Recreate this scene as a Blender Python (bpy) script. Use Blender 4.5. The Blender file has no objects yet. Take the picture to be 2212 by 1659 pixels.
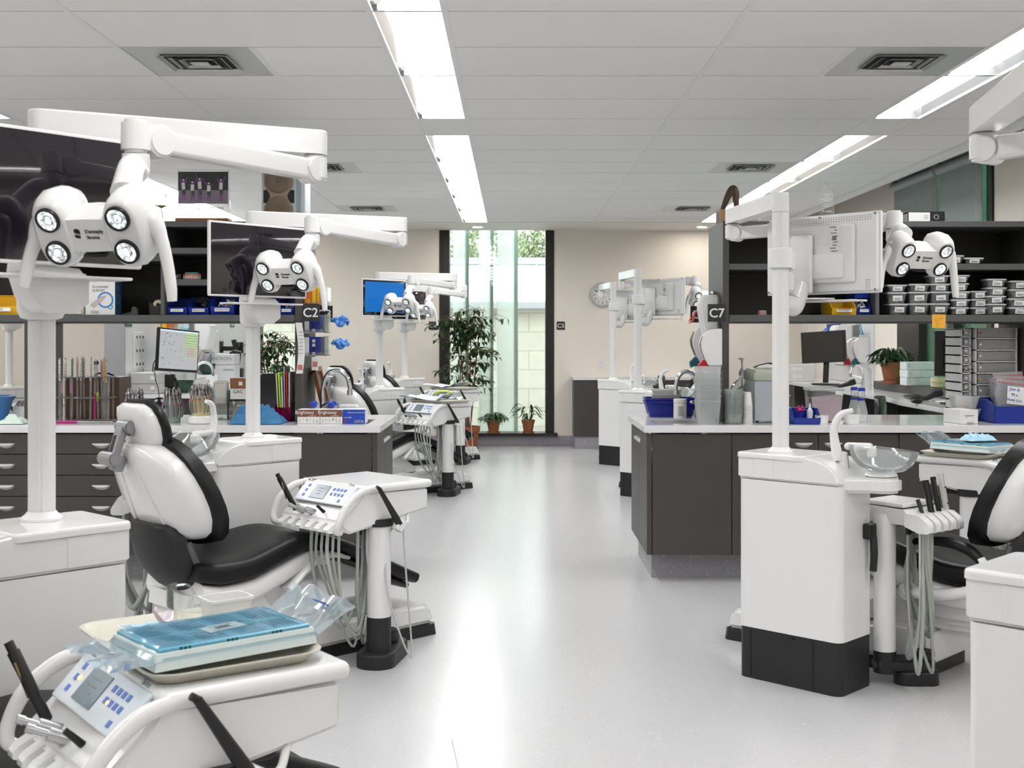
# dental clinic: an aisle between two rows of treatment chairs
EXPOSURE = 0.05
LAMPS = 18.0
import bpy, bmesh, math, random
from mathutils import Vector, Matrix, Euler
PI = math.pi
R = math.radians
rnd = random.Random(11)
SC = bpy.context.scene
COL = SC.collection
# the photograph's perspective: focal length and vanishing point in pixels, camera height in metres
FPX, VX, VY, CAMZ = 2626.0, 1106.0, 725.0, 1.346
TOP = 0.858      # worktop height
CEIL = 2.636


def gx(x, d):
    return (x - VX) / FPX * d


def gz(y, d):
    return CAMZ - (y - VY) / FPX * d


# ------------------------------------------------------------------ materials
MATS = {}


def nodes_of(m):
    m.use_nodes = True
    return m.node_tree.nodes, m.node_tree.links


def mat(name, col=(.8, .8, .8), rough=.5, metal=0., alpha=1., trans=0., coat=0., emit=None, estr=0., ior=1.45, bump=0., bscale=60., sheen=0., spec=.5, noise=None):
    if name in MATS:
        return MATS[name]
    m = bpy.data.materials.new(name)
    n, l = nodes_of(m)
    b = n['Principled BSDF']
    b.inputs['Base Color'].default_value = (*col, 1)
    b.inputs['Roughness'].default_value = rough
    b.inputs['Metallic'].default_value = metal
    b.inputs['Alpha'].default_value = alpha
    b.inputs['IOR'].default_value = ior
    b.inputs['Transmission Weight'].default_value = trans
    b.inputs['Coat Weight'].default_value = coat
    b.inputs['Coat Roughness'].default_value = .06
    b.inputs['Specular IOR Level'].default_value = spec
    b.inputs['Sheen Weight'].default_value = sheen
    if emit:
        b.inputs['Emission Color'].default_value = (*emit, 1)
        b.inputs['Emission Strength'].default_value = estr
    tc = None
    if bump or noise:
        tc = n.new('ShaderNodeTexCoord')
        nz = n.new('ShaderNodeTexNoise')
        nz.inputs['Scale'].default_value = bscale
        nz.inputs['Detail'].default_value = 4
        l.new(tc.outputs['Object'], nz.inputs['Vector'])
        if bump:
            bp = n.new('ShaderNodeBump')
            bp.inputs['Strength'].default_value = bump
            bp.inputs['Distance'].default_value = .004
            l.new(nz.outputs['Fac'], bp.inputs['Height'])
            l.new(bp.outputs['Normal'], b.inputs['Normal'])
        if noise:
            rp = n.new('ShaderNodeValToRGB')
            lo, hi, c2 = noise
            rp.color_ramp.elements[0].position = lo
            rp.color_ramp.elements[1].position = hi
            rp.color_ramp.elements[0].color = (*col, 1)
            rp.color_ramp.elements[1].color = (*c2, 1)
            l.new(nz.outputs['Fac'], rp.inputs['Fac'])
            l.new(rp.outputs['Color'], b.inputs['Base Color'])
    MATS[name] = m
    return m


def thin_glass(name, tint=(1, 1, 1), refl=.08, rough=.0, haze=0., hazecol=(.9, .95, .92)):
    """clear sheet: see-through with a Fresnel reflection, optionally a milky share"""
    if name in MATS:
        return MATS[name]
    m = bpy.data.materials.new(name)
    n, l = nodes_of(m)
    n.clear()
    out = n.new('ShaderNodeOutputMaterial')
    tr = n.new('ShaderNodeBsdfTransparent')
    tr.inputs['Color'].default_value = (*tint, 1)
    gl = n.new('ShaderNodeBsdfGlossy')
    gl.inputs['Roughness'].default_value = rough
    lw = n.new('ShaderNodeLayerWeight')
    lw.inputs['Blend'].default_value = .12
    mx = n.new('ShaderNodeMixShader')
    ad = n.new('ShaderNodeMath')
    ad.operation = 'MULTIPLY_ADD'
    ad.inputs[1].default_value = 1.
    ad.inputs[2].default_value = refl * .5
    ad.use_clamp = True
    l.new(lw.outputs['Fresnel'], ad.inputs[0])
    l.new(ad.outputs[0], mx.inputs['Fac'])
    l.new(tr.outputs[0], mx.inputs[1])
    l.new(gl.outputs[0], mx.inputs[2])
    last = mx
    if haze:
        df = n.new('ShaderNodeBsdfDiffuse')
        df.inputs['Color'].default_value = (*hazecol, 1)
        tl = n.new('ShaderNodeBsdfTranslucent')
        tl.inputs['Color'].default_value = (*hazecol, 1)
        m1 = n.new('ShaderNodeMixShader')
        m1.inputs['Fac'].default_value = .5
        l.new(df.outputs[0], m1.inputs[1])
        l.new(tl.outputs[0], m1.inputs[2])
        m2 = n.new('ShaderNodeMixShader')
        m2.inputs['Fac'].default_value = haze
        l.new(mx.outputs[0], m2.inputs[1])
        l.new(m1.outputs[0], m2.inputs[2])
        last = m2
    l.new(last.outputs[0], out.inputs['Surface'])
    MATS[name] = m
    return m


def speckle(name, base, dark, light, rough, scale=180., coat=0.):
    if name in MATS:
        return MATS[name]
    m = mat(name, base, rough, coat=coat)
    n, l = nodes_of(m)
    b = n['Principled BSDF']
    tc = n.new('ShaderNodeTexCoord')
    vo = n.new('ShaderNodeTexVoronoi')
    vo.inputs['Scale'].default_value = scale
    l.new(tc.outputs['Object'], vo.inputs['Vector'])
    rp = n.new('ShaderNodeValToRGB')
    e = rp.color_ramp.elements
    e[0].position, e[0].color = 0., (*dark, 1)
    e[1].position, e[1].color = .12, (*base, 1)
    x = e.new(.86)
    x.color = (*base, 1)
    x = e.new(.93)
    x.color = (*light, 1)
    l.new(vo.outputs['Color'], rp.inputs['Fac'])
    l.new(rp.outputs['Color'], b.inputs['Base Color'])
    return m


# ------------------------------------------------------------------ mesh builder
def xf(loc=(0, 0, 0), rot=(0, 0, 0), scale=None):
    m = Matrix.Translation(loc) @ Euler(rot).to_matrix().to_4x4()
    if scale:
        m = m @ Matrix.Diagonal((*scale, 1))
    return m


def smooth_path(pts, n=6):
    """Catmull-Rom through pts"""
    p = [Vector(q) for q in pts]
    if len(p) < 3:
        return p
    q = [p[0] * 2 - p[1]] + p + [p[-1] * 2 - p[-2]]
    out = []
    for i in range(1, len(q) - 2):
        a, b, c, d = q[i - 1], q[i], q[i + 1], q[i + 2]
        for k in range(n):
            t = k / n
            out.append(.5 * ((2 * b) + (c - a) * t + (2 * a - 5 * b + 4 * c - d) * t * t + (3 * b - a - 3 * c + d) * t ** 3))
    out.append(p[-1])
    return out


class MB:
    def __init__(s, T=None):
        s.bm = bmesh.new()
        s.T = T or Matrix()

    def _add(s, bm, M, mi):
        bm.transform(s.T @ M)
        if (s.T @ M).determinant() < 0:
            bmesh.ops.reverse_faces(bm, faces=bm.faces[:])
        for f in bm.faces:
            f.material_index = mi
        me = bpy.data.meshes.new('tmp')
        bm.to_mesh(me)
        bm.free()
        s.bm.from_mesh(me)
        bpy.data.meshes.remove(me)
        return s

    def box(s, size, loc=(0, 0, 0), rot=(0, 0, 0), bev=0., seg=2, mi=0, taper=None):
        bm = bmesh.new()
        bmesh.ops.create_cube(bm, size=1)
        for v in bm.verts:
            t = 1.
            if taper and v.co.z < 0:
                v.co.x *= taper[0]
                v.co.y *= taper[1]
            v.co.x *= size[0]
            v.co.y *= size[1]
            v.co.z *= size[2]
        if bev:
            bmesh.ops.bevel(bm, geom=bm.edges[:], offset=min(bev, .49 * min(size)), segments=seg, affect='EDGES', profile=.5)
        return s._add(bm, xf(loc, rot), mi)

    def b2(s, lo, hi, bev=0., seg=2, mi=0):
        return s.box([hi[i] - lo[i] for i in range(3)], [(hi[i] + lo[i]) / 2 for i in range(3)], bev=bev, seg=seg, mi=mi)

    def rbox(s, sx, sy, z0, z1, r=.03, n=5, loc=(0, 0, 0), rot=(0, 0, 0), edge=0., mi=0, sx2=None, sy2=None):
        """upright box with rounded vertical corners; edge rounds its top; (sx2, sy2) its size at z1"""
        def ring(w, d, rr, z):
            o = []
            for cx, cy, a0 in ((1, 1, 0), (-1, 1, 90), (-1, -1, 180), (1, -1, 270)):
                for k in range(n + 1):
                    a = R(a0 + 90 * k / n)
                    o.append((cx * (w / 2 - rr) + rr * math.cos(a), cy * (d / 2 - rr) + rr * math.sin(a), z))
            return o
        sx2, sy2 = sx2 or sx, sy2 or sy
        rings = [ring(sx, sy, r, z0)]
        if edge:
            for k in range(4):
                a = R(90 * k / 3)
                ins = edge * (1 - math.cos(a))
                rings.append(ring(sx2 - 2 * ins, sy2 - 2 * ins, max(.001, r - ins), z1 - edge + edge * math.sin(a)))
        else:
            rings.append(ring(sx2, sy2, r, z1))
        return s.loft(rings, loc, rot, mi)

    def cyl(s, r, h, loc=(0, 0, 0), rot=(0, 0, 0), r2=None, n=24, bev=0., mi=0):
        bm = bmesh.new()
        bmesh.ops.create_cone(bm, cap_ends=True, segments=n, radius1=r, radius2=r if r2 is None else r2, depth=h)
        if bev:
            bmesh.ops.bevel(bm, geom=[e for e in bm.edges if abs(e.verts[0].co.z - e.verts[1].co.z) < 1e-6], offset=bev, segments=2, affect='EDGES')
        return s._add(bm, xf(loc, rot), mi)

    def rod(s, a, b, r, n=10, mi=0, r2=None):
        a, b = Vector(a), Vector(b)
        d = b - a
        bm = bmesh.new()
        bmesh.ops.create_cone(bm, cap_ends=True, segments=n, radius1=r, radius2=r if r2 is None else r2, depth=d.length)
        M = Matrix.Translation((a + b) / 2) @ d.to_track_quat('Z', 'Y').to_matrix().to_4x4()
        return s._add(bm, M, mi)

    def sph(s, r, loc=(0, 0, 0), scale=(1, 1, 1), rot=(0, 0, 0), u=20, v=12, mi=0):
        bm = bmesh.new()
        bmesh.ops.create_uvsphere(bm, u_segments=u, v_segments=v, radius=r)
        return s._add(bm, xf(loc, rot, scale), mi)

    def lathe(s, prof, loc=(0, 0, 0), rot=(0, 0, 0), n=32, mi=0, scale=None):
        rings = [[(r * math.cos(2 * PI * k / n), r * math.sin(2 * PI * k / n), z) for k in range(n)] for r, z in prof]
        bm = bmesh.new()
        vs = [[bm.verts.new(p) for p in ring] if prof[i][0] > 1e-6 else [bm.verts.new((0, 0, prof[i][1]))] for i, ring in enumerate(rings)]
        for a, b in zip(vs, vs[1:]):
            for k in range(n):
                q = [a[k % len(a)], a[(k + 1) % n % len(a)], b[(k + 1) % n % len(b)], b[k % len(b)]]
                q2 = []
                for v in q:
                    if v not in q2:
                        q2.append(v)
                if len(q2) > 2:
                    bm.faces.new(q2)
        bmesh.ops.recalc_face_normals(bm, faces=bm.faces[:])
        return s._add(bm, xf(loc, rot, scale), mi)

    def loft(s, rings, loc=(0, 0, 0), rot=(0, 0, 0), mi=0, cap=True, ring_closed=True):
        bm = bmesh.new()
        vs = [[bm.verts.new(p) for p in ring] for ring in rings]
        n = len(rings[0])
        for a, b in zip(vs, vs[1:]):
            for k in range(n if ring_closed else n - 1):
                bm.faces.new([a[k], a[(k + 1) % n], b[(k + 1) % n], b[k]])
        if cap and ring_closed:
            bm.faces.new(vs[0][::-1])
            bm.faces.new(vs[-1])
        bmesh.ops.recalc_face_normals(bm, faces=bm.faces[:])
        return s._add(bm, xf(loc, rot), mi)

    def prism(s, poly, h, loc=(0, 0, 0), rot=(0, 0, 0), bev=0., seg=2, mi=0):
        """polygon in XY extruded to z = 0..h"""
        bm = bmesh.new()
        a = [bm.verts.new((x, y, 0)) for x, y in poly]
        b = [bm.verts.new((x, y, h)) for x, y in poly]
        n = len(poly)
        bm.faces.new(a[::-1])
        bm.faces.new(b)
        for k in range(n):
            bm.faces.new([a[k], a[(k + 1) % n], b[(k + 1) % n], b[k]])
        bmesh.ops.recalc_face_normals(bm, faces=bm.faces[:])
        if bev:
            bmesh.ops.bevel(bm, geom=[e for e in bm.edges if len(e.link_faces) == 2 and e.calc_face_angle() > .5], offset=bev, segments=seg, affect='EDGES')
        return s._add(bm, xf(loc, rot), mi)

    def side(s, poly, y0, y1, bev=0., seg=2, mi=0):
        """polygon in XZ extruded from y0 to y1"""
        return s.prism(poly, y1 - y0, (0, y1, 0), (PI / 2, 0, 0), bev, seg, mi)

    def tube(s, pts, r, n=8, mi=0, smooth=6, flat=1., cap=True):
        p = smooth_path(pts, smooth) if smooth else [Vector(q) for q in pts]
        m = len(p)
        rad = (lambda i: r) if not isinstance(r, (list, tuple)) else (lambda i: r[0] + 0 if len(r) == 1 else _lerp(r, i / (m - 1)))
        rings = []
        t0 = (p[1] - p[0]).normalized()
        up = Vector((0, 0, 1)) if abs(t0.z) < .9 else Vector((1, 0, 0))
        side = t0.cross(up).normalized()
        for i in range(m):
            t = (p[min(i + 1, m - 1)] - p[max(i - 1, 0)]).normalized()
            side = (side - t * side.dot(t))
            side = side.normalized() if side.length > 1e-6 else t.orthogonal().normalized()
            u = t.cross(side)
            rings.append([p[i] + side * math.cos(2 * PI * k / n) * rad(i) + u * math.sin(2 * PI * k / n) * rad(i) * flat for k in range(n)])
        return s.loft(rings, mi=mi, cap=cap)

    def poly(s, pts, mi=0):
        bm = bmesh.new()
        bm.faces.new([bm.verts.new(p) for p in pts])
        return s._add(bm, Matrix(), mi)

    def mesh(s, me, M, mi=0):
        bm = bmesh.new()
        bm.from_mesh(me)
        return s._add(bm, M, mi)

    def text(s, txt, size, loc, rot=(PI / 2, 0, 0), mi=0, align='CENTER', ext=.0006, bold=0.):
        return s.mesh(text_mesh(txt, size, align, ext, bold), xf(loc, rot), mi)

    def data(s, name, mats, ang=38):
        bm = s.bm
        bm.normal_update()
        lim = R(ang)
        for f in bm.faces:
            f.smooth = True
        for e in bm.edges:
            e.smooth = not (len(e.link_faces) == 2 and e.calc_face_angle(0) > lim)
        me = bpy.data.meshes.new(name)
        bm.to_mesh(me)
        bm.free()
        for m in (mats if isinstance(mats, (list, tuple)) else [mats]):
            me.materials.append(m)
        return me

    def obj(s, name, mats, parent=None, loc=(0, 0, 0), rot=(0, 0, 0), wn=True, sub=0, ang=38, label=None):
        o = bpy.data.objects.new(name, s.data(name, mats, ang))
        COL.objects.link(o)
        o.location = loc
        o.rotation_euler = rot
        if parent:
            o.parent = parent
        if label:
            o['label'] = label
        if sub:
            md = o.modifiers.new('smooth', 'SUBSURF')
            md.levels = md.render_levels = sub
        elif wn:
            md = o.modifiers.new('normals', 'WEIGHTED_NORMAL')
            md.keep_sharp = True
        return o


def _lerp(v, t):
    x = t * (len(v) - 1)
    i = min(int(x), len(v) - 2)
    return v[i] + (v[i + 1] - v[i]) * (x - i)


TXT = {}


def text_mesh(txt, size, align='CENTER', ext=.0006, bold=0.):
    k = (txt, round(size, 5), align, ext, bold)
    if k not in TXT:
        c = bpy.data.curves.new('lettering', 'FONT')
        c.body = txt
        c.size = size
        c.align_x = align
        c.align_y = 'CENTER'
        c.extrude = ext
        c.offset = bold * size
        c.resolution_u = 3
        o = bpy.data.objects.new('lettering_source', c)
        COL.objects.link(o)
        dg = bpy.context.evaluated_depsgraph_get()
        TXT[k] = bpy.data.meshes.new_from_object(o.evaluated_get(dg))
        bpy.data.objects.remove(o)
        bpy.data.curves.remove(c)
    return TXT[k]


def thing(name, label, cat, loc=(0, 0, 0), rotz=0., group=None):
    o = bpy.data.objects.new(name, None)
    o.empty_display_size = .05
    COL.objects.link(o)
    o.location = loc
    o.rotation_euler = (0, 0, rotz)
    return tag(o, label, cat, group)


def tag(o, label, cat, group=None, kind=None):
    if label:
        o['label'] = label
    if cat:
        o['category'] = cat
    if group:
        o['group'] = group
    if kind:
        o['kind'] = kind
    return o


def struct(o, label=None, cat=None):
    o['kind'] = 'structure'
    return tag(o, label, cat)


def dup(root, loc=None, rotz=None, label=None, group=None):
    def cp(o, par):
        c = o.copy()
        COL.objects.link(c)
        if par:
            c.parent = par
        for ch in list(o.children):
            cp(ch, c)
        return c
    r = cp(root, None)
    if loc is not None:
        r.location = loc
    if rotz is not None:
        r.rotation_euler = (0, 0, rotz)
    if label:
        r['label'] = label
    if group:
        r['group'] = group
    return r


ORD = ['first', 'second', 'third', 'fourth', 'fifth', 'sixth', 'seventh', 'eighth', 'ninth', 'tenth', 'eleventh', 'twelfth', 'thirteenth', 'fourteenth', 'fifteenth',
       'sixteenth', 'seventeenth', 'eighteenth', 'nineteenth', 'twentieth']

# ------------------------------------------------------------------ palette
PULL = mat('satin_alloy_pull', (.84, .85, .86), .32, .55)
WHITE = mat('white_gloss_plastic', (.80, .80, .795), .22, coat=.35)
WHITE2 = mat('white_satin_plastic', (.78, .78, .775), .38)
LGREY = mat('light_grey_plastic', (.55, .56, .57), .4)
CREAM = mat('cream_plastic', (.74, .71, .60), .4)
DARK = mat('charcoal_plastic', (.020, .0205, .022), .45, bump=.06, bscale=900, spec=.4)
BLACK = mat('black_plastic', (.011, .011, .012), .38)
VINYL = mat('black_upholstery', (.006, .006, .0065), .40, bump=.08, bscale=700, spec=.32)
SCREEN = mat('dark_screen_glass', (.006, .004, .008), .05, coat=1.)
STEEL = mat('brushed_steel', (.55, .55, .56), .3, 1.)
CHROME = mat('chrome', (.75, .76, .78), .1, 1.)
SILVER = mat('silver_painted_metal', (.30, .305, .32), .36, .7)
LAM = mat('charcoal_laminate', (.066, .060, .055), .42, bump=.04, bscale=500, noise=(.35, .7, (.058, .053, .049)))
LAMD = mat('dark_shelf_laminate', (.024, .022, .021), .5)
EDGE = mat('grey_shelf_edging', (.085, .088, .09), .4)
QUARTZ = mat('white_worktop', (.80, .80, .81), .13, coat=.3)
HOSE = mat('grey_green_hose', (.36, .385, .35), .42)
HOSEL = mat('pale_grey_hose', (.52, .51, .49), .4)
CLEAR = thin_glass('clear_acrylic', (.96, .97, .97), .1, .02, .06)
GLASS = thin_glass('bowl_glass', (.955, .97, .97), .16, .03, .14, (.93, .95, .96))
FROST = thin_glass('frosted_plastic', (.97, .98, .98), .07, .15, .30, (.95, .96, .97))
PACK = thin_glass('clear_pack_film', (.97, .98, .99), .2, .06, .1)
BLUE = mat('blue_bin_plastic', (.006, .03, .30), .32)
YELLOW = mat('yellow_bin_plastic', (.80, .46, .01), .35)
PAPER = mat('white_paper', (.78, .78, .77), .6)
INK = mat('black_ink', (.012, .012, .013), .5)
INKG = mat('grey_ink', (.22, .22, .23), .5)
TERRA = mat('terracotta', (.33, .115, .045), .75, bump=.15, bscale=150, noise=(.35, .75, (.26, .085, .035)))
SOIL = mat('potting_soil', (.03, .02, .014), .9, bump=.6, bscale=120)
SIGNB = mat('sign_charcoal', (.022, .023, .026), .4)
RED = mat('red_plastic', (.55, .008, .02), .35)
TEAL = mat('teal_plastic', (.02, .13, .16), .35)
WOOD = mat('oiled_wood', (.22, .075, .025), .4, bscale=14, noise=(.3, .7, (.30, .115, .04)))
WOODD = mat('dark_wood', (.055, .028, .016), .35, bscale=10, noise=(.3, .7, (.09, .045, .026)))
GLOVEB = mat('blue_nitrile', (.03, .07, .52), .45)
GLOVEL = mat('light_blue_nitrile', (.10, .30, .75), .45)
CLOTHB = mat('blue_drape_cloth', (.05, .20, .40), .8)
GREEN = mat('dark_green_rubber', (.01, .045, .028), .3)
LEAF = mat('ficus_leaf', (.016, .048, .012), .38, bscale=12, noise=(.3, .7, (.030, .075, .016)))
LEAF2 = mat('strap_leaf', (.025, .07, .02), .42, bscale=12, noise=(.3, .7, (.05, .11, .03)))
STEM = mat('plant_stem', (.16, .10, .06), .7)
# ------------------------------------------------------------------ camera, world, view
cam = bpy.data.cameras.new('camera')
cam.sensor_width = 36
cam.lens = 36 * FPX / 2212
cam.shift_y = -(829.5 - VY) / 2212
cam.clip_end = 200
cam.dof.use_dof = True
cam.dof.focus_distance = 6.2
cam.dof.aperture_fstop = 11
camo = bpy.data.objects.new('camera', cam)
COL.objects.link(camo)
camo.location = (0, 0, CAMZ)
camo.rotation_euler = (PI / 2, 0, 0)
SC.camera = camo
w = bpy.data.worlds.new('overcast_sky')
SC.world = w
w.use_nodes = True
wn_, wl_ = w.node_tree.nodes, w.node_tree.links
bg = wn_['Background']
bg.inputs['Color'].default_value = (.93, .97, 1., 1)
bg.inputs['Strength'].default_value = 4.2
SC.view_settings.view_transform = 'Standard'
SC.view_settings.look = 'None'
SC.view_settings.exposure = EXPOSURE
SC.view_settings.gamma = 1
SC.view_settings.use_curve_mapping = False
SC.cycles.max_bounces = 6
SC.cycles.use_adaptive_sampling = True
SC.cycles.adaptive_threshold = .1
SC.cycles.adaptive_min_samples = 12
w.cycles.sampling_method = 'NONE'
SC.cycles.diffuse_bounces = 3
SC.cycles.glossy_bounces = 3
SC.cycles.transmission_bounces = 4
SC.cycles.transparent_max_bounces = 20
SC.cycles.caustics_reflective = False
SC.cycles.caustics_refractive = False
SC.cycles.sample_clamp_indirect = 6
SC.cycles.use_denoising = True

# ------------------------------------------------------------------ room shell
XL, XR, YB, YF = -6.6, 3.55, 14.85, -2.2
FLOOR = speckle('vinyl_floor', (.56, .56, .572), (.46, .46, .475), (.66, .66, .67), .24, 160)
WALLM = mat('beige_wall_paint', (.84, .78, .70), .6)
WALLW = mat('white_wall_lining', (.76, .78, .77), .35)
TILE = mat('ceiling_tile', (.86, .86, .85), .75, bump=.05, bscale=400)
TBAR = mat('ceiling_grid_bar', (.82, .83, .82), .5)
VOID = mat('ceiling_void', (.06, .06, .06), .9)
SKIRT = speckle('coved_vinyl_skirting', (.33, .32, .34), (.22, .21, .23), (.50, .50, .51), .4, 150)
BRONZE = mat('dark_bronze_frame', (.020, .017, .015), .35)
mb = MB()
mb.b2((XL, YF, -.12), (XR, YB + .25, 0))
struct(mb.obj('floor', FLOOR, wn=False), 'pale grey speckled vinyl floor of the clinic', 'floor')
mb = MB()
for (a, b) in (((.01, 2.30), (-.20, 4.05)), ((1.55, 4.0), (2.6, 2.5))):
    mb.rod((a[0], a[1], .0006), (b[0], b[1], .0006), .0012, 6)
struct(mb.obj('trim_3', mat('floor_weld_line', (.36, .36, .37), .5), wn=False), 'thin weld seam across the vinyl floor', 'floor seam')

# ceiling: 1.2 x 0.6 tiles in a grid; light strips 0.3 wide at three places
STRIPS = [-5.818, -3.118, -.418, 2.282]
COLS = [(-6.6, -5.968), (-5.668, -4.468), (-4.468, -3.268), (-2.968, -1.768), (-1.768, -.568), (-.268, .932), (.932, 2.132), (2.432, 3.03)]
ROW0 = 4.835
VENTS = [(-1.768, -1.168, 1), (1.532, 2.132, 1), (-1.168 - .6 + .0, -.568 - .6, 7), (1.532, 2.132, 7), (-1.768, -1.168, 12), (1.532, 2.132, 12)]
tb, bars = MB(), MB()
rows = list(range(-11, 15))
for n in rows:
    y0, y1 = ROW0 + .6 * n + .0045, ROW0 + .6 * (n + 1) - .0045
    for (x0, x1) in COLS:
        segs = [(x0, x1)]
        for (vx0, vx1, vn) in VENTS:
            if vn == n and x0 - .01 <= vx0 and vx1 <= x1 + .01:
                segs = [(x0, vx0), (vx1, x1)]
        for (a, b) in segs:
            if b - a > .05:
                tb.b2((a + .010, y0 + .001, CEIL), (b - .010, y1, CEIL + .018))
    for sx in STRIPS:
        if (n + 16) % 5 == 0:      # blank tile between light runs
            pass
EXX = sorted({c for p in COLS for c in p})
for x in EXX[1:]:
    bars.b2((x - .0125, YF, CEIL - .002), (x + .0125, ROW0 + 9, CEIL + .012))
for (vx0, vx1, vn) in VENTS:
    x = vx1 if vx0 < 0 else vx0
    bars.b2((x - .0125, ROW0 + .6 * vn, CEIL - .002), (x + .0125, ROW0 + .6 * (vn + 1), CEIL + .012))
bars.b2((XL, YF, CEIL + .26), (XR, YB, CEIL + .30), mi=1)
LIGHTS = [-11, -9, -6, -4, -2, 0, 2, 5, 7, 9, 11, 13]     # start rows of the 1.2 m fittings
lit = {r for s in LIGHTS for r in (s, s + 1)}
for sx in STRIPS:
    for n in rows:
        if n not in lit:
            tb.b2((sx - .14, ROW0 + .6 * n + .003, CEIL), (sx + .14, ROW0 + .6 * (n + 1) - .003, CEIL + .018))
# lowered plain soffit in front of the end wall, edge trim beside the windows
tb.b2((XL, ROW0 + 9.004, CEIL - .004), (XR, YB, CEIL + .25), mi=1)
cl = struct(tb.obj('ceiling', [TILE, mat('soffit_paint', (.84, .81, .76), .6)], wn=False), 'white tiled ceiling of the clinic', 'ceiling')
struct(bars.obj('trim_1', [TBAR, VOID], wn=False), 'slim metal bars of the ceiling grid', 'ceiling grid')
mb = MB()
mb.b2((3.03, YF, CEIL - .045), (3.075, ROW0 + 9, CEIL + .25))
struct(mb.obj('trim_2', TBAR, wn=False), 'pale edge trim where ceiling tiles end beside the window recess', 'ceiling trim')

# ceiling lights
DIFF = mat('light_diffuser', (.9, .9, .9), .5, emit=(1., .995, .985), estr=LAMPS)
MIRR = mat('light_reflector', (.78, .79, .80), .12, .9)
GAL = mat('vent_panel_grey', (.60, .61, .60), .35, .35)


def ceiling_light():
    t = thing('ceiling_light', 'x', 'ceiling light')
    m = MB()
    for s in (-1, 1):
        m.poly([(s * .148, -.597, 0), (s * .148, .597, 0), (s * .102, .597, .05), (s * .102, -.597, .05)])
    for e in (-1, 1):
        m.b2((-.148, e * .594 - .004, 0), (.148, e * .594 + .004, .05))
    m.b2((-.15, -.597, .056), (.15, .597, .06))
    m.obj('reflector', MIRR, t, wn=False)
    m = MB()
    m.poly([(-.104, -.588, .046), (-.104, .588, .046), (.104, .588, .046), (.104, -.588, .046)])
    m.obj('diffuser', DIFF, t, wn=False)
    m = MB()
    m.box((.018, .006, .02), (-.125, .575, .012))
    m.obj('latch', BLACK, t, wn=False)
    return t


cl0 = None
LROWN = {-11: 'twelfth', -9: 'eleventh', -6: 'tenth', -4: 'ninth', -2: 'eighth', 0: 'seventh', 2: 'sixth', 5: 'fifth', 7: 'fourth', 9: 'third', 11: 'second', 13: 'first'}
SNAME = {-5.818: 'strip over the outer left bay', -3.118: 'strip over the left bay', -.418: 'strip over the centre aisle', 2.282: 'strip over the right bay'}
for sx in STRIPS:
    for s in LIGHTS:
        if sx < -5 and s < -4:
            continue
        loc = (sx, ROW0 + .6 * (s + 1), CEIL)
        lab = f'recessed white ceiling light, {LROWN[s]} from end wall in {SNAME[sx]}'
        if cl0 is None:
            cl0 = ceiling_light()
            cl0.location = loc
            cl0['label'] = lab
            cl0['group'] = 'ceiling light strips'
        else:
            dup(cl0, loc, 0, lab, 'ceiling light strips')


def vent():
    t = thing('ceiling_vent', 'x', 'air vent')
    m = MB()
    m.b2((-.287, -.297, .002), (.287, .297, .012))
    m.obj('panel', GAL, t, wn=False)
    m = MB()
    for k, (a, z) in enumerate(((.165, -.004), (.125, -.001), (.085, -.003), (.045, -.005))):
        b = a - .02
        o, i = [(-a, -a), (a, -a), (a, a), (-a, a)], [(-b, -b), (b, -b), (b, b), (-b, b)]
        for j in range(4):
            p, q, u, v = o[j], o[(j + 1) % 4], i[(j + 1) % 4], i[j]
            m.poly([(*p, z - .006), (*q, z - .006), (*u, z + .004 + .0), (*v, z + .004)])
            m.poly([(*p, z - .006), (*v, z + .004), (*u, z + .004), (*q, z - .006)][::-1])
    m.b2((-.04, -.04, -.009), (.04, .04, -.005))
    m.obj('louvre', mat('vent_white', (.6, .61, .6), .4), t, wn=False)
    m = MB()
    m.b2((-.15, -.15, .0), (.15, .15, .0015))
    m.obj('duct_opening', mat('vent_dark', (.02, .02, .02), .8), t, wn=False)
    return t


vn0 = None
VN = {1: 'nearest', 7: 'second nearest', 12: 'farthest'}
for (x0, x1, n) in VENTS:
    loc = ((x0 + x1) / 2, ROW0 + .6 * n + .3, CEIL - .001)
    lab = f'square metal ceiling vent, {VN[n]} of the three on the {"left" if x0 < 0 else "right"} side'
    if vn0 is None:
        vn0 = vent()
        vn0.location, vn0['label'], vn0['group'] = loc, lab, 'ceiling vents'
    else:
        dup(vn0, loc, 0, lab, 'ceiling vents')
for x, lab in ((gx(543, 14.3), 'added small round downlight in the soffit, unseen behind the second lamp arm'), (gx(1031, 14.3), 'small round downlight in the soffit above the window'), (gx(1519, 14.3), 'small round downlight in the soffit near the dark shelving end panel')):  # the one behind the arm is unseen, added to brighten the end wall
    t = thing('downlight', lab, 'downlight', (x, 14.38, CEIL - .0045), 0, 'soffit downlights')
    m = MB()
    m.lathe([(.055, -.001), (.075, -.001), (.078, -.005), (.073, -.007), (.055, -.003)])
    m.obj('ring', WHITE2, t)
    m = MB()
    m.cyl(.055, .003, (0, 0, -.003))
    m.obj('lamp', mat('downlight_glow', (1, .95, .85), .5, emit=(1, .93, .82), estr=170.), t)

# walls
def wall_with_holes(name, x0, x1, holes, label):
    m = MB()
    xs = x0
    for (a, b, z0, z1) in holes:
        m.b2((xs, YB, 0), (a, YB + .25, CEIL + .3))
        if z0 > 0:
            m.b2((a, YB, 0), (b, YB + .25, z0))
        if z1 < CEIL:
            m.b2((a, YB, z1), (b, YB + .25, CEIL + .3))
        xs = b
    m.b2((xs, YB, 0), (x1, YB + .25, CEIL + .3))
    return struct(m.obj(name, WALLM, wn=False), label, 'wall')


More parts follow.
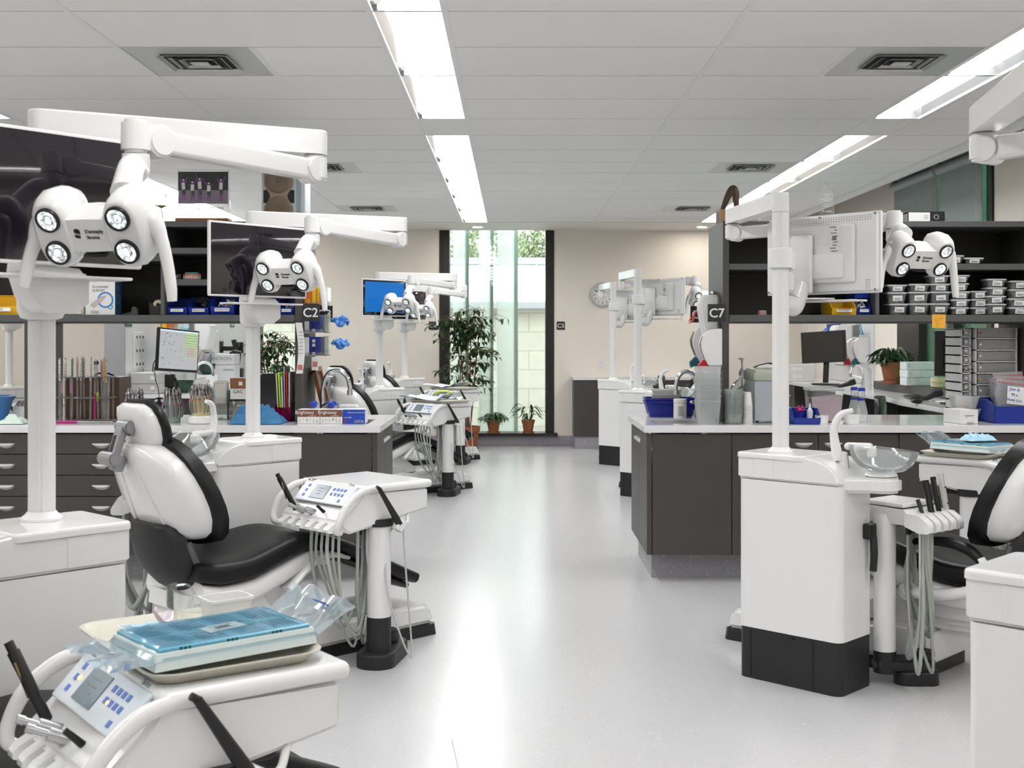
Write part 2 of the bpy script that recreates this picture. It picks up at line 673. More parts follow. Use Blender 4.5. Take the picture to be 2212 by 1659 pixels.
W1 = (gx(949, YB), gx(1197, YB))
W2 = (-3.12, -2.45)
wall_with_holes('wall_back', XL, XR, [(W2[0], W2[1], .158, CEIL + .3), (W1[0], W1[1], .158, CEIL + .3)], 'beige end wall with a tall window')
mb = MB()
mb.b2((XL - .15, YF, 0), (XL, YB, CEIL + .3))
struct(mb.obj('wall_left', WALLM, wn=False), 'beige wall of the outer bay', 'wall')
mb = MB()
mb.b2((XL, YF - .15, 0), (XR, YF, CEIL + .3))
struct(mb.obj('wall_front', WALLM, wn=False), 'beige wall behind the camera', 'wall')
WR = (8.95, 11.15, .158, 2.75)   # window in the right wall
mb = MB()
mb.b2((XR, YF, 0), (XR + .2, WR[0], CEIL + .3))
mb.b2((XR, WR[1], 0), (XR + .2, YB + .25, CEIL + .3))
mb.b2((XR, WR[0], 0), (XR + .2, WR[1], WR[2]))
mb.b2((XR, WR[0], WR[3]), (XR + .2, WR[1], CEIL + .3))
struct(mb.obj('wall_right', WALLM, wn=False), 'beige side wall beside the window recess', 'wall')
# lined partition with wall-hung equipment in the left bay
PX, PY0 = -3.2, 10.05
mb = MB()
mb.b2((PX - .16, PY0, 0), (PX, YB, CEIL))
mb.b2((PX - .165, PY0 - .02, 0), (PX + .005, PY0, CEIL), mi=1)
struct(mb.obj('wall_partition', [WALLW, mat('alloy_end_trim', (.42, .43, .45), .35, .5)], wn=False), 'white lined partition wall of the left bay', 'wall')
# plain white lining in the right bay behind the sink dispensers
mb = MB()
mb.b2((XR - .012, 11.9, .86), (XR, 13.6, 2.2), bev=.003)
struct(mb.obj('trim_4', mat('white_splashback', (.74, .75, .76), .3), wn=False), 'white splashback panel on right bay wall', 'wall panel')
mb = MB()
for y in (14.2, 14.65):
    mb.b2((XR - .03, y - .04, 0), (XR, y + .04, CEIL))
struct(mb.obj('trim_5', mat('white_trim', (.78, .77, .74), .5), wn=False), 'slim white cover strips on right bay wall', 'wall trim')
mb = MB()
mb.b2((W2[1], YB - .012, 0), (XR, YB, .125), bev=.004)
mb.b2((PX, YB - .012, 0), (W2[1], YB, .125), bev=.004)
struct(mb.obj('baseboard_back', SKIRT, wn=False), 'grey coved vinyl skirting at foot of the end wall', 'skirting')
mb = MB()
mb.b2((XR - .012, YF, 0), (XR, YB, .125), bev=.004)
struct(mb.obj('baseboard_right', SKIRT, wn=False), 'grey coved vinyl skirting along right wall', 'skirting')

# window at the end of the aisle
WPANE = thin_glass('window_glass', (.96, .99, .97), .10, 0.)
win = struct(thing('window_1', 'tall dark framed window at the end of aisle', 'window', (0, YB, 0)))
mb = MB()
for (a, b) in ((W1[0], W1[0] + .125), (W1[1] - .105, W1[1])):
    mb.b2((a, -.01, .158), (b, .24, CEIL + .28), bev=.003)
    c = (a + b) / 2
    mb.b2((c - .012, -.022, .158), (c + .012, -.008, CEIL + .2))
mb.obj('window_frame', BRONZE, win)
mb = MB()
mb.b2((W1[0] - .03, -.075, .125), (W1[1] + .04, .24, .160), bev=.004)
mb.obj('window_sill', BRONZE, win)
mb = MB()
mb.b2((W1[0] + .12, .20, .16), (W1[1] - .10, .21, CEIL + .28))
mb.obj('window_pane', WPANE, win, wn=False)
win = struct(thing('window_2', 'narrow window beyond the left bay with ficus in front', 'window', (0, YB, 0)))
mb = MB()
mb.b2((W2[0], .0, .158), (W2[0] + .05, .16, CEIL + .28))
mb.b2((W2[1] - .05, .0, .158), (W2[1], .16, CEIL + .28))
mb.b2((W2[0], -.05, .125), (W2[1], .16, .16))
mb.obj('window_frame', BRONZE, win, wn=False)
mb = MB()
mb.b2((W2[0] + .05, .09, .16), (W2[1] - .05, .10, CEIL + .28))
mb.obj('window_pane', WPANE, win, wn=False)
win = struct(thing('window_3', 'dark framed window in the right wall with grey blinds', 'window', (XR, 0, 0)))
mb = MB()
for (a, b) in ((WR[0], WR[0] + .1), (9.72, 9.86), (10.55, WR[1])):
    mb.b2((-.02, a, WR[2]), (.12, b, WR[3]), bev=.003)
mb.b2((-.02, WR[0], WR[2] - .03), (.12, WR[1], WR[2] + .05), bev=.003)
mb.obj('window_frame', BRONZE, win)
mb = MB()
mb.b2((.05, WR[0], WR[2]), (.06, WR[1], WR[3]))
mb.obj('window_pane', thin_glass('green_glass', (.42, .58, .47), .1, 0., .15, (.25, .36, .28)), win, wn=False)
# roller blinds
BLIND = mat('grey_green_blind_fabric', (.33, .38, .37), .8)
for k, (a, b, lab) in enumerate(((9.03, 9.93, 'grey green roller blind over the nearer half of side window'), (9.99, 11.1, 'grey green roller blind over the farther half of side window'))):
    t = thing('roller_blind', lab, 'blind', (XR, 0, 0), 0, 'side window blinds')
    m = MB()
    m.b2((-.060, a, 1.62), (-.056, b, 2.71))
    m.b2((-.068, a, 1.60), (-.048, b, 1.63), bev=.004)
    m.obj('blind_fabric', BLIND, t, wn=False)
    m = MB()
    m.rod((-.06, a, 2.70), (-.06, b, 2.70), .042, 20)
    m.obj('roller', mat('blind_roller', (.36, .40, .40), .5), t)
    m = MB()
    m.box((.06, .03, .1), (-.05, b - .0, 2.71), bev=.006)
    m.obj('bracket', LGREY, t)
    m = MB()
    for q in (0, .02):
        m.rod((-.085, a + .03 + q, 1.5), (-.085, a + .03 + q, 2.70), .002, 6)
    m.obj('chain', LGREY, t)

# ------------------------------------------------------------------ outside
mb = MB()
mb.b2((-9, YB + .25, -.1), (9, 40, -.02))
struct(mb.obj('ground', mat('paving_outside', (.35, .34, .32), .8), wn=False), 'pale paving outside the window', 'ground')
BRK = mat('painted_block', (.66, .67, .58), .85)
n_, l_ = nodes_of(BRK)
tc = n_.new('ShaderNodeTexCoord')
mp = n_.new('ShaderNodeMapping')
mp.inputs['Rotation'].default_value = (PI / 2, 0, 0)
br = n_.new('ShaderNodeTexBrick')
br.inputs['Scale'].default_value = 1
br.inputs['Brick Width'].default_value = .5
br.inputs['Row Height'].default_value = .28
br.inputs['Mortar Size'].default_value = .008
br.inputs['Color1'].default_value = (.66, .66, .57, 1)
br.inputs['Color2'].default_value = (.62, .62, .54, 1)
br.inputs['Mortar'].default_value = (.48, .49, .42, 1)
l_.new(tc.outputs['Object'], mp.inputs['Vector'])
l_.new(mp.outputs['Vector'], br.inputs['Vector'])
nz = n_.new('ShaderNodeTexNoise')
nz.inputs['Scale'].default_value = 6
nz.inputs['Detail'].default_value = 6
mxx = n_.new('ShaderNodeMixRGB')
mxx.blend_type = 'MULTIPLY'
mxx.inputs['Fac'].default_value = .25
l_.new(tc.outputs['Object'], nz.inputs['Vector'])
l_.new(br.outputs['Color'], mxx.inputs['Color1'])
l_.new(nz.outputs['Fac'], mxx.inputs['Color2'])
l_.new(mxx.outputs['Color'], n_['Principled BSDF'].inputs['Base Color'])
bp = n_.new('ShaderNodeBump')
bp.inputs['Strength'].default_value = .5
bp.inputs['Distance'].default_value = .01
l_.new(br.outputs['Fac'], bp.inputs['Height'])
bp.invert = True
l_.new(bp.outputs['Normal'], n_['Principled BSDF'].inputs['Normal'])
bld = thing('outbuilding', 'cream block building with white metal roof outside the window', 'building', (0, 18, 0))
mb = MB()
mb.b2((-6, 0, -.05), (6, .2, 1.80))
mb.obj('block_wall', BRK, bld, wn=False)
mb = MB()
mb.side([(0, 0), (.03, 0), (.03, .03), (0, .03)], 0, .01)
mb = MB()
ROOFW = mat('white_metal_roof', (.72, .74, .76), .45)
mb.loft([[(-6, -.15, 1.83), (6, -.15, 1.83), (6, -.15, 1.86), (-6, -.15, 1.86)], [(-6, 3.2, 2.56), (6, 3.2, 2.56), (6, 3.2, 2.59), (-6, 3.2, 2.59)]])
for k in range(-14, 15):
    x = k * .42
    mb.loft([[(x - .012, -.15, 1.86), (x + .012, -.15, 1.86), (x + .012, -.15, 1.90), (x - .012, -.15, 1.90)], [(x - .012, 3.2, 2.59), (x + .012, 3.2, 2.59), (x + .012, 3.2, 2.63), (x - .012, 3.2, 2.63)]])
mb.obj('roof', ROOFW, bld, wn=False)
mb = MB()
mb.b2((-6, -.25, 1.74), (6, -.13, 1.84), bev=.01)
mb.obj('gutter', mat('roof_gutter', (.36, .40, .42), .5), bld)
mb = MB()
mb.b2((-6, 3.1, 2.58), (6, 3.35, 2.70), bev=.02)
mb.obj('ridge_cap', mat('roof_ridge', (.40, .44, .47), .5), bld)
# glass fins outside
FIN = thin_glass('green_fin_glass', (.86, .92, .89), .10, .02, .50, (.86, .90, .87))
FINE = mat('fin_edge_glass', (.18, .26, .22), .2)
for k, (xa, xb, xc, lab) in enumerate(((980, 1005, 1012, 'frosted glass fin outside the window, behind the ficus'), (1036, 1058, 1066, 'frosted glass fin outside the window, middle of three'), (1075, 1111, 1119, 'frosted glass fin outside, nearest the bare window half'))):
    d = 15.55
    t = thing('glass_fin', lab, 'glass fin', (gx((xa + xb) / 2, d), d, 0), 0, 'glass fins outside the window')
    wd = gx(xb, d) - gx(xa, d)
    m = MB()
    m.box((wd * 1.12, .02, 3.4), (0, 0, 1.7), (0, 0, R(24)))
    m.obj('fin_panel', FIN, t, wn=False)
    m = MB()
    m.box((.035, .05, 3.4), (wd / 2 + .02, wd * .24, 1.7), (0, 0, R(24)))
    m.obj('fin_edge', FINE, t, wn=False)


def leafcard(m, p, d, up, L, W, mi=0, fold=.25, droop=.2):
    """one pointed leaf, folded along its midrib"""
    d = d.normalized()
    s = d.cross(up)
    s = s.normalized() if s.length > 1e-5 else d.orthogonal().normalized()
    n = s.cross(d)
    prof = [(0, 0), (.28, .8), (.5, 1), (.75, .62), (1, 0)]
    mid = [p + d * L * t - n * L * droop * t * t for t, _ in prof]
    lft = [mid[i] + s * W * .5 * w_ + n * W * fold * w_ for i, (t, w_) in enumerate(prof)]
    rgt = [mid[i] - s * W * .5 * w_ + n * W * fold * w_ for i, (t, w_) in enumerate(prof)]
    bm = m.bm
    mv = [bm.verts.new(q) for q in mid]
    lv = [bm.verts.new(q) for q in lft[1:4]]
    rv = [bm.verts.new(q) for q in rgt[1:4]]
    fs = [(mv[0], mv[1], lv[0]), (mv[1], mv[2], lv[1], lv[0]), (mv[2], mv[3], lv[2], lv[1]), (mv[3], mv[4], lv[2]),
          (mv[0], rv[0], mv[1]), (mv[1], rv[0], rv[1], mv[2]), (mv[2], rv[1], rv[2], mv[3]), (mv[3], rv[2], mv[4])]
    for f in fs:
        bm.faces.new(f).material_index = mi


TREEL = mat('tree_leaf', (.30, .38, .20), .7, bscale=3, noise=(.3, .7, (.40, .48, .28)))
for k, (x, z, rx, rz, sd, lab) in enumerate(((gx(1045, 27), 3.1, .95, 1.05, 3, 'pale green tree beyond the roof, behind the window middle'), (gx(1150, 31), 3.2, .62, .95, 5, 'pale green tree beyond the roof, behind the clear window half'),
                                             (gx(985, 34), 2.9, .5, .9, 6, 'pale green tree beyond the roof, behind the ficus side'))):
    rr = random.Random(sd)
    t = thing('garden_tree', lab, 'tree', (x, (27, 31, 34)[k], 0), 0, 'trees beyond the outbuilding')
    m = MB()
    for i in range(2600):
        while 1:
            v = Vector((rr.uniform(-1, 1), rr.uniform(-1, 1), rr.uniform(-1, 1)))
            if .25 < v.length < 1 + .15 * math.sin(7 * v.x + 3) * math.sin(6 * v.z):
                break
        q = Vector((v.x * rx, v.y * rx, z + v.z * rz))
        leafcard(m, q, Vector((rr.uniform(-1, 1), rr.uniform(-1, 1), rr.uniform(-.8, .6))), Vector((0, 0, 1)), .12, .07)
    m.obj('crown', TREEL, t, wn=False, ang=80)
    m = MB()
    m.rod((0, 0, 0), (0, 0, z), .09, 10, r2=.04)
    m.obj('trunk', STEM, t)
# ------------------------------------------------------------------ treatment unit: cabinet, post, bowl
# local axes: x towards the foot of its chair, y away from the chair, origin at the post


def treatment_unit():
    t = thing('treatment_unit', 'x', 'dental unit', group='treatment units')
    X0, X1, Y0, Y1 = -.304, .146, -.174, .082
    cx, cy, w_, d_ = (X0 + X1) / 2, (Y0 + Y1) / 2, X1 - X0, Y1 - Y0
    m = MB()
    m.rbox(w_ - .004, d_ - .004, 0, .198, .035, 5, (cx, cy, 0))
    for y in (Y0 - .0005, Y1 - .0015):
        for x in (cx - .11, cx + .165):
            m.b2((x - .0012, y, .01), (x + .0012, y + .002, .19), mi=1)
        m.box((.022, .012, .006), (cx - .02, y + .001, .185), mi=1)
    m.obj('base', [DARK, BLACK], t)
    m = MB()
    m.rbox(w_, d_, .200, .782, .035, 5, (cx, cy, 0))
    m.obj('body', WHITE, t)
    # lid: flat top that curves down at the head end
    m = MB()
    prof = [(X1, .784), (X1, .886), (X0 + .16, .886)]
    for k in range(1, 9):
        a = R(90 * k / 8)
        prof.append((X0 + .16 - .158 * math.sin(a), .784 + .10 * math.cos(a)))
    m.side(prof, Y0, Y1, bev=.008, seg=3)
    m.rbox(X1 + .005 - (X0 + .15), Y1 - Y0 + .010, .867, .8875, .02, 6, ((X1 + .005 + X0 + .15) / 2, cy, 0), edge=.009)
    for y in (Y0 - .0015, Y1 - .0005):
        m.box((.075, .003, .062), (X1 - .12, y + .001, .828), bev=.004, mi=0)
        m.box((.088, .0025, .074), (X1 - .12, y + .001, .828), bev=.004, mi=1)
    m.obj('lid', [WHITE, WHITE2], t)
    # fluted post with a foot ring
    m = MB()
    ring = []
    for k in range(48):
        a = 2 * PI * k / 48
        r = .0325 - (.0022 if k % 8 in (0,) else 0)
        ring.append((r * math.cos(a), r * math.sin(a)))
    m.prism(ring, 1.83 - .888, (0, 0, .888))
    m.lathe([(.030, .888), (.052, .888), (.050, .894), (.040, .902), (.0335, .910)])
    m.obj('post', WHITE2, t, ang=25)
    # arm that carries the bowl
    m = MB()
    pts = []
    bx, by = -.38, -.087
    for k in range(13):
        a = R(90 + 180 * k / 12)
        pts.append((bx + .075 * math.cos(a), by + .075 * math.sin(a)))
    pts += [(X0 + .03, Y0 + .008), (X0 + .10, Y0 + .008), (X0 + .10, Y1 - .012), (X0 + .03, Y1 - .012)]
    m.prism(pts, .058, (0, 0, .757), bev=.012, seg=3)
    m.lathe([(0, .812), (.05, .812), (.062, .82), (.055, .83), (.0, .832)], (bx, by, 0), n=28)
    m.obj('bowl_arm', WHITE, t)
    m = MB()
    out = [(.0, .0), (.05, .0), (.085, .012), (.110, .036), (.124, .066), (.130, .088)]
    inn = [(.126, .089), (.119, .066), (.105, .040), (.081, .018), (.048, .007), (0, .006)]
    m.lathe(out + inn, n=40)
    b = m.obj('glass_bowl', GLASS, t, (bx, by, .834), (R(5), R(-4), 0))
    # cup filler: tall hook and short spout on one foot
    m = MB()
    fx, fy = -.245, -.04
    m.rbox(.065, .05, .78, .905, .02, 5, (fx, fy, 0), edge=.01, sx2=.045, sy2=.035)
    m.tube([(fx + .01, fy + .01, .87), (fx + .025, fy + .015, .95), (fx + .025, fy + .015, 1.0), (fx + .005, fy - .0, 1.045), (fx - .035, fy - .02, 1.062)], [.022, .017, .014, .013, .009], 12)
    m.box((.105, .05, .028), (fx - .055, fy - .025, .925), (0, 0, R(20)), bev=.013, seg=3)
    m.box((.034, .042, .040), (fx - .10, fy - .042, .905), (0, 0, R(20)), bev=.008, seg=3)
    m.obj('water_spout', WHITE, t)
    m = MB()
    m.box((.035, .055, .06), (X0 - .016, Y0 + .06, .60), bev=.008)
    m.tube([(X0 - .03, Y0 + .06, .58), (X0 - .034, Y0 + .06, .52), (X0 - .03, Y0 + .06, .45)], .014, 10)
    m.obj('hose_socket', DARK, t)
    return t


def assistant_element():
    """low column with a small tray and five hanging handpieces, beside the treatment unit"""
    t = thing('assistant_element', 'x', 'instrument holder', group='assistant elements')
    cx, cy = 0, 0
    m = MB()
    m.cyl(.043, .085, (0, 0, .0875), n=28)
    m.prism([(-.045, -.035), (.14, -.05), (.19, -.03), (.19, .03), (.14, .045), (-.045, .035)], .05, (0, 0, .055), rot=(0, 0, R(224)), bev=.012)
    m.rbox(.17, .10, 0, .055, .045, 8, (-.085, -.09, 0), (0, 0, R(224)), edge=.012)
    m.cyl(.038, .03, (-.112, -.105, .115), n=28, bev=.006)
    m.obj('swivel_foot', DARK, t)
    m = MB()
    m.cyl(.0425, .53, (0, 0, .395), n=28)
    m.cyl(.045, .045, (0, 0, .682 - .0), n=28, bev=.008) if 0 else m.cyl(.0445, .05, (0, 0, .638), n=28, bev=.008)
    m.box((.12, .06, .04), (-.05, -.05, .636), (0, 0, R(45)), bev=.012)
    m.obj('column', WHITE, t)
    # head
    H = Matrix.Translation((-.035, -.075, 0)) @ Euler((0, 0, R(180 - 8))).to_matrix().to_4x4()
    m = MB()
    m.T = H
    m.loft([[(-.09, -.10, .625), (.09, -.10, .625), (.13, .0, .62), (.09, .10, .625), (-.09, .10, .625), (-.105, 0, .625)],
            [(-.10, -.11, .65), (.12, -.11, .648), (.165, .0, .645), (.12, .11, .648), (-.10, .11, .65), (-.115, 0, .65)],
            [(-.10, -.11, .69), (.08, -.11, .685), (.11, .0, .683), (.08, .11, .685), (-.10, .11, .69), (-.115, 0, .69)]])
    m.box((.19, .205, .016), (-.02, 0, .698), bev=.006)
    m.obj('head', WHITE, t, sub=0)
    kinds = ['camera', 'pen', 'suction', 'stub', 'plain']
    for k in range(5):
        y = .10 - .05 * k
        m = MB()
        m.T = H
        m.loft([[(.09, y - .020, .675), (.09, y + .020, .675), (.09, y + .02, .625), (.09, y - .02, .625)],
                [(.15, y - .020, .672), (.15, y + .020, .672), (.15, y + .02, .605), (.15, y - .02, .605)],
                [(.185, y - .018, .648), (.185, y + .018, .648), (.185, y + .018, .606), (.185, y - .018, .606)],
                [(.195, y - .013, .632), (.195, y + .013, .632), (.195, y + .013, .612), (.195, y - .013, .612)]])
        m.obj('holder', WHITE, t)
    m = MB()
    m.T = H
    for k in range(3):
        m.box((.014, .011, .002), (.115 + .018 * k, .112, .676 - .004 * k), bev=.0)
    m.obj('buttons', LGREY, t)
    for k, (kind, ht, r, mt) in enumerate((('camera', .15, .0125, LGREY), ('pen', .14, .011, BLACK), ('suction', .13, .0135, BLACK), ('stub', .06, .008, BLACK))):
        m = MB()
        m.T = H
        y = .10 - .05 * k
        a, b = Vector((.135, y, .64)), Vector((.095, y + .01, .66 + ht))
        m.rod(a, b, r * .85, 14, r2=r)
        if kind == 'camera':
            for q in (.35, .7):
                p = a.lerp(b, q)
                m.sph(.004, p + Vector((.012, 0, 0)), mi=1)
        if kind == 'pen':
            m.box((.003, .006, .06), a.lerp(b, .75) + Vector((.010, 0, 0)), (0, R(-15), 0), mi=2)
        m.obj('handpiece', [mt, BLACK, mat('brass_strip', (.5, .36, .16), .35, .9)], t)
    rr = random.Random(4)
    for k, (r, rib, dr) in enumerate(((.0055, 0, .46), (.0125, 1, .50), (.0125, 1, .42), (.006, 0, .55), (.0075, 1, .54), (.0042, 0, .50))):
        y = -.03 - .016 * k
        p0 = H @ Vector((.15, y, .605))
        p3 = H @ Vector((.015 + .01 * k, .05 - .022 * k, .62))
        low = .62 - dr
        mid = (p0 + p3) / 2
        dx = Vector((.05 * math.cos(k), .05 * math.sin(k * 2), 0))
        m = MB()
        pts = [p0, p0 + Vector((0, 0, -.10)), p0 + dx * .4 + Vector((0, 0, -.30)), mid + dx + Vector((0, 0, low - mid.z)), p3 - dx * .3 + Vector((0, 0, -.25)), p3 + Vector((0, 0, -.08)), p3]
        path = smooth_path(pts, 14)
        if rib:
            rings = [r * (1.07 if i % 2 else .93) for i in range(len(path))]
            m.tube(path, rings, 10, smooth=0)
        else:
            m.tube(path, r, 8, smooth=0)
        m.cyl(r * 1.5, .05, p3 + Vector((0, 0, -.01)), n=12, mi=1)
        m.obj('hose', [HOSE if r > .005 else HOSEL, BLACK], t, wn=False)
    return t


# ------------------------------------------------------------------ chair
def sn(a):
    return max(0., math.sin(a))


def ring_d(w, xb, xf, z, n=9, back=1.0, tilt=0.):
    """closed D-shaped ring: bulging back (-x) arc, shallow front, symmetric in y"""
    o = []
    for k in range(n + 1):
        a = PI * k / n
        y = w * math.cos(a)
        o.append((xf - (xf - xb) * (sn(a) ** back), y, z))
    for k in range(1, n):
        a = PI * (1 - k / n)
        y = w * math.cos(a)
        o.append((xf + .018 * math.sin(a) - .002, y, z + tilt))
    return o


def dental_chair(arm=False):
    """x towards the foot, hinge of the back near x = 0"""
    t = thing('dental_chair', 'x', 'dental chair', group='dental chairs')
    # floor base
    m = MB()
    m.loft([[(x, y, z) for x, y in p] for p, z in (([(.30, -.17), (1.22, -.20), (1.24, -.18), (1.24, .18), (1.22, .20), (.30, .17)], .0), ([(.30, -.17), (1.215, -.195), (1.235, -.175), (1.235, .175), (1.215, .195), (.30, .17)], .048))])
    m.obj('plinth', DARK, t)
    m = MB()
    m.side([(.28, .05), (1.23, .05), (1.205, .128), (1.17, .142), (.75, .146), (.45, .20), (.28, .20)], -.19, .19, bev=.018, seg=3)
    m.obj('base_cover', WHITE, t)
    m = MB()
    m.side([(.02, .17), (.62, .16), (.66, .20), (.52, .30), (.40, .37), (.10, .37), (-.02, .28)], -.13, .13, bev=.03, seg=3)
    m.side([(-.02, .26), (.10, .22), (.42, .22), (.30, .38), (.0, .38)], -.17, .17, bev=.03, seg=3)
    m.obj('lift_cover', WHITE2, t)
    # seat shell (white) and upholstery (black), one flowing profile from hip to foot
    top = [(.00, .485), (.10, .475), (.22, .483), (.36, .518), (.48, .538), (.58, .53), (.72, .485), (.88, .415), (1.04, .335), (1.16, .28)]
    wid = [.215, .235, .245, .235, .215, .20, .19, .185, .18, .165]
    thk = [.075, .09, .09, .085, .078, .068, .06, .056, .056, .05]

    def slab(f0, f1, w0, i0=0, i1=99, crown=.012, dz=0.):
        rings = []
        P = smooth_path([(x, 0, z) for x, z in top], 3)
        W = [_lerp(wid, i / (len(P) - 1)) for i in range(len(P))]
        T = [_lerp(thk, i / (len(P) - 1)) for i in range(len(P))]
        for i, p in enumerate(P):
            if i < i0 or i > i1:
                continue
            q = (P[min(i + 1, len(P) - 1)] - P[max(i - 1, 0)]).normalized()
            nrm = Vector((-q.z, 0, q.x))
            w_, t_ = W[i] + w0, T[i]
            r = []
            for (u, v) in ((-1, .35), (-.97, .12), (-.86, .0), (-.5, -.02), (0, .03), (.5, -.02), (.86, 0), (.97, .12), (1, .35), (1, .7), (.94, .92), (.8, 1), (0, 1), (-.8, 1), (-.94, .92), (-1, .7)):
                s_ = f0 + (f1 - f0) * v
                r.append(p + nrm * (-t_ * s_ + crown * (1 - abs(u)) * (v < .5) + dz) + Vector((0, u * w_, 0)))
            rings.append(r)
        return rings
    m = MB()
    m.loft(slab(0, 1, 0, crown=-.012))
    m.obj('seat_cushion', VINYL, t, ang=60)
    m = MB()
    m.loft(slab(1.02, 2.0, -.012, 1, 17, 0))
    m.obj('seat_shell', WHITE, t, ang=60)
    m = MB()
    m.loft(slab(1.05, 1.6, -.05, 16, 99, 0))
    m.obj('leg_rest', BLACK, t, ang=60)
    # curved white side arm under the knees
    m = MB()
    for s in (-1, 1):
        m.tube([(.42, s * .185, .32), (.50, s * .185, .385), (.58, s * .185, .43), (.66, s * .18, .43), (.74, s * .175, .405)], [.035, .035, .03, .024, .015], 10, flat=.55)
    m.obj('side_arm', WHITE, t, ang=60)
    # back: white shell, black upholstery, dark lumbar cover
    prof = [(.555, .10), (.570, .17), (.60, .225), (.65, .262), (.70, .276), (.76, .272), (.82, .252), (.87, .218), (.905, .172), (.928, .125), (.94, .08)]
    xe = lambda z: .045 - .42 * (z - .66)
    m = MB()
    m.loft([ring_d(w_, xe(z) - .15 * min(1, w_ / .2) ** .5, xe(z) - .015, z, 12, .72) for z, w_ in prof])
    m.obj('back_shell', WHITE, t, ang=60)
    m = MB()
    pr2 = [(.535, .10), (.553, .18), (.59, .245), (.65, .288), (.70, .303), (.76, .299), (.82, .279), (.875, .243), (.918, .195), (.945, .14), (.957, .09)]
    rings = []
    for z, w_ in pr2:
        r = []
        x = xe(z)
        for k in range(14):
            a = PI * k / 13
            r.append((x - .034 * sn(a) ** .35 - .0, w_ * math.cos(a), z))
        for k in range(1, 13):
            a = PI * (1 - k / 13)
            r.append((x + .045 - .012 * math.sin(a), w_ * .97 * math.cos(a), z))
        rings.append(r)
    m.loft(rings)
    m.obj('back_cushion', VINYL, t, ang=60)
    m = MB()
    for s in (-1, 1):
        pp = []
        for z, yy in ((.90, .045), (.84, .06), (.76, .075), (.68, .09), (.61, .105), (.575, .11)):
            w_ = _lerp([q[1] for q in prof], max(0, min(1, sum(1 for q in prof if q[0] < z) / (len(prof) - 1))))
            for (za, wa), (zb, wb) in zip(prof, prof[1:]):
                if za <= z <= zb:
                    w_ = wa + (wb - wa) * (z - za) / (zb - za)
            dep = .15 * min(1, w_ / .2) ** .5 - .015
            cc = min(.98, yy / w_)
            pp.append((xe(z) - .015 - dep * (1 - cc * cc) ** .36 - .000, s * yy, z))
        m.tube(pp, [.002, .0045, .005, .005, .0045, .002], 6)
    m.obj('shell_ridge', WHITE, t, wn=False)
    m = MB()
    rings = []
    for z, xb, xf_, w_ in ((.345, .03, .12, .10), (.38, -.03, .10, .14), (.44, -.085, .05, .165), (.50, -.115, .01, .175), (.56, -.128, -.02, .17), (.615, -.128, -.06, .15), (.63, -.125, -.07, .12)):
        rings.append(ring_d(w_, xb, xf_, z, 10, .7))
    m.loft(rings)
    m.obj('lumbar_cover', DARK, t, ang=60)
    m = MB()
    for s in (-1, 1):
        m.tube([(-.02, s * .165, .56), (.0, s * .175, .50), (.04, s * .17, .43), (.11, s * .13, .36)], .012, 8, flat=1.)
    m.obj('hinge_strip', mat('grey_hinge', (.10, .10, .105), .4), t, wn=False)
    # headrest with articulated silver link
    hp = [(.900, .065), (.920, .108), (.955, .138), (1.0, .148), (1.04, .140), (1.072, .115), (1.089, .07)]
    xh = lambda z: -.08 - .30 * (z - .92)
    hd = thing('headrest', None, None)
    hd.parent = t
    m = MB()
    m.loft([ring_d(w_ * .93, xh(z) - .075 * min(1, w_ / .1) ** .7, xh(z) - .012, z, 10, .8) for z, w_ in hp])
    m.obj('headrest_shell', WHITE, hd, ang=60)
    m = MB()
    rings = []
    for z, w_ in [(.888, .065)] + [(z + .006 * (z - .99) / .1, w_ + .012) for z, w_ in hp] + [(1.102, .07)]:
        r = []
        for k in range(12):
            a = PI * k / 11
            r.append((xh(z) - .020 * sn(a) ** .4, w_ * math.cos(a), z))
        for k in range(1, 11):
            a = PI * (1 - k / 11)
            r.append((xh(z) + .04 * sn(a) ** .5, w_ * .96 * math.cos(a), z))
        rings.append(r)
    m.loft(rings)
    m.obj('headrest_pad', VINYL, hd, ang=60)
    m = MB()
    m.cyl(.024, .09, (-.19, 0, 1.0), (PI / 2, 0, 0), bev=.004)
    m.cyl(.026, .10, (-.255, 0, .885), (PI / 2, 0, 0), bev=.004)
    m.box((.034, .05, .125), (-.222, 0, .942), (0, R(18), 0), bev=.010)
    m.box((.006, .022, .07), (-.240, 0, .938), (0, R(18), 0), bev=.002, mi=1)
    m.box((.03, .06, .05), (-.17, 0, .99), bev=.008)
    m.box((.05, .05, .06), (-.222, 0, .865), (0, R(20), 0), bev=.012)
    m.obj('headrest_link', [SILVER, DARK], hd)
    if arm:
        a = thing('armrest', None, None)
        a.parent = t
        m = MB()
        m.tube([(.34, .262, .35), (.22, .268, .355), (.09, .27, .39), (.02, .27, .455), (.05, .268, .515)], [.034, .034, .030, .027, .024], 10, flat=.7)
        m.cyl(.035, .05, (.34, .255, .35), (PI / 2, 0, 0), bev=.006)
        m.obj('arm_frame', WHITE, a, ang=60)
        m = MB()
        m.tube([(.03, .27, .49), (.09, .268, .54), (.19, .265, .562), (.32, .265, .548)], [.022, .028, .028, .018], 10, flat=.7)
        m.obj('arm_pad', VINYL, a, ang=60)
    return t


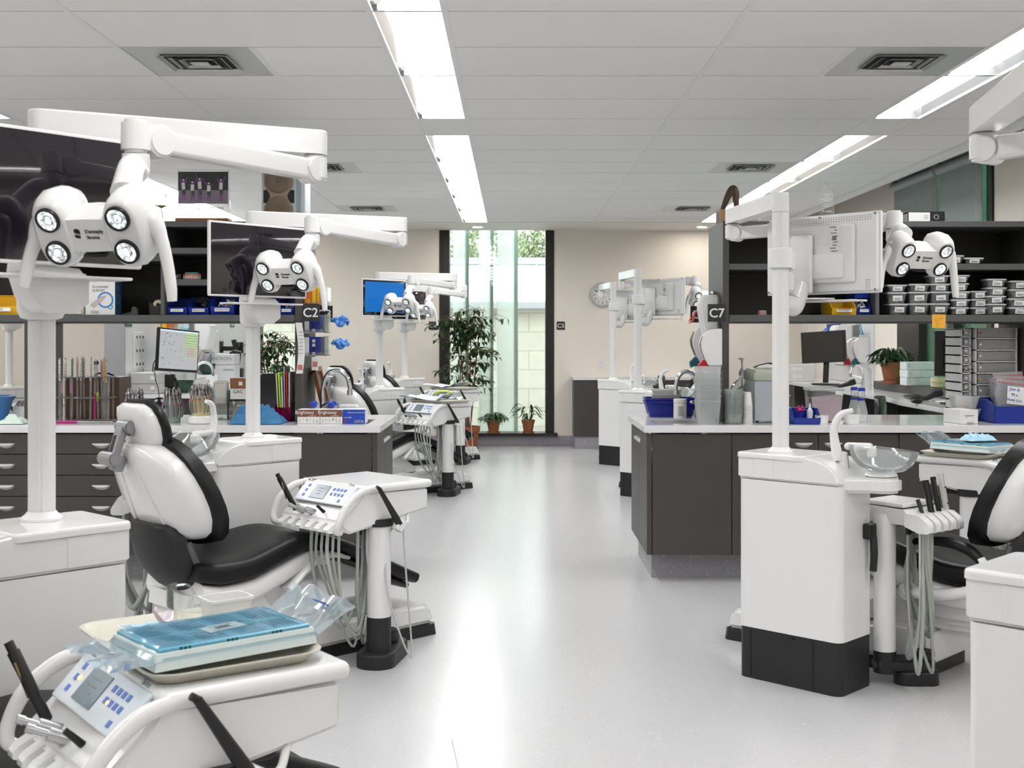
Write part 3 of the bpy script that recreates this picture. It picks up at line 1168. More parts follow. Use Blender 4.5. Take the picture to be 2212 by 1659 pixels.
# ------------------------------------------------------------------ delivery element on its own column
def delivery_unit(dz=0., cs=-1):
    """x away from the control panel (the operator sits at -x), y to the left; origin on the floor under the head's centre"""
    t = thing('delivery_unit', 'x', 'instrument console', group='delivery units')
    cx, cy = -.02, .175 * cs
    U = Matrix.Translation((0, 0, dz))
    m = MB()
    m.cyl(.050, .175, (cx, cy, .1125), n=32)
    m.rbox(.34, .16, 0, .06, .075, 8, (cx + .06, cy + .05, 0), (0, 0, R(35)), edge=.012)
    m.cyl(.062, .05, (cx + .11, cy + .10, .085), n=28, bev=.01)
    m.obj('column_foot', DARK, t)
    m = MB()
    m.cyl(.049, .36 + dz, (cx, cy, .38 + dz / 2), n=32)
    m.obj('column', WHITE, t)
    m = MB(U)
    m.cyl(.06, .03, (cx, cy, .565), n=28, bev=.004)
    m.b2((-.16, -.15, .545), (.12, .15, .578), bev=.01)
    m.obj('underside', DARK, t)
    Y = .222
    # casing: side profile swept across
    m = MB(U)
    m.side([(-.215, .545), (-.19, .536), (.212, .598), (.22, .606), (.22, .690), (-.125, .700), (-.160, .655), (-.235, .585), (-.238, .565)], -Y + .012, Y - .012, bev=.010, seg=3)
    m.obj('casing', WHITE, t)
    m = MB(U)
    m.b2((-.125, -Y, .689), (.235, Y, .722), bev=.014, seg=3)
    m.obj('top_plate', WHITE, t)
    # side handles: arcs sweeping from the top plate to the nose
    for s in (-1, 1):
        m = MB(U)
        m.tube([(-.085, s * (Y - .013), .706), (-.16, s * (Y - .003), .694), (-.225, s * (Y + .002), .648), (-.258, s * (Y + .0), .590), (-.262, s * (Y - .01), .556), (-.235, s * (Y - .02), .545)], [.011, .013, .013, .012, .012, .010], 12, flat=1.25)
        m.obj('handle', WHITE, t, wn=False)
    # control panel on the slope
    ang = math.atan2(.700 - .585, -.125 + .235)
    P = Matrix.Translation((-.158, 0, .677)) @ Euler((0, -ang, 0)).to_matrix().to_4x4() @ Euler((0, 0, R(-90))).to_matrix().to_4x4()
    m = MB(U)
    m.T = U @ P
    m.box((.345, .098, .010), (0, 0, .0), bev=.004)
    m.obj('control_panel', mat('panel_membrane', (.70, .74, .78), .25), t)
    m = MB(U)
    m.T = U @ P
    m.box((.098, .068, .003), (-.035, .002, .006), bev=.001)
    m.obj('display', mat('lcd_blue_grey', (.13, .17, .20), .2, emit=(.2, .28, .34), estr=.12), t)
    m = MB(U)
    m.T = U @ P
    for x, y in [(-.128, .026), (-.128, .002), (-.128, -.022)] + [(.045 + .024 * i, .022 - .024 * j) for i in range(4) for j in range(2)] + [(.117, -.03)]:
        m.box((.0145, .0135, .002), (x, y, .0055), bev=.0005)
    m.obj('buttons', mat('button_blue', (.10, .20, .55), .4), t)
    m = MB(U)
    m.T = U @ P
    m.cyl(.004, .003, (-.112, .004, .0065), n=10)
    m.cyl(.004, .003, (.060, -.004, .0065), n=10)
    m.obj('indicator_light', mat('amber_light', (1, .4, .1), .4, emit=(1, .42, .12), estr=3.), t)
    m = MB(U)
    m.T = U @ P
    for k in range(3):
        m.box((.045 - .008 * k, .0022, .0005), (-.035, .018 - .014 * k, .0078))
    m.text('Sinius', .017, (.125, .058, .001), (0, 0, 0))
    m.text('Dentsply', .0085, (-.135, .060, .001), (0, 0, 0), mi=1)
    m.text('Sirona', .0085, (-.139, .051, .001), (0, 0, 0), mi=1)
    m.sph(.0055, (-.163, .056, .001), (1, 1, .2), mi=1)
    m.obj('lettering', [INKG, INK], t, wn=False)
    # nose with five holder tongues
    for k in range(6):
        y = Y - .062 - .062 * k
        m = MB(U)
        m.loft([[(-.165, y - .024, .640), (-.165, y + .024, .640), (-.165, y + .026, .55), (-.165, y - .026, .55)],
                [(-.215, y - .020, .590), (-.215, y + .020, .590), (-.215, y + .025, .545), (-.215, y - .025, .545)],
                [(-.262, y - .017, .566), (-.262, y + .017, .566), (-.262, y + .023, .542), (-.262, y - .023, .542)],
                [(-.272, y - .015, .556), (-.272, y + .015, .556), (-.272, y + .018, .545), (-.272, y - .018, .545)]])
        m.obj('holder', WHITE, t)
    # handpieces standing in the holders
    spec = [(0, 'pen', .15), (1, 'motor', .055), (2, 'motor', .06), (3, 'stub', .05)]
    for k, kind, ln in spec:
        y = Y - .093 - .062 * k
        m = MB(U)
        if kind == 'pen':
            a, b = Vector((-.205, y, .59)), Vector((-.262, y + .05, .735))
            m.rod(a, b, .0105, 14, r2=.012)
            m.rod(b, b + (b - a).normalized() * .02, .009, 14)
            m.box((.003, .005, .075), a.lerp(b, .62) + Vector((-.0115, 0, .003)), (0, R(-20), R(10)), mi=1)
        elif kind == 'motor':
            a, b = Vector((-.195, y, .598)), Vector((-.245, y + .012, .598 + .022))
            m.rod(a, b, .013, 16, mi=2)
            m.rod(b, b.lerp(a, -.45), .007, 12, mi=2)
            m.rod(b.lerp(a, -.45), b.lerp(a, -.7), .009, 12, mi=2)
        else:
            a, b = Vector((-.195, y, .60)), Vector((-.235, y + .012, .64))
            m.rod(a, b, .008, 12, r2=.006)
        m.obj('handpiece', [BLACK, mat('brass_strip'), STEEL], t)
    # syringe on the near side bracket
    m = MB(U)
    a = Vector((.02, -Y - .035, .56))
    b = Vector((-.075, -Y - .022, .712))
    m.rod(a, b, .015, 14, r2=.0085)
    m.rod(b, b + Vector((-.012, 0, .008)), .007, 10)
    m.rod(a, a + Vector((.02, 0, -.03)), .008, 10, r2=.005)
    m.obj('syringe', BLACK, t)
    m = MB(U)
    m.box((.04, .034, .05), (.025, -Y - .030, .555), (0, R(32), 0), bev=.006)
    m.tube([(.03, -Y - .02, .555), (.08, -Y - .01, .555), (.11, -Y + .02, .58), (.13, -Y + .04, .598)], .008, 10)
    m.obj('syringe_bracket', WHITE, t)
    # hoses
    rr = random.Random(9)
    for k in range(9):
        if k < 6:
            p0 = Vector((-.235, -.01 - .036 * k, .548))
        else:
            p0 = Vector((-.12 + .05 * (k - 6), -Y + .06, .55))
        p3 = Vector((-.06 + .014 * k, -.12 + .006 * k, .555))
        low = rr.uniform(.045, .17) if k not in (0,) else .14
        mid = p0.lerp(p3, .55)
        m = MB(U)
        sw = Vector((rr.uniform(-.03, .03), rr.uniform(-.04, .02), 0))
        pts = [p0, p0 + Vector((0, 0, -.12)), p0.lerp(p3, .12) + sw + Vector((0, 0, -.30)), mid + sw + Vector((0, 0, low - mid.z)), p3.lerp(p0, .06) + Vector((0, 0, -.26)), p3 + Vector((0, 0, -.06)), p3]
        m.tube(pts, .0058 if k % 3 else .0072, 8, smooth=8)
        m.obj('hose', [HOSE, HOSEL][k % 4 == 3], t, wn=False)
    m = MB(U)
    a = Vector((.04, -Y - .035, .53))
    m.tube([a, a + Vector((.012, 0, -.14)), a + Vector((.03, -.01, -.40)), a + Vector((.02, -.03, -.515)), a + Vector((-.03, -.02, -.42)), (-.03, -.24, .30), (-.01, -.2, .50), (0, -.18, .555)], .0038, 8, smooth=8)
    m.obj('hose', HOSEL, t, wn=False)
    m = MB(U)
    for k in range(5):
        m.cyl(.011, .04, (-.06 + .03 * k, -.115, .53), (R(8), R(8), 0), n=12)
    m.obj('hose_coupling', BLACK, t)
    return t


LEDM = mat('led_glow', (.5, .52, .53), .15, emit=(.93, 1, 1), estr=1.)
_n, _l = nodes_of(LEDM)
_t = _n.new('ShaderNodeTexCoord')
_v = _n.new('ShaderNodeTexVoronoi')
_v.inputs['Scale'].default_value = 120
_r = _n.new('ShaderNodeMapRange')
_r.inputs['From Min'].default_value, _r.inputs['From Max'].default_value = .1, .8
_r.inputs['To Min'].default_value, _r.inputs['To Max'].default_value = 1.5, .12
_l.new(_t.outputs['Object'], _v.inputs['Vector'])
_l.new(_v.outputs['Distance'], _r.inputs['Value'])
_l.new(_r.outputs['Result'], _n['Principled BSDF'].inputs['Emission Strength'])


# ------------------------------------------------------------------ operating light on an articulated arm
def operating_light(j1, j2, head, yaw, pitch, mirror=1, neck=None):
    """world-aligned, origin at the post's foot: j1 elbow, j2 end of second arm, head = lamp face centre"""
    t = thing('operating_light', 'x', 'dental lamp', group='operating lights')
    j1, j2, head = Vector(j1), Vector(j2), Vector(head)
    m = MB()
    zt, zb = 1.908, 1.842
    d = Vector((j1.x, j1.y, 0))
    L = d.length
    A = Matrix.Rotation(math.atan2(d.y, d.x), 4, 'Z')
    m.T = A
    m.rbox(L + .066, .066, zb, zt, .032, 6, (L / 2, 0, 0), edge=.006)
    m.T = Matrix()
    m.cyl(.0335, .03, (0, 0, 1.846), n=28)
    m.obj('upper_arm', WHITE, t)
    m = MB()
    m.cyl(.0335, .068, (j1.x, j1.y, 1.806), n=28, bev=.006)
    e = (j2 - j1)
    el = Vector((e.x, e.y, 0)).normalized()
    q = Euler((0, 0, math.atan2(el.y, el.x))).to_matrix().to_4x4()
    m.T = Matrix.Translation((j1.x, j1.y, 1.80)) @ q
    m.cyl(.037, .062, (.015, 0, 0), (PI / 2, 0, 0), n=28, bev=.006)
    m.T = Matrix()
    m.obj('elbow_joint', WHITE, t)
    m = MB()
    a = Vector((j1.x, j1.y, 1.80)) + el * .03
    b = Vector(j2)
    v = b - a
    pitch2 = math.atan2(v.z, Vector((v.x, v.y, 0)).length)
    m.T = Matrix.Translation((a + b) / 2) @ q @ Euler((0, -pitch2, 0)).to_matrix().to_4x4()
    m.box((v.length, .05, .056), bev=.010, seg=3)
    m.T = Matrix()
    m.obj('lower_arm', WHITE, t)
    m = MB()
    m.T = Matrix.Translation(j2) @ q
    m.cyl(.040, .056, (-.005, 0, .0), (PI / 2, 0, 0), n=28, bev=.006)
    m.cyl(.0345, .080, (.055, 0, .004), n=28, bev=.008)
    m.box((.06, .05, .05), (.03, 0, .012), bev=.01)
    m.T = Matrix()
    hub = Vector(j2) + el * .055
    m.obj('wrist_joint', WHITE, t)
    # neck and lamp head
    Rm = Euler((0, 0, R(yaw))).to_matrix().to_4x4() @ Euler((R(pitch), 0, 0)).to_matrix().to_4x4()
    Hm = Matrix.Translation(head) @ Rm      # face looks along -Y of the head, tipped downwards
    back = Hm @ Vector(neck or (.055 * mirror, .10, .055))
    m = MB()
    m.tube([hub + Vector((0, 0, -.036)), hub + Vector((0, 0, -.075)), hub.lerp(back, .45) + Vector((0, 0, -.012)), back], [.0325, .032, .030, .034], 16, smooth=8)
    m.obj('neck', WHITE, t, wn=False)
    m = MB()
    m.T = Hm

    def ell(cx, cz, rx, rz, y, n=20, p=2.6):
        o = []
        for k in range(n):
            a = 2 * PI * k / n
            c, s_ = math.cos(a), math.sin(a)
            o.append((cx + rx * math.copysign(abs(c) ** (2 / p), c), y, cz + rz * math.copysign(abs(s_) ** (2 / p), s_)))
        return o
    for s in (-1, 1):
        c = s * .088
        m.loft([ell(c, 0, .034, .070, -.004), ell(c, 0, .043, .080, 0), ell(c + s * .002, .0, .050, .088, .02), ell(c + s * .004, .004, .052, .088, .05), ell(c, .012, .044, .074, .085), ell(c - s * .01, .022, .028, .046, .108), ell(c - s * .012, .024, .012, .02, .114)])
    m.loft([ell(0, -.002, .085, .040, .0, 16, 4), ell(0, -.002, .085, .044, .012, 16, 4), ell(0, .008, .08, .040, .05, 16, 3), ell(0, .02, .07, .026, .075, 16, 3)])
    m.obj('lamp_body', WHITE, t, ang=55)
    m = MB()
    m.T = Hm
    m.b2((-.028, -.002, -.055), (.028, .03, -.047), bev=.002)
    m.obj('sensor_slot', BLACK, t, wn=False)
    for s in (-1, 1):
        for z in (-.040, .040):
            hl = m = MB()
            m.T = Hm
            m.lathe([(.0235, .0065), (.0285, .0065), (.0295, .0), (.0265, -.001), (.0245, .004)], (s * .086, -.004, z), (PI / 2, 0, 0), n=28, mi=0)
            m.lathe([(0, .0), (.0245, .0)], (s * .086, -.0062, z), (PI / 2, 0, 0), n=28, mi=1)
            m.lathe([(.0105, .0006), (.0115, .0024), (.0128, .0006)], (s * .086, -.0065, z), (PI / 2, 0, 0), n=28, mi=2)
            m.sph(.005, (s * .086, -.0085, z), mi=1, u=10, v=6)
            m.obj('led', [BLACK, LEDM, mat('led_lens', (.6, .62, .64), .12, .9)], t, wn=False)
    for s in (-1, 1):
        m = MB()
        m.T = Hm
        x = s * .135
        e_ = 1. if s > 0 else .74
        m.tube([(s * .116, .048, .012), (s * .140, .042, .008), (s * .158, .026, -.025), (s * .170, .004, -.075 * e_), (s * .178, -.022, -.125 * e_), (s * .180, -.036, -.150 * e_)], [.024, .022, .014, .0125, .012, .010], 12, flat=1.2)
        m.obj('handle', WHITE, t, wn=False)
    m = MB()
    m.T = Hm
    m.text('Dentsply', .0125, (.016, -.0012, .008), (PI / 2, 0, 0))
    m.text('Sirona', .0125, (.010, -.0012, -.006), (PI / 2, 0, 0))
    m.prism([(-.0075, .002), (.0065, -.002), (.0065, .008), (0, .012), (-.0075, .010)], .0008, (-.026, -.0005, .004), (PI / 2, 0, 0))
    m.prism([(-.0075, -.010), (.004, -.012), (.0065, -.006), (-.0075, -.002)], .0008, (-.026, -.0005, .004), (PI / 2, 0, 0))
    m.obj('logo', INK, t, wn=False)
    return t


# ------------------------------------------------------------------ patient monitor on the post
def unit_monitor(dist, on=None, phi=0., side=0.):
    """screen faces -y; the post stands at (side, dist)"""
    t = thing('patient_monitor', 'x', 'monitor', group='patient monitors')
    W, H, zc = .546, .322, 1.675
    m = MB()
    m.box((W, .016, H), (0, 0, zc), bev=.006)
    m.box((W - .02, .02, H - .02), (0, .012, zc), bev=.006)
    m.box((.30, .025, .235), (-.02, .03, zc + .0), bev=.012)
    m.box((.21, .016, .10), (-.02, .045, zc - .05), bev=.006)
    for r in range(3):
        for k in range(40):
            m.box((.004, .0016, .003), (-.235 + .012 * k, .0222, zc + .145 - .008 * r), mi=1)
    for x in (-.255, 0, .255):
        m.cyl(.005, .002, (x, .0222, zc + .15), (PI / 2, 0, 0), n=10, mi=1)
    for x in (-.255, .255):
        m.cyl(.005, .002, (x, .0222, zc - .148), (PI / 2, 0, 0), n=10, mi=1)
    for r in range(3):
        for k in range(5):
            m.box((.004, .0016, .003), (-.215 - .008 * r, .0222, zc - .11 - .008 * k), mi=1)
    m.obj('case', [WHITE2, INKG], t)
    m = MB()
    m.box((W - .018, .002, H - .018), (0, -.0082, zc), bev=.0008)
    m.obj('screen', SCREEN, t, wn=False)
    if on:
        m = MB()
        m.box((W - .065, .001, H - .062), (0, -.0098, zc + .006))
        m.obj('picture', on, t, wn=False)
    # rating label on the back
    m = MB()
    m.box((.050, .001, .115), (-.085, .0435, zc + .055))
    rr = random.Random(2)
    for k in range(9):
        m.box((.012 + .02 * rr.random(), .0008, .004), (-.085 + .008 * rr.uniform(-1, 1), .0442, zc + .105 - .012 * k), mi=1)
    m.box((.02, .0008, .016), (-.085, .0442, zc + .06), mi=1)
    m.obj('label_plate', [PAPER, INKG], t, wn=False, label='white rating label on the back of the case')
    # mount: plate, horn-shaped swivel arm, clamp round the post, keyboard shelf below
    m = MB()
    m.box((.10, .030, .24), (.06, .060, zc - .04), bev=.012)
    if dist > .2:
        m.tube([(.06, .075, zc - .12), (.06, .10, zc - .17), (.055, .13, zc - .205), (.05, .19, zc - .20)], [.045, .05, .048, .035], 12, flat=.9)
    m.obj('mount_plate', WHITE, t)
    m = MB()
    px, py = side, dist
    e = Vector((px, py, 0))
    zk = 1.66 if dist > .2 else 1.50
    if dist > .2:
        a = Vector((.05, .19, 0))
        m.cyl(.04, .075, (a.x, a.y, zk - .10), n=24, bev=.006)
        m.cyl(.043, .085, (a.x, a.y, zk - .015), n=24, bev=.008)
        dd = Vector((px, py, 0)) - a
        q_ = dd * (1 - .044 / dd.length)
        m.box((q_.length, .075, .075), (a.x + q_.x / 2, a.y + q_.y / 2, zk - .012), (0, 0, math.atan2(dd.y, dd.x)), bev=.008)
        m.lathe([(.0345, -.05), (.044, -.05), (.047, -.046), (.047, .026), (.044, .03), (.0345, .03), (.0345, -.05)], (px, py, zk))
    else:
        m.loft([[(px - .06, py - .12, 1.40), (px + .02, py - .12, 1.40), (px + .02, py - .055, 1.40), (px - .06, py - .055, 1.40)],
                [(px - .10, py - .13, 1.44), (px + .05, py - .13, 1.425), (px + .05, py - .050, 1.425), (px - .10, py - .050, 1.44)],
                [(px - .12, py - .13, 1.50), (px + .05, py - .13, 1.48), (px + .05, py - .050, 1.48), (px - .12, py - .050, 1.50)],
                [(px - .12, py - .12, 1.52), (px + .03, py - .12, 1.51), (px + .03, py - .055, 1.51), (px - .12, py - .055, 1.52)]])
        m.lathe([(.0345, 1.385), (.050, 1.39), (.058, 1.41), (.060, 1.47), (.056, 1.50), (.048, 1.51), (.0345, 1.51), (.0345, 1.385)], (px, py, 0))
    m.obj('swivel_arm', WHITE, t, ang=60)
    m = MB()
    m.box((.40, .09, .008), (.02, .0, zc - H / 2 - .028), bev=.003)
    m.prism([(-.10, .02), (.10, .02), (.05, .10), (-.05, .10)], .006, (.03, 0, zc - H / 2 - .022))
    m.obj('shelf', WHITE, t)
    return t
# ------------------------------------------------------------------ the eight chairs and what belongs to each
LPX, RPX = -1.172, 1.056
THL, THR = R(46.2), R(136)


def loc_of(px, d, th, x, y):
    return (px + x * math.cos(th) - y * math.sin(th), d + x * math.sin(th) + y * math.cos(th))


SPOTS = {   # post x, post depth, axis, how one finds it
    'c1': (LPX, 3.03, THL, 'nearest to the viewer on the left'),
    'c2': (LPX, 5.50, THL, 'in front of the drawer counter'),
    'c3': (LPX, 10.75, THL, 'just beyond the drawer counter'),
    'c4': (LPX, 13.25, THL, 'near the tall window'),
    'c5': (RPX, 12.70, THR, 'before the wall clock'),
    'c6': (RPX, 10.20, THR, 'just beyond the blue tub counter'),
    'c7': (RPX, 4.78, THR, 'in front of the blue tub counter'),
    'c8': (RPX, 2.36, THR, 'nearest to the viewer on the right'),
    'c0': (-4.55, 11.0, THL, 'in the outer bay beyond the partition'),
}
tu = treatment_unit()
ae = assistant_element()
ch = dental_chair()
cha = dental_chair(True)
du = delivery_unit(.02)
duh = delivery_unit(.055)
dur = delivery_unit(.06, 1)
lampL = operating_light((.64, .29, 0), (.33, -.135, 1.825), (.195, -.315, 1.600), -22, 30, 1)
lampN = operating_light((.63, .31, 0), (.315, -.11, 1.812), (.23, -.325, 1.570), -13, 30, 1)
lampR = operating_light((-.075, .62, 0), (.47, .25, 1.815), (.59, .08, 1.65), 16, 30, -1, (-.05, .10, .06))
SCRB = mat('screen_on_blue', (.002, .05, .22), .3, emit=(.004, .115, .36), estr=.9)
monL = unit_monitor(.134, None, side=.078)
monB = unit_monitor(.134, SCRB, side=.078)
monR = unit_monitor(.274, None, side=.006)
used = set()


def put(proto, loc, rz, label):
    if proto.name in used:
        return dup(proto, loc, rz, label)
    used.add(proto.name)
    proto.location = loc
    proto.rotation_euler = (0, 0, rz)
    proto['label'] = label
    return proto


for key, (px, d, th, where) in SPOTS.items():
    right = px > 0
    put(tu, (px, d, 0), th, f'white dental cabinet with post and glass bowl, {where}')
    if key not in ('c8', 'c1', 'c0'):
        put(ae, (*(loc_of(px, d, th, -.33, -.215) if right else loc_of(px, d, th, -.40, .05)), 0), th if right else th - R(25), f'hose and handpiece holder on short white column, {where}')
    if key in ('c7', 'c6', 'c5'):
        put(cha, (*loc_of(px, d, th, -.72, -.565), 0), th, f'black and white dental chair with armrest, {where}')
    elif key != 'c8':
        put(ch, (*loc_of(px, d, th, -.66, -.41), 0), th, f'black and white dental chair, {where}')
    if not right:
        put(monB if key == 'c3' else monL, (px + .056, d - .145, 0), R(51.5), f'{"blue-lit" if key == "c3" else "dark"} patient monitor on white post, {where}')
        put(lampN if key == 'c1' else lampL, (px, d, 0), 0, f'white four-bulb operating light on long arm, {where}')
    else:
        if key != 'c8':
            put(monR, (px + .211, d + .175, 0), R(131), f'white-backed patient monitor seen from behind, {where}')
        put(lampR, (px, d, 0), R(-16) if key == 'c8' else 0, f'white four-bulb operating light on folded arm, {where}')
put(du, (-.655, 5.11, 0), R(45.4), 'white instrument console with screen and bare top, beside the drawer counter')
put(du, (-.617, 2.29, 0), R(37), 'white instrument console carrying the large blue pack, nearest to the viewer')
put(duh, (-.65, 10.36, 0), R(45.4), 'white instrument console with tray and yellow glasses')
put(duh, (-.65, 12.86, 0), R(45.4), 'white instrument console with papers on tray by the tall window')
put(dur, (2.22, 5.73, 0), R(135), 'white instrument console with blue mask on tray, behind the glass bowl')
put(duh, (-4.03, 10.52, 0), R(45.4), 'white instrument console glimpsed in the outer bay')
# ------------------------------------------------------------------ counters with shelving, one each side of the aisle
YA, YBK = 6.62, 7.50
HX, HF, HB, HT = 1.19, 6.86, 7.36, 1.992
KNOB = CHROME


def half_moon(m, x, y, z, w_=.098, face=0):
    """shallow chrome cup pull, flat top and curved lower edge; face 0 looks to -y"""
    rings = []
    for k in range(13):
        a = PI * k / 12
        px_, pz = w_ / 2 * math.cos(a), -.028 * math.sin(a)
        rings.append((px_, pz))
    o = [(px_, 0, pz) for px_, pz in rings]
    top = [(px_ * .96, -.020, pz * .45) for px_, pz in rings]
    m.T = Matrix.Translation((x, y, z)) @ Euler((0, 0, face)).to_matrix().to_4x4()
    m.loft([o, top])
    m.T = Matrix()


def cabinet(x0, x1, side, kind, label, handle=0):
    t = thing('base_cabinet', label, 'cabinet', (0, 0, 0), 0, 'dark base cabinets under the counters')
    m = MB()
    m.b2((x0 + .001, YA + .022, .15), (x1 - .001, YBK - .02, TOP - .046), mi=0)
    m.obj('carcass', LAMD, t, wn=False)
    if kind == 'drawers':
        zs = [.812, .700, .585, .470, .152]
        for k in range(4):
            m = MB()
            m.b2((x0 + .002, YA, zs[k + 1] + .002), (x1 - .002, YA + .02, zs[k] - .002), bev=.0015, seg=1)
            dr = m.obj('drawer', LAM, t)
            m = MB()
            half_moon(m, (x0 + x1) / 2, YA - .0005, zs[k] - .052)
            m.obj('handle', PULL, dr, label='silver half-moon handle')
    else:
        m = MB()
        m.b2((x0 + .002, YA, .152), (x1 - .002, YA + .02, .810), bev=.0015, seg=1)
        dr = m.obj('door' if kind == 'door' else 'panel', LAM, t)
        if kind == 'door':
            m = MB()
            half_moon(m, x1 - .08 if handle > 0 else x0 + .08, YA - .0005, .763)
            m.obj('handle', PULL, dr, label='silver half-moon handle')
    return t


def sink_cabinet(side):
    """end cabinet facing the aisle, two doors with small cup pulls"""
    s = side
    xa, xb = s * .735, s * 1.195
    t = thing('base_cabinet', 'dark end cabinet under sink, two doors facing the aisle, ' + ('with glove boxes above' if s < 0 else 'with blue tubs above'), 'cabinet', (0, 0, 0), 0, 'dark base cabinets under the counters')
    m = MB()
    m.b2((min(xa, xb) + (.02 if s > 0 else 0), YA + .022, .15), (max(xa, xb) - (.02 if s < 0 else 0), YBK - .02, TOP - .22))
    m.obj('carcass', LAMD, t, wn=False)
    m = MB()
    m.b2((min(s * .765, xb), YA, .152), (max(s * .765, xb), YA + .02, .810), bev=.0015, seg=1)
    m.b2((min(s * .735, s * .761), YA, .152), (max(s * .735, s * .761), YA + .02, .810), bev=.0015, seg=1)
    m.obj('panel', LAM, t)
    for k, (a, b) in enumerate(((YA + .022, YA + .43), (YA + .434, YBK - .02))):
        m = MB()
        m.b2((min(s * .735, s * .753), a, .152), (max(s * .735, s * .753), b, .810), bev=.0015, seg=1)
        d = m.obj('door', LAM, t)
        m = MB()
        half_moon(m, s * .7345, YA + .375 if k == 0 else YA + .49, .758, .06, R(-90) if s > 0 else R(90))
        if s > 0:
            pass
        m.obj('knob', PULL, d, label='small silver cup pull')
    return t


def worktop(side, xend):
    s = side
    # slab with a rectangular cut-out for the sink
    hx0, hx1, hy0, hy1 = (.80, 1.06, 6.74, 7.12)
    e = sorted((s * .715, s * xend))
    hx = sorted((s * hx0, s * hx1))
    z0, z1 = TOP - .040, TOP
    m = MB()
    bm = bmesh.new()
    out = [(e[0], 6.60), (e[1], 6.60), (e[1], YBK), (e[0], YBK)]
    inn = [(hx[0], hy0), (hx[1], hy0), (hx[1], hy1), (hx[0], hy1)]
    vo = [[bm.verts.new((*p, z)) for p in out] for z in (z0, z1)]
    vi = [[bm.verts.new((*p, z)) for p in inn] for z in (z0, z1)]
    for k in range(4):
        j = (k + 1) % 4
        bm.faces.new([vo[0][k], vo[0][j], vo[1][j], vo[1][k]])
        bm.faces.new([vi[0][j], vi[0][k], vi[1][k], vi[1][j]])
        bm.faces.new([vo[1][k], vo[1][j], vi[1][j], vi[1][k]])
        bm.faces.new([vo[0][j], vo[0][k], vi[0][k], vi[0][j]])
    bmesh.ops.recalc_face_normals(bm, faces=bm.faces[:])
    bmesh.ops.bevel(bm, geom=[x for x in bm.edges if x.calc_face_angle(0) > .5], offset=.003, segments=2, affect='EDGES')
    m._add(bm, Matrix(), 0)
    o = m.obj('worktop', QUARTZ)
    tag(o, 'long white worktop on the dark cabinets, ' + ('holding plier stands and glove boxes' if s < 0 else 'holding tubs and cup stacks'), 'worktop')
    t = thing('sink', 'steel sink basin let into the white worktop ' + ('behind the glove boxes' if s < 0 else 'beside the blue tubs'), 'sink', (s * (hx0 + hx1) / 2, (hy0 + hy1) / 2, TOP))
    m = MB()
    w_, d_ = hx1 - hx0 - .012, hy1 - hy0 - .012
    m.loft([[(-w_ / 2, -d_ / 2, -.003), (w_ / 2, -d_ / 2, -.003), (w_ / 2, d_ / 2, -.003), (-w_ / 2, d_ / 2, -.003)],
            [(-w_ / 2 + .01, -d_ / 2 + .01, -.16), (w_ / 2 - .01, -d_ / 2 + .01, -.16), (w_ / 2 - .01, d_ / 2 - .01, -.16), (-w_ / 2 + .01, d_ / 2 - .01, -.16)]], cap=False)
    m.b2((-w_ / 2 + .01, -d_ / 2 + .01, -.165), (w_ / 2 - .01, d_ / 2 - .01, -.16))
    m.obj('basin', STEEL, t, wn=False)
    m = MB()
    m.cyl(.03, .004, (0, 0, -.157), bev=.001)
    m.obj('drain', CHROME, t)


def plinth(side, xend):
    e = sorted((side * .775, side * xend))
    m = MB()
    m.b2((e[0], YA + .14, 0), (e[1], YBK - .03, .149))
    o = m.obj('trim_6' if side < 0 else 'trim_7', SKIRT, wn=False)
    struct(o, 'speckled grey coved plinth under the counter', 'plinth')


def shelving(side, xend, shelves, dividers, feet, label):
    s = side
    t = thing('shelf_unit', label, 'shelving')
    m = MB()
    e = sorted((s * HX, s * (HX + .035)))
    m.b2((e[0], HF, TOP + .001), (e[1], HB, HT), bev=.0015, seg=1)
    m.obj('end_panel', LAM, t)
    for x in feet:
        m = MB()
        m.b2((x - .0175, HF, TOP + .001), (x + .0175, HB, HT - .03), bev=.0015, seg=1)
        m.obj('upright', LAM, t)
    x0, x1 = sorted((s * (HX + .036), s * xend))
    m = MB()
    m.b2((x0, HF - .001, HT - .032), (x1, HB, HT), bev=.0015, seg=1)
    m.obj('top_board', EDGE, t)
    m = MB()
    m.b2((x0, HF - .001, 1.424), (x1, HB, 1.463), bev=.0015, seg=1)
    m.b2((x0, HF + .001, 1.418), (x1, HB - .001, 1.4235), mi=1)
    m.obj('bottom_board', [EDGE, LAMD], t)
    m = MB()
    m.b2((x0, HB - .016, 1.464), (x1, HB - .001, HT - .033))
    m.obj('back_panel', LAMD, t, wn=False)
    for x in dividers:
        m = MB()
        m.b2((x - .011, HF, 1.464), (x + .011, HB - .017, HT - .033), bev=.001, seg=1)
        m.obj('divider', EDGE, t)
    for (a, b, z) in shelves:
        m = MB()
        m.b2((min(a, b), HF + .002, z - .034), (max(a, b), HB - .017, z), bev=.001, seg=1)
        m.obj('shelf', EDGE, t)
    return t


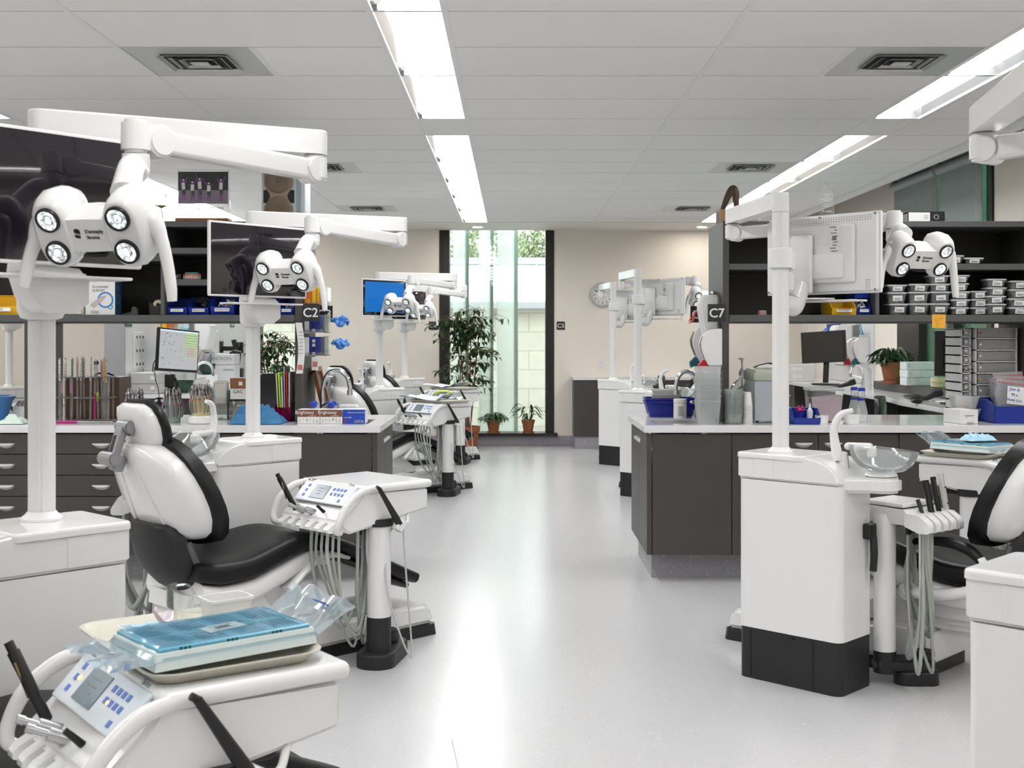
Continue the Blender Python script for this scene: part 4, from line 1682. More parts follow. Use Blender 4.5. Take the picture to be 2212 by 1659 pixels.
# left counter
sink_cabinet(-1)
Lx = [-1.197, -1.585, -1.975, -2.495, -3.015, -3.6, -4.2]
for k, kind in enumerate(('panel', 'panel', 'drawers', 'drawers', 'panel', 'panel')):
    lab = {0: 'dark base cabinet behind the post of the second left unit', 1: 'dark base cabinet behind the second left chair', 2: 'dark four-drawer cabinet below the tube rack', 3: 'dark four-drawer cabinet left of the nearest post',
           4: 'dark base cabinet at far left of the drawer counter', 5: 'dark base cabinet at outer end of the drawer counter'}[k]
    cabinet(Lx[k + 1], Lx[k], -1, kind, lab)
worktop(-1, 4.2)
plinth(-1, 4.2)
shelving(-1, 4.2, [(-1.226, -1.960, 1.842), (-1.226, -1.960, 1.664), (-1.985, -2.70, 1.80)], [-1.972], [-2.735], 'dark open shelf unit over the drawer counter, holding blue bins and a plaque')
# right counter
sink_cabinet(1)
Rx = [1.197, 1.668, 2.107, 2.546, 2.985]
for k, (kind, h) in enumerate((('door', 1), ('door', -1), ('door', 1), ('door', -1))):
    lab = ['dark base cabinet directly behind the right post', 'dark base cabinet behind the water spout, handle at its near edge', 'dark base cabinet behind the instrument tray', 'dark base cabinet at outer end, behind the right chair'][k]
    cabinet(Rx[k], Rx[k + 1], 1, kind, lab, h)
worktop(1, 2.985)
plinth(1, 2.985)
shelving(1, 2.98, [(1.226, 2.050, 1.752), (2.074, 2.98, 1.752)], [2.062], [2.962], 'dark open shelf unit over the tub counter, holding clear model boxes')


# ------------------------------------------------------------------ bay signs
def bay_sign(txt, loc, size, label, rz=0.):
    t = thing('bay_sign', label, 'sign', loc, rz, 'bay number signs')
    m = MB()
    m.box((size, .006, size), (0, 0, 0), bev=.001)
    m.obj('plate', SIGNB, t)
    m = MB()
    m.text(txt, size * .72, (0, -.0035, -.003), bold=.012)
    m.obj('lettering', PAPER, t, wn=False)
    return t


sz = .100
bay_sign('C2', (gx(671, 6.84), 6.84, gz(675, 6.84)), sz, 'charcoal sign reading C2 on edge of the left shelf unit')
bay_sign('C3', (gx(701, 7.37), 7.366, gz(678, 7.37)), sz, 'charcoal sign ending in 3, half hidden behind the C2 sign')
bay_sign('C4', (gx(935.5, 14.84), 14.845, gz(703.5, 14.84)), sz, 'charcoal sign reading C4 on the beige end wall')
bay_sign('C5', (gx(1211.5, 14.84), 14.845, gz(703.5, 14.84)), sz, 'charcoal sign reading C5 on the beige end wall')
bay_sign('C7', (gx(1548, 6.84), 6.84, gz(676, 6.84)), sz, 'charcoal sign reading C7 on edge of the right shelf unit')
bay_sign('C6', (gx(1509, 7.37), 7.366, gz(679, 7.37)), sz, 'charcoal sign half hidden behind the soap dispensers of the right shelf unit')

# ------------------------------------------------------------------ end wall: low cabinet, clock, socket, office chair
t = thing('base_cabinet', 'dark cabinet with white top against the end wall below the clock', 'cabinet', (0, 0, 0))
x0, x1, yf = gx(1240, 14.42), gx(1240, 14.42) + 1.7, 14.42
m = MB()
m.b2((x0, yf, .15), (x1, YB - .013, .815), bev=.002, seg=1)
m.obj('carcass', LAM, t)
m = MB()
m.b2((x0 - .012, yf - .012, .818), (x1, YB - .002, TOP), bev=.003)
m.obj('counter_top', QUARTZ, t)
m = MB()
m.b2((x0 + .012, yf + .02, 0), (x1, YB - .013, .149))
m.obj('plinth', SKIRT, t, wn=False)
t = thing('wall_clock', 'round white wall clock with black numerals behind the far posts', 'clock', (gx(1302, 14.8), YB - .002, gz(637, 14.8)))
m = MB()
m.lathe([(0, .0), (.146, .0), (.150, .012), (.146, .032), (.132, .036), (.128, .026)], (0, 0, 0), (PI / 2, 0, 0), n=48)
m.obj('case', mat('clock_rim', (.50, .51, .52), .35, .3), t)
m = MB()
m.cyl(.129, .004, (0, -.024, 0), (PI / 2, 0, 0), n=48)
m.obj('dial', PAPER, t, wn=False)
m = MB()
for k in range(1, 13):
    a = R(90 - 30 * k)
    m.text(str(k), .036, (.098 * math.cos(a), -.0268, .098 * math.sin(a) - .001), bold=.01)
for k in range(60):
    a = R(6 * k)
    m.box((.0022 if k % 5 else .004, .001, .007), (.120 * math.cos(a), -.0268, .120 * math.sin(a)), (0, R(90) - a, 0))
m.obj('numerals', INK, t, wn=False)
m = MB()
m.rod((0, -.029, 0), (-.048, -.029, .040), .0032, 8)
m.rod((0, -.031, 0), (-.088, -.031, .060), .0024, 8)
m.rod((0, -.033, 0), (0, -.033, -.095), .0010, 6)
m.cyl(.006, .006, (0, -.030, 0), (PI / 2, 0, 0), n=12)
m.obj('hands', INK, t, wn=False)
t = thing('wall_socket', 'white double wall socket above the low cabinet on end wall', 'socket', (gx(1301, 14.84), YB - .0005, gz(787, 14.84)))
m = MB()
m.box((.075, .008, .118), (0, -.0045, 0), bev=.003)
m.obj('plate', WHITE2, t)
m = MB()
for z in (.028, -.028):
    for x, a in ((-.009, .5), (.009, -.5), (0, 0)):
        m.box((.003, .001, .010), (x, -.009, z - (.012 if x == 0 else 0)), (0, a, 0))
m.obj('pin_slots', INKG, t, wn=False)


def office_chair(label, loc, rz):
    t = thing('office_chair', label, 'chair', loc, rz, 'black office chairs')
    m = MB()
    rings = []
    for z, w_, x in ((.50, .15, .0), (.54, .19, -.01), (.62, .215, -.03), (.72, .21, -.05), (.80, .19, -.05), (.86, .15, -.045), (.885, .10, -.04)):
        o = []
        for k in range(10):
            a = PI * k / 9
            o.append((x - .05 * sn(a) + .02, w_ * math.cos(a), z))
        for k in range(1, 9):
            a = PI * (1 - k / 9)
            o.append((x - .02 * sn(a) + .055, w_ * .97 * math.cos(a), z))
        rings.append(o)
    m.loft(rings)
    m.obj('backrest', BLACK, t, ang=60)
    m = MB()
    m.rbox(.42, .44, .41, .49, .10, 6, (.26, 0, 0), edge=.02)
    m.obj('seat', VINYL, t)
    m = MB()
    m.tube([(-.03, 0, .62), (-.06, 0, .48), (.02, 0, .39), (.2, 0, .39)], .018, 8)
    m.cyl(.028, .28, (.26, 0, .27), n=14)
    m.obj('stem', BLACK, t)
    m = MB()
    for k in range(5):
        a = 2 * PI * k / 5 + .3
        m.rod((.26, 0, .12), (.26 + .27 * math.cos(a), .27 * math.sin(a), .075), .02, 8, r2=.014)
    m.obj('star_base', BLACK, t)
    for k in range(5):
        a = 2 * PI * k / 5 + .3
        m = MB()
        m.cyl(.028, .04, (.26 + .27 * math.cos(a), .27 * math.sin(a), .029), (PI / 2, 0, a), n=14)
        m.obj('caster', BLACK, t)
    return t


office_chair('black office chair by the low cabinet at end wall', (gx(1423, 14.05), 14.05, .0), R(170))
# ------------------------------------------------------------------ small makers
def blob(m, loc, r, rr, n=5, mi=0, squash=.8):
    """crumpled glove or cloth: petals round a core"""
    for k in range(n):
        a = 2 * PI * k / n + rr.uniform(-.4, .4)
        e = rr.uniform(.1, 1.2)
        p = Vector(loc) + Vector((math.cos(a) * math.cos(e), math.sin(a) * math.cos(e), math.sin(e) * squash)) * r * .9
        m.tube([Vector(loc), Vector(loc).lerp(p, .5) + Vector((rr.uniform(-.2, .2), rr.uniform(-.2, .2), rr.uniform(-.1, .3))) * r, p, p + Vector((rr.uniform(-.3, .3), rr.uniform(-.3, .3), rr.uniform(-.5, .1))) * r],
               [r * .34, r * .26, r * .22, r * .05], 7, mi=mi, smooth=3, flat=.55)
    m.sph(r * .45, loc, (1, 1, .8), u=10, v=8, mi=mi)


def heap(m, w_, d_, h, seed, nx=46, ny=30, mi=0):
    """crumpled cloth lying on a surface"""
    rr = random.Random(seed)
    ph = [(rr.uniform(2, 9), rr.uniform(2, 9), rr.uniform(0, 6), rr.uniform(.3, 1)) for _ in range(7)]
    g = []
    for j in range(ny + 1):
        row = []
        for i in range(nx + 1):
            u, v = i / nx * 2 - 1, j / ny * 2 - 1
            e = max(0, 1 - abs(u) ** 2.6) * max(0, 1 - abs(v) ** 2.6)
            f = sum(a * math.sin(p * u + q * v + o) for p, q, o, a in ph) / 3.2
            ridge = abs(math.sin(6.1 * u + 3.3 * v + seed + 1.5 * math.sin(4 * v))) ** .6
            k2 = abs(math.sin(9.3 * u - 6.7 * v + 1.7 * math.sin(3.6 * v + seed))) ** .5
            row.append((u * w_ / 2 * (1 + .08 * f), v * d_ / 2 * (1 + .08 * f), .002 + h * e ** .6 * max(.12, .30 + .30 * ridge + .26 * k2 + .30 * f * (1 - .3 * u))))
        g.append(row)
    m.loft([r for r in g], mi=mi, ring_closed=False, cap=False)
    m.loft([[(p[0], p[1], .001) for p in r] for r in g], mi=mi, ring_closed=False, cap=False)


def carton(name, label, cat, size, loc, rz, mats, group=None, extra=None, bev=.0015):
    t = thing(name, label, cat, loc, rz, group)
    m = MB()
    m.b2((-size[0] / 2, -size[1] / 2, 0), (size[0] / 2, size[1] / 2, size[2]), bev=bev, seg=1)
    m.obj('box', mats[0], t)
    if extra:
        extra(t)
    return t


def lettering(t, items, matl, name='lettering'):
    """items: (text, size, x, y, z, rotation)"""
    m = MB()
    for (s_, sz_, x, y, z, rot) in items:
        m.text(s_, sz_, (x, y, z), rot)
    return m.obj(name, matl, t, wn=False)


FRONT = (PI / 2, 0, 0)


def bin_box(w_, d_, h, matl, label, txt, loc, rz=0., group='stacking bins', lip=.42):
    t = thing('storage_bin', label, 'storage bin', loc, rz, group)
    m = MB()
    th = .004
    prof = [(-d_ / 2, 0), (d_ / 2, 0), (d_ / 2, h), (-d_ / 2 + d_ * .38, h), (-d_ / 2 + d_ * .06, h * lip + .012), (-d_ / 2 - .012, h * lip)]
    for x in (-w_ / 2, w_ / 2 - th):
        m.prism([(p, q) for p, q in prof], th, (x + th if 0 else x, 0, 0), (PI / 2, 0, PI / 2), bev=.0008, seg=1)
    m.b2((-w_ / 2, -d_ / 2, 0), (w_ / 2, d_ / 2, th))
    m.b2((-w_ / 2, d_ / 2 - th, 0), (w_ / 2, d_ / 2, h))
    m.loft([[(-w_ / 2, -d_ / 2, 0), (w_ / 2, -d_ / 2, 0), (w_ / 2, -d_ / 2 + th, 0), (-w_ / 2, -d_ / 2 + th, 0)],
            [(-w_ / 2, -d_ / 2 - .012, h * lip), (w_ / 2, -d_ / 2 - .012, h * lip), (w_ / 2, -d_ / 2 - .006, h * lip), (-w_ / 2, -d_ / 2 - .006, h * lip)]])
    m.rod((-w_ / 2, d_ / 2 - .004, h), (w_ / 2, d_ / 2 - .004, h), .004, 8)
    for x in (-w_ / 2 + .002, w_ / 2 - .002):
        m.rod((x, -d_ / 2 + d_ * .38, h), (x, d_ / 2 - .002, h), .0038, 8)
        m.rod((x, -d_ / 2 + d_ * .38, h), (x, -d_ / 2 + d_ * .06, h * lip + .012), .0038, 8)
    m.obj('tray', matl, t)
    if txt:
        m = MB()
        y = -d_ / 2 - .0105
        m.box((w_ * .62, .0012, h * lip * .42), (0, y - .001, h * lip * .62), (R(-8), 0, 0))
        ls = txt.split('/')
        for k, s_ in enumerate(ls):
            m.text(s_, min(.016, w_ * .9 / max(6, len(s_)) * 1.0), (0, y - .0019, h * lip * .62 + (len(ls) - 1) * .006 - .012 * k), FRONT, mi=1)
        m.obj('label_plate', [PAPER, INK], t, wn=False, label='white paper label')
    return t


def tub(w_, d_, h, matl, label, cat, loc, rz=0., taper=.82, group=None, lid=None, name='tub', rim=.006, wall=.0007):
    t = thing(name, label, cat, loc, rz, group)
    m = MB()
    a, b = (w_ * taper, d_ * taper), (w_, d_)
    r = min(w_, d_) * .14

    def ring(W, D, rad, z):
        o = []
        for cx, cy, a0 in ((1, 1, 0), (-1, 1, 90), (-1, -1, 180), (1, -1, 270)):
            for k in range(4):
                q = R(a0 + 30 * k)
                o.append((cx * (W / 2 - rad) + rad * math.cos(q), cy * (D / 2 - rad) + rad * math.sin(q), z))
        return o
    m.loft([ring(a[0] - 2 * wall, a[1] - 2 * wall, r, wall), ring(a[0], a[1], r, 0), ring(b[0], b[1], r, h - rim), ring(b[0] + rim, b[1] + rim, r, h - rim), ring(b[0] + rim, b[1] + rim, r, h), ring(b[0] - 2 * wall, b[1] - 2 * wall, r, h), ring(a[0] - 2 * wall, a[1] - 2 * wall, r, wall)], cap=False)
    m.poly(ring(a[0], a[1], r, .0006)[::-1])
    m.obj('body', matl, t, wn=False)
    if lid:
        m = MB()
        m.loft([ring(b[0] + rim + .002, b[1] + rim + .002, r, h - .003), ring(b[0] + rim + .003, b[1] + rim + .003, r, h + .004), ring(b[0] - .012, b[1] - .012, r, h + .006)])
        m.obj('lid', lid, t, wn=False)
    return t


# ------------------------------------------------------------------ on top of the left shelf unit
z0 = HT + .001
d = 7.0
t = thing('photo_plaque', 'clear photo plaque of people jumping, on wooden base on the shelf unit top', 'plaque', (gx(441, d), d, z0))
m = MB()
m.b2((-.155, -.045, 0), (.150, .045, .026), bev=.003)
m.obj('wooden_base', WOOD, t)
m = MB()
m.b2((-.152, -.004, .0265), (.150, .004, .31), bev=.001, seg=1)
m.obj('acrylic_sheet', thin_glass('plaque_acrylic', (.97, .98, .98), .10, .0, .05), t, wn=False)
m = MB()
pw = .148
m.b2((-.148, -.0052, .112), (.140, -.0045, .296))
m.b2((-.148, -.0058, .112), (.140, -.0053, .19), mi=1)
rr = random.Random(3)
for k, (x, s_) in enumerate(((-.118, 1), (-.066, .9), (-.024, 1.05), (.028, .85), (.098, 1))):
    y = -.0064
    zb = .125
    m.box((.020, .0008, .042 * s_), (x, y, zb + .088 * s_), (0, rr.uniform(-.15, .15), 0), mi=2)
    m.box((.019, .0008, .034 * s_), (x + .002, y, zb + .052 * s_), (0, rr.uniform(-.1, .1), 0), mi=3)
    for q in (-1, 1):
        m.rod((x + q * .004, y, zb + .04 * s_), (x + q * .009, y, zb + .004), .0026, 5, mi=4)
        m.rod((x + q * .009, y, zb + .105 * s_), (x + q * .024, y, zb + .135 * s_ * rr.uniform(.8, 1.15)), .0022, 5, mi=4)
    m.sph(.0075, (x, y, zb + .118 * s_), (1, .15, 1), mi=4, u=8, v=6)
    m.sph(.0072, (x, y - .0004, zb + .123 * s_), (1, .15, .6), mi=2, u=8, v=6)
m.obj('photograph', [mat('photo_dark', (.03, .03, .032), .4), mat('photo_grey', (.20, .17, .21), .4), mat('photo_light', (.6, .6, .6), .4), mat('photo_shorts', (.06, .06, .07), .4), mat('photo_purple', (.26, .08, .32), .4)], t, wn=False)
m = MB()
m.text('3M', .018, (.045, -.0055, .088), FRONT, mi=1, bold=.03)
m.text('Unitek', .017, (.092, -.0055, .088), FRONT)
for k in range(2):
    m.text('University Challenge', .010, (.02, -.0055, .068 - .014 * k), FRONT, mi=2)
m.obj('lettering', [INK, RED, PAPER], t, wn=False)
m = MB()
for x in (-.143, .140):
    for z in (.106, .302):
        m.cyl(.004, .014, (x, -.002, z), FRONT, n=10)
m.obj('stud', STEEL, t, wn=False)
t = thing('dried_flower', 'small pale dried flower behind the plaque on shelf top', 'flower', (gx(350, 7.15), 7.15, z0))
m = MB()
m.tube([(0, 0, 0), (.004, 0, .05), (-.004, 0, .10)], .002, 6)
m.obj('stem', STEM, t)
m = MB()
for k in range(8):
    a = 2 * PI * k / 8
    leafcard(m, Vector((-.004, 0, .10)), Vector((math.cos(a), math.sin(a), .7)), Vector((0, 0, 1)), .045, .022)
m.obj('petals', mat('dried_petal', (.62, .50, .26), .7), t, wn=False)
d = 7.0
t = thing('loudspeaker', 'silver and brown two-driver loudspeaker on the left shelf unit top', 'speaker', (gx(609, d), d + .06, z0))
m = MB()
SIL = mat('speaker_silver', (.50, .53, .56), .35, .4)
m.b2((-.118, -.07, 0), (.135, .12, .335), bev=.006)
m.b2((.085, -.0712, .01), (.112, -.069, .325), mi=1)
m.obj('cabinet', [SIL, mat('speaker_side_grey', (.26, .31, .33), .5)], t)
BRN = mat('speaker_brown', (.27, .20, .14), .5)
m = MB()
pts = []
for q in range(2):
    pass
hw = [(.0, .075), (.02, .083), (.075, .083), (.118, .055), (.135, .048), (.152, .055), (.195, .083), (.255, .083), (.30, .075)]
poly = [(w_, z + .018) for z, w_ in hw] + [(-w_, z + .018) for z, w_ in hw[::-1]]
m.prism(poly, .016, (-.015, -.072, 0), (PI / 2, 0, 0), bev=.004)
m.obj('baffle', BRN, t)
for z in (.078, .245):
    m = MB()
    m.lathe([(.0, .004), (.010, .007), (.014, .002), (.017, .004), (.060, .010), (.072, .006), (.076, .0), (.0, -.002)], (-.015, -.088, z), FRONT, n=36)
    m.obj('grille', mat('speaker_mesh', (.16, .125, .085), .7, bump=.3, bscale=900), t)
for x in (-.082, .052):
    m = MB()
    m.b2((x - .022, -.0745, .115), (x + .022, -.071, .19), bev=.006)
    m.obj('port', BLACK, t)

# ------------------------------------------------------------------ shelves of the left unit (board top at 1.463)
z0 = 1.4640
d = 6.90
xr = gx(180, d)
t = thing('drawer_box', 'cream drawer box with wooden top beside the scanner sleeves carton', 'drawer box', (xr - .12, d, z0))
m = MB()
m.b2((-.12, .002, 0), (.12, .20, .198), bev=.002)
m.b2((-.122, .0, .198), (.122, .20, .212), bev=.001, mi=1)
m.obj('case', [CREAM, WOOD], t)
for k in range(7):
    m = MB()
    m.b2((-.114, -.006, .004 + .0275 * k), (.112, .001, .004 + .0275 * k + .022), bev=.002)
    m.b2((-.114, -.010, .004 + .0275 * k + .019), (.112, -.004, .004 + .0275 * k + .023), bev=.001)
    if k in (3, 4, 5):
        m.b2((-.03 - .01 * k, -.0068, .009 + .0275 * k), (.045, -.0055, .019 + .0275 * k), mi=1)
    m.obj('drawer', [CREAM, INK], t)
lettering(t, [('BRACKETS', .013, -.05, -.0012, .205, FRONT), ('contrast labels', .011, .05, -.0012, .205, FRONT)], PAPER)
t = thing('label_card', 'white card lettered brackets lying on the cream drawer box', 'card', (xr - .06, d + .06, z0 + .2125))
m = MB()
m.box((.16, .09, .010), (0, 0, .0055), bev=.001)
m.obj('card', PAPER, t)
lettering(t, [('BRACKETS', .012, 0, -.0455, .0055, FRONT)], INK)


def sleeves(t):
    m = MB()
    m.text('SCANNER', .020, (-.044, -.0585, .158), FRONT, align='LEFT')
    m.text('SLEEVES', .020, (-.044, -.0585, .138), FRONT, align='LEFT')
    m.text('element', .009, (-.05, -.0585, .191), FRONT, align='LEFT')
    for k in range(3):
        m.box((.045, .0006, .0022), (-.03, -.0583, .022 - .006 * k))
    m.text('SCANNER', .011, (.0855, -.01, .158), (PI / 2, 0, PI / 2))
    m.text('SLEEVES', .011, (.0855, -.01, .145), (PI / 2, 0, PI / 2))
    m.obj('lettering', INKG, t, wn=False)
    B2 = mat('print_blue', (.05, .25, .55), .4)
    m = MB()
    m.lathe([(.036, 0), (.046, 0), (.046, .0006), (.036, .0006)], (.030, -.0578, .085), FRONT, n=36)
    m.lathe([(.009, 0), (.014, 0), (.014, .0010), (.009, .0010)], (.058, -.0578, .045), FRONT, n=24)
    m.cyl(.0075, .0012, (-.066, -.0582, .192), FRONT, n=18, mi=1)
    m.b2((.0845, -.056, .002), (.0853, .056, .208), mi=2)
    m.lathe([(.022, 0), (.03, 0), (.03, .0006), (.022, .0006)], (.0853, -.0, .09), (0, PI / 2, 0), n=30)
    m.obj('print', [B2, mat('print_navy', (.01, .05, .25), .4), mat('carton_side_blue', (.03, .10, .24), .45)], t, wn=False)
    m = MB()
    m.prism([(-.060, .052), (-.035, .040), (.020, .088), (.038, .112), (.010, .108), (-.045, .068)], .0012, (0, -.0578, 0), FRONT)
    m.obj('scanner_picture', mat('print_pinkgrey', (.52, .44, .42), .5), t, wn=False)


carton('carton', 'white scanner sleeves carton with blue ring on the left shelf', 'carton', (.169, .115, .211), (gx(216, 6.905), 6.965, z0), 0, [PAPER], None, sleeves)
t = thing('stapler', 'grey green stapler on the shelf beside the scanner sleeves carton', 'stapler', (gx(282, 7.1), 7.1, z0))
m = MB()
m.side([(-.05, 0), (.045, 0), (.045, .03), (.03, .052), (.012, .05), (.008, .02), (-.04, .010), (-.05, .006)], -.018, .018, bev=.004)
m.obj('body', mat('sage_metal', (.22, .26, .25), .4), t)
t = thing('tape_dispenser', 'black tape dispenser with roll beside the shelf divider', 'tape dispenser', (gx(338, 7.0), 7.0, z0))
m = MB()
m.side([(-.035, 0), (.04, 0), (.04, .05), (.015, .062), (-.005, .045), (-.03, .078), (-.037, .07)], -.025, .025, bev=.003)
m.obj('holder', BLACK, t)
m = MB()
m.lathe([(.012, -.009), (.030, -.009), (.030, .009), (.012, .009), (.012, -.009)], (.012, 0, .058), FRONT)
m.obj('tape_roll', mat('tape_cream', (.70, .64, .45), .4), t)
# dental arch model on the middle shelf
t = thing('tooth_model', 'pink gum dental model with white teeth on the narrow shelf', 'dental model', (gx(412, 6.95), 6.97, 1.6645))
m = MB()
m.loft([[(.052 * math.cos(a), -.045 * math.sin(a) + .01, z) for a in [PI * k / 12 for k in range(13)]] for z in (.018, .035)])
m.loft([[(.050 * math.cos(a), -.043 * math.sin(a) + .01, z) for a in [PI * k / 12 for k in range(13)]] for z in (.0, .010)])
m.obj('gums', mat('gum_pink', (.60, .17, .14), .35), t)
m = MB()
for k in range(12):
    a = PI * (k + .5) / 12
    for z in (.012, .021):
        m.box((.0105, .008, .011), (.048 * math.cos(a), -.041 * math.sin(a) + .01, z), (0, 0, PI / 2 - a), bev=.003)
m.obj('teeth', mat('tooth_white', (.78, .75, .64), .25), t)
m = MB()
m.box((.07, .05, .008), (.004, .0, .040), bev=.003)
m.obj('mounting_plate', mat('mount_green', (.03, .35, .25), .4), t)
t = thing('dark_case', 'black case with white letters beside the tooth model', 'case', (gx(377, 6.98) + .018, 7.0, 1.6645))
m = MB()
m.box((.055, .09, .034), (0, 0, .0175), bev=.004)
m.obj('case_body', BLACK, t)
lettering(t, [('of', .02, .0, -.0456, .02, FRONT)], PAPER)
bins = [(360, 405, 'Occlusal Retractors', .098, 'blue bin labelled occlusal retractors, nearest the shelf divider'), (407, 451, 'RETRACTORS', .098, 'blue bin heaped with clear retractors, second from divider'),
        (454, 506, 'RETRACTORS', .112, 'taller blue bin labelled retractors with white bits on top'), (517, 560, 'MIRRORS', .095, 'blue bin behind the second left post'), (562, 600, 'MIRRORS', .095, 'blue bin between post and the outermost blue bin'), (602, 636, 'OCCLUSAL MIRRORS', .095, 'outermost blue bin at the shelf end panel')]
for k, (a, b, txt, h, lab) in enumerate(bins):
    d = 6.90
    w_ = gx(b, d) - gx(a, d)
    bn = bin_box(w_ - .002, .24, h, BLUE, lab, txt, ((gx(a, d) + gx(b, d)) / 2, d + .125, z0), 0, 'blue bins on the left shelves')
    if k in (0, 1, 2, 5):
        rr = random.Random(k)
        cx, cy = bn.location.x, bn.location.y
        nm = ['clear_retractors', 'clear_retractors', 'white_wraps', '', '', 'white_wraps'][k]
        m = MB()
        for j in range((8, 46, 12, 0, 0, 6)[k]):
            x, y = rr.uniform(-.13, .13) * w_, rr.uniform(-.05, .06)
            z = .016 + rr.uniform(0, (.02, .07, .07, 0, 0, .03)[k])
            a_ = rr.uniform(0, 6)
            m.tube([(x, y, z), (x + .018 * math.cos(a_), y + .018 * math.sin(a_), z + .014), (x + .03 * math.cos(a_ + .8), y + .03 * math.sin(a_ + .8), z)], .004, 6, smooth=3)
        o = m.obj('loose_retractors' if k < 2 else 'loose_wraps', [thin_glass('retractor_clear', (.75, .78, .80), .3, .05, .08, (.5, .5, .55)), PAPER][k > 1], None, (cx, cy, z0 + .004), wn=False)
        tag(o, ['a few clear retractors in the first blue bin', 'heap of clear cheek retractors in the second blue bin', 'white wrapped pieces on the taller blue bin', '', '', 'white pieces in the outermost blue bin'][k], 'retractors', None, 'stuff')
xx = gx(-12, 6.9)
yb = bin_box(.30, .26, .115, YELLOW, 'yellow bin labelled initial pack at outer end of the left shelves', 'INITIAL PACK', (gx(50, 6.9) - .155, 7.02, z0), 0, 'yellow bins')

# ------------------------------------------------------------------ on the left worktop
ZC = TOP + .0008
d = 6.86
t = thing('wooden_cabinet', 'small dark wooden cabinet behind the acrylic tube rack', 'cabinet', (gx(200, 7.12), 7.22, ZC))
wx = (gx(258, 7.1) - gx(140, 7.1)) / 2
m = MB()
m.b2((-wx, -.11, 0), (wx, .11, .245), bev=.003)
m.obj('case', WOODD, t)
m = MB()
for k in range(2):
    m.b2((-wx + .015, -.116, .012 + .115 * k), (wx - .03, -.109, .118 + .115 * k), bev=.002)
m.obj('drawer_front', WOODD, t)
m = MB()
m.tube([(-.02, 0, .246), (0, -.01, .262), (.05, 0, .264), (.09, .01, .25)], .006, 8)
m.obj('handle', BLACK, t)
# acrylic rack and its tubes
xa, xb = gx(100, d), gx(245, d)
t = thing('tube_rack', 'clear acrylic rack full of slim wire tubes on the drawer counter', 'rack', ((xa + xb) / 2, d, ZC))
w_ = (xb - xa) / 2
ACR = thin_glass('rack_acrylic', (.92, .92, .92), .14, .02, .14, (.6, .6, .6))
for z in (.006, .138, .256):
    m = MB()
    m.b2((-w_, -.055, z - .004), (w_, .055, z + .004), bev=.002, seg=1)
    m.obj('shelf', ACR, t, wn=False)
for x in (-w_ + .012, w_ - .016):
    for y in (-.045, .045):
        m = MB()
        m.rod((x, y, .010), (x, y, .252), .0055, 12)
        m.obj('post', ACR, t, wn=False)
tubes = [(129, 772, 0), (133, 814, 1), (141, 772, 0), (153, 814, 2), (156, 772, 3), (167, 767, 4), (175, 772, 0), (181, 769, 4), (196, 771, 0), (205, 776, 5), (211, 776, 6), (220, 776, 7), (225, 772, 8), (229, 778, 0), (235, 812, 4)]
TUBEM = thin_glass('wire_tube_clear', (.90, .91, .90), .12, .03, .18, (.7, .7, .68))
bands = {0: (LGREY, 'grey-banded'), 1: (mat('band_pink', (.65, .45, .45), .5), 'pale pink'), 2: (mat('band_rose', (.6, .25, .45), .5), 'rose-banded'), 3: (mat('band_green', (.03, .25, .12), .5), 'green-topped'), 4: (mat('band_tan', (.40, .30, .26), .5), 'tan'),
         5: (mat('band_magenta', (.45, .0, .18), .4), 'magenta-filled'), 6: (mat('band_lime', (.55, .8, .05), .4), 'lime-banded'), 7: (mat('band_violet', (.35, .22, .38), .5), 'violet-tinged'), 8: (mat('band_amber', (.45, .28, .03), .5), 'amber-topped')}
cnt = {}
for k, (x, yt, c) in enumerate(tubes):
    y = -.030 + .02 * (k % 4)
    D_ = d + y
    zt = gz(yt, D_) - ZC
    hgt = min(.36, zt - .011)
    bm_, adj = bands[c]
    cnt[c] = cnt.get(c, 0) + 1
    t = thing('wire_tube', f'{adj} wire tube in the acrylic rack, {ORD[k]} counting from the nearest post', 'tube', (gx(x, D_), D_, ZC + .0105), 0, 'wire tubes in the acrylic rack')
    m = MB()
    m.box((.009, .009, hgt), (0, 0, hgt / 2), (R(rnd.uniform(-1.2, 1.2)), R(rnd.uniform(-1.5, 1.5)), 0), bev=.002, seg=1)
    m.obj('sleeve', TUBEM, t, wn=False)
    m = MB()
    if c == 5:
        m.box((.0075, .0095, .14), (0, 0, .08))
        m.box((.0085, .0095, .02), (0, 0, hgt - .02), mi=1)
    elif c == 6:
        m.box((.0098, .0098, .05), (0, 0, .13))
        m.box((.0085, .0095, .02), (0, 0, hgt - .02), mi=1)
    else:
        m.box((.0094, .0096, hgt * .34), (0, 0, hgt * .80))
        for q in range(5):
            m.box((.0030, .0099, .006), (0, 0, hgt * (.68 + .05 * q)), mi=1)
    m.obj('label_band', [bm_, INK], t, wn=False)
t = thing('wire_tube', 'pink-ended clear tube lying on the worktop before the acrylic rack', 'tube', (gx(190, 6.75), 6.745, ZC))
m = MB()
m.rod((-.17, 0, .0075), (.14, 0, .0075), .007, 12)
m.obj('sleeve', TUBEM, t, wn=False)
m = MB()
m.rod((-.17, 0, .0075), (-.06, 0, .0075), .0075, 12)
m.obj('label_band', bands[5][0], t)


# plier pots
def pliers_mesh(seed, bandc):
    rr = random.Random(seed)
    m = MB()
    op = rr.uniform(.8, 1.2)
    for s in (-1, 1):
        m.tube([(s * .002, 0, .0), (s * .007 * op, .002, -.02), (s * .016 * op, .008, -.06), (s * .012 * op, .010, -.10), (s * .006, .008, -.118)], [.0040, .0042, .0042, .0038, .003], 7, smooth=4)
        m.tube([(s * .0015, 0, 0), (s * .005, 0, .012), (s * .003, -.002, .024), (s * .0008, -.003 * rr.uniform(-2, 2), .040)], [.0042, .0046, .0030, .0012], 7, smooth=3)
    m.cyl(.0058, .010, (0, 0, .004), FRONT, n=12)
    return m


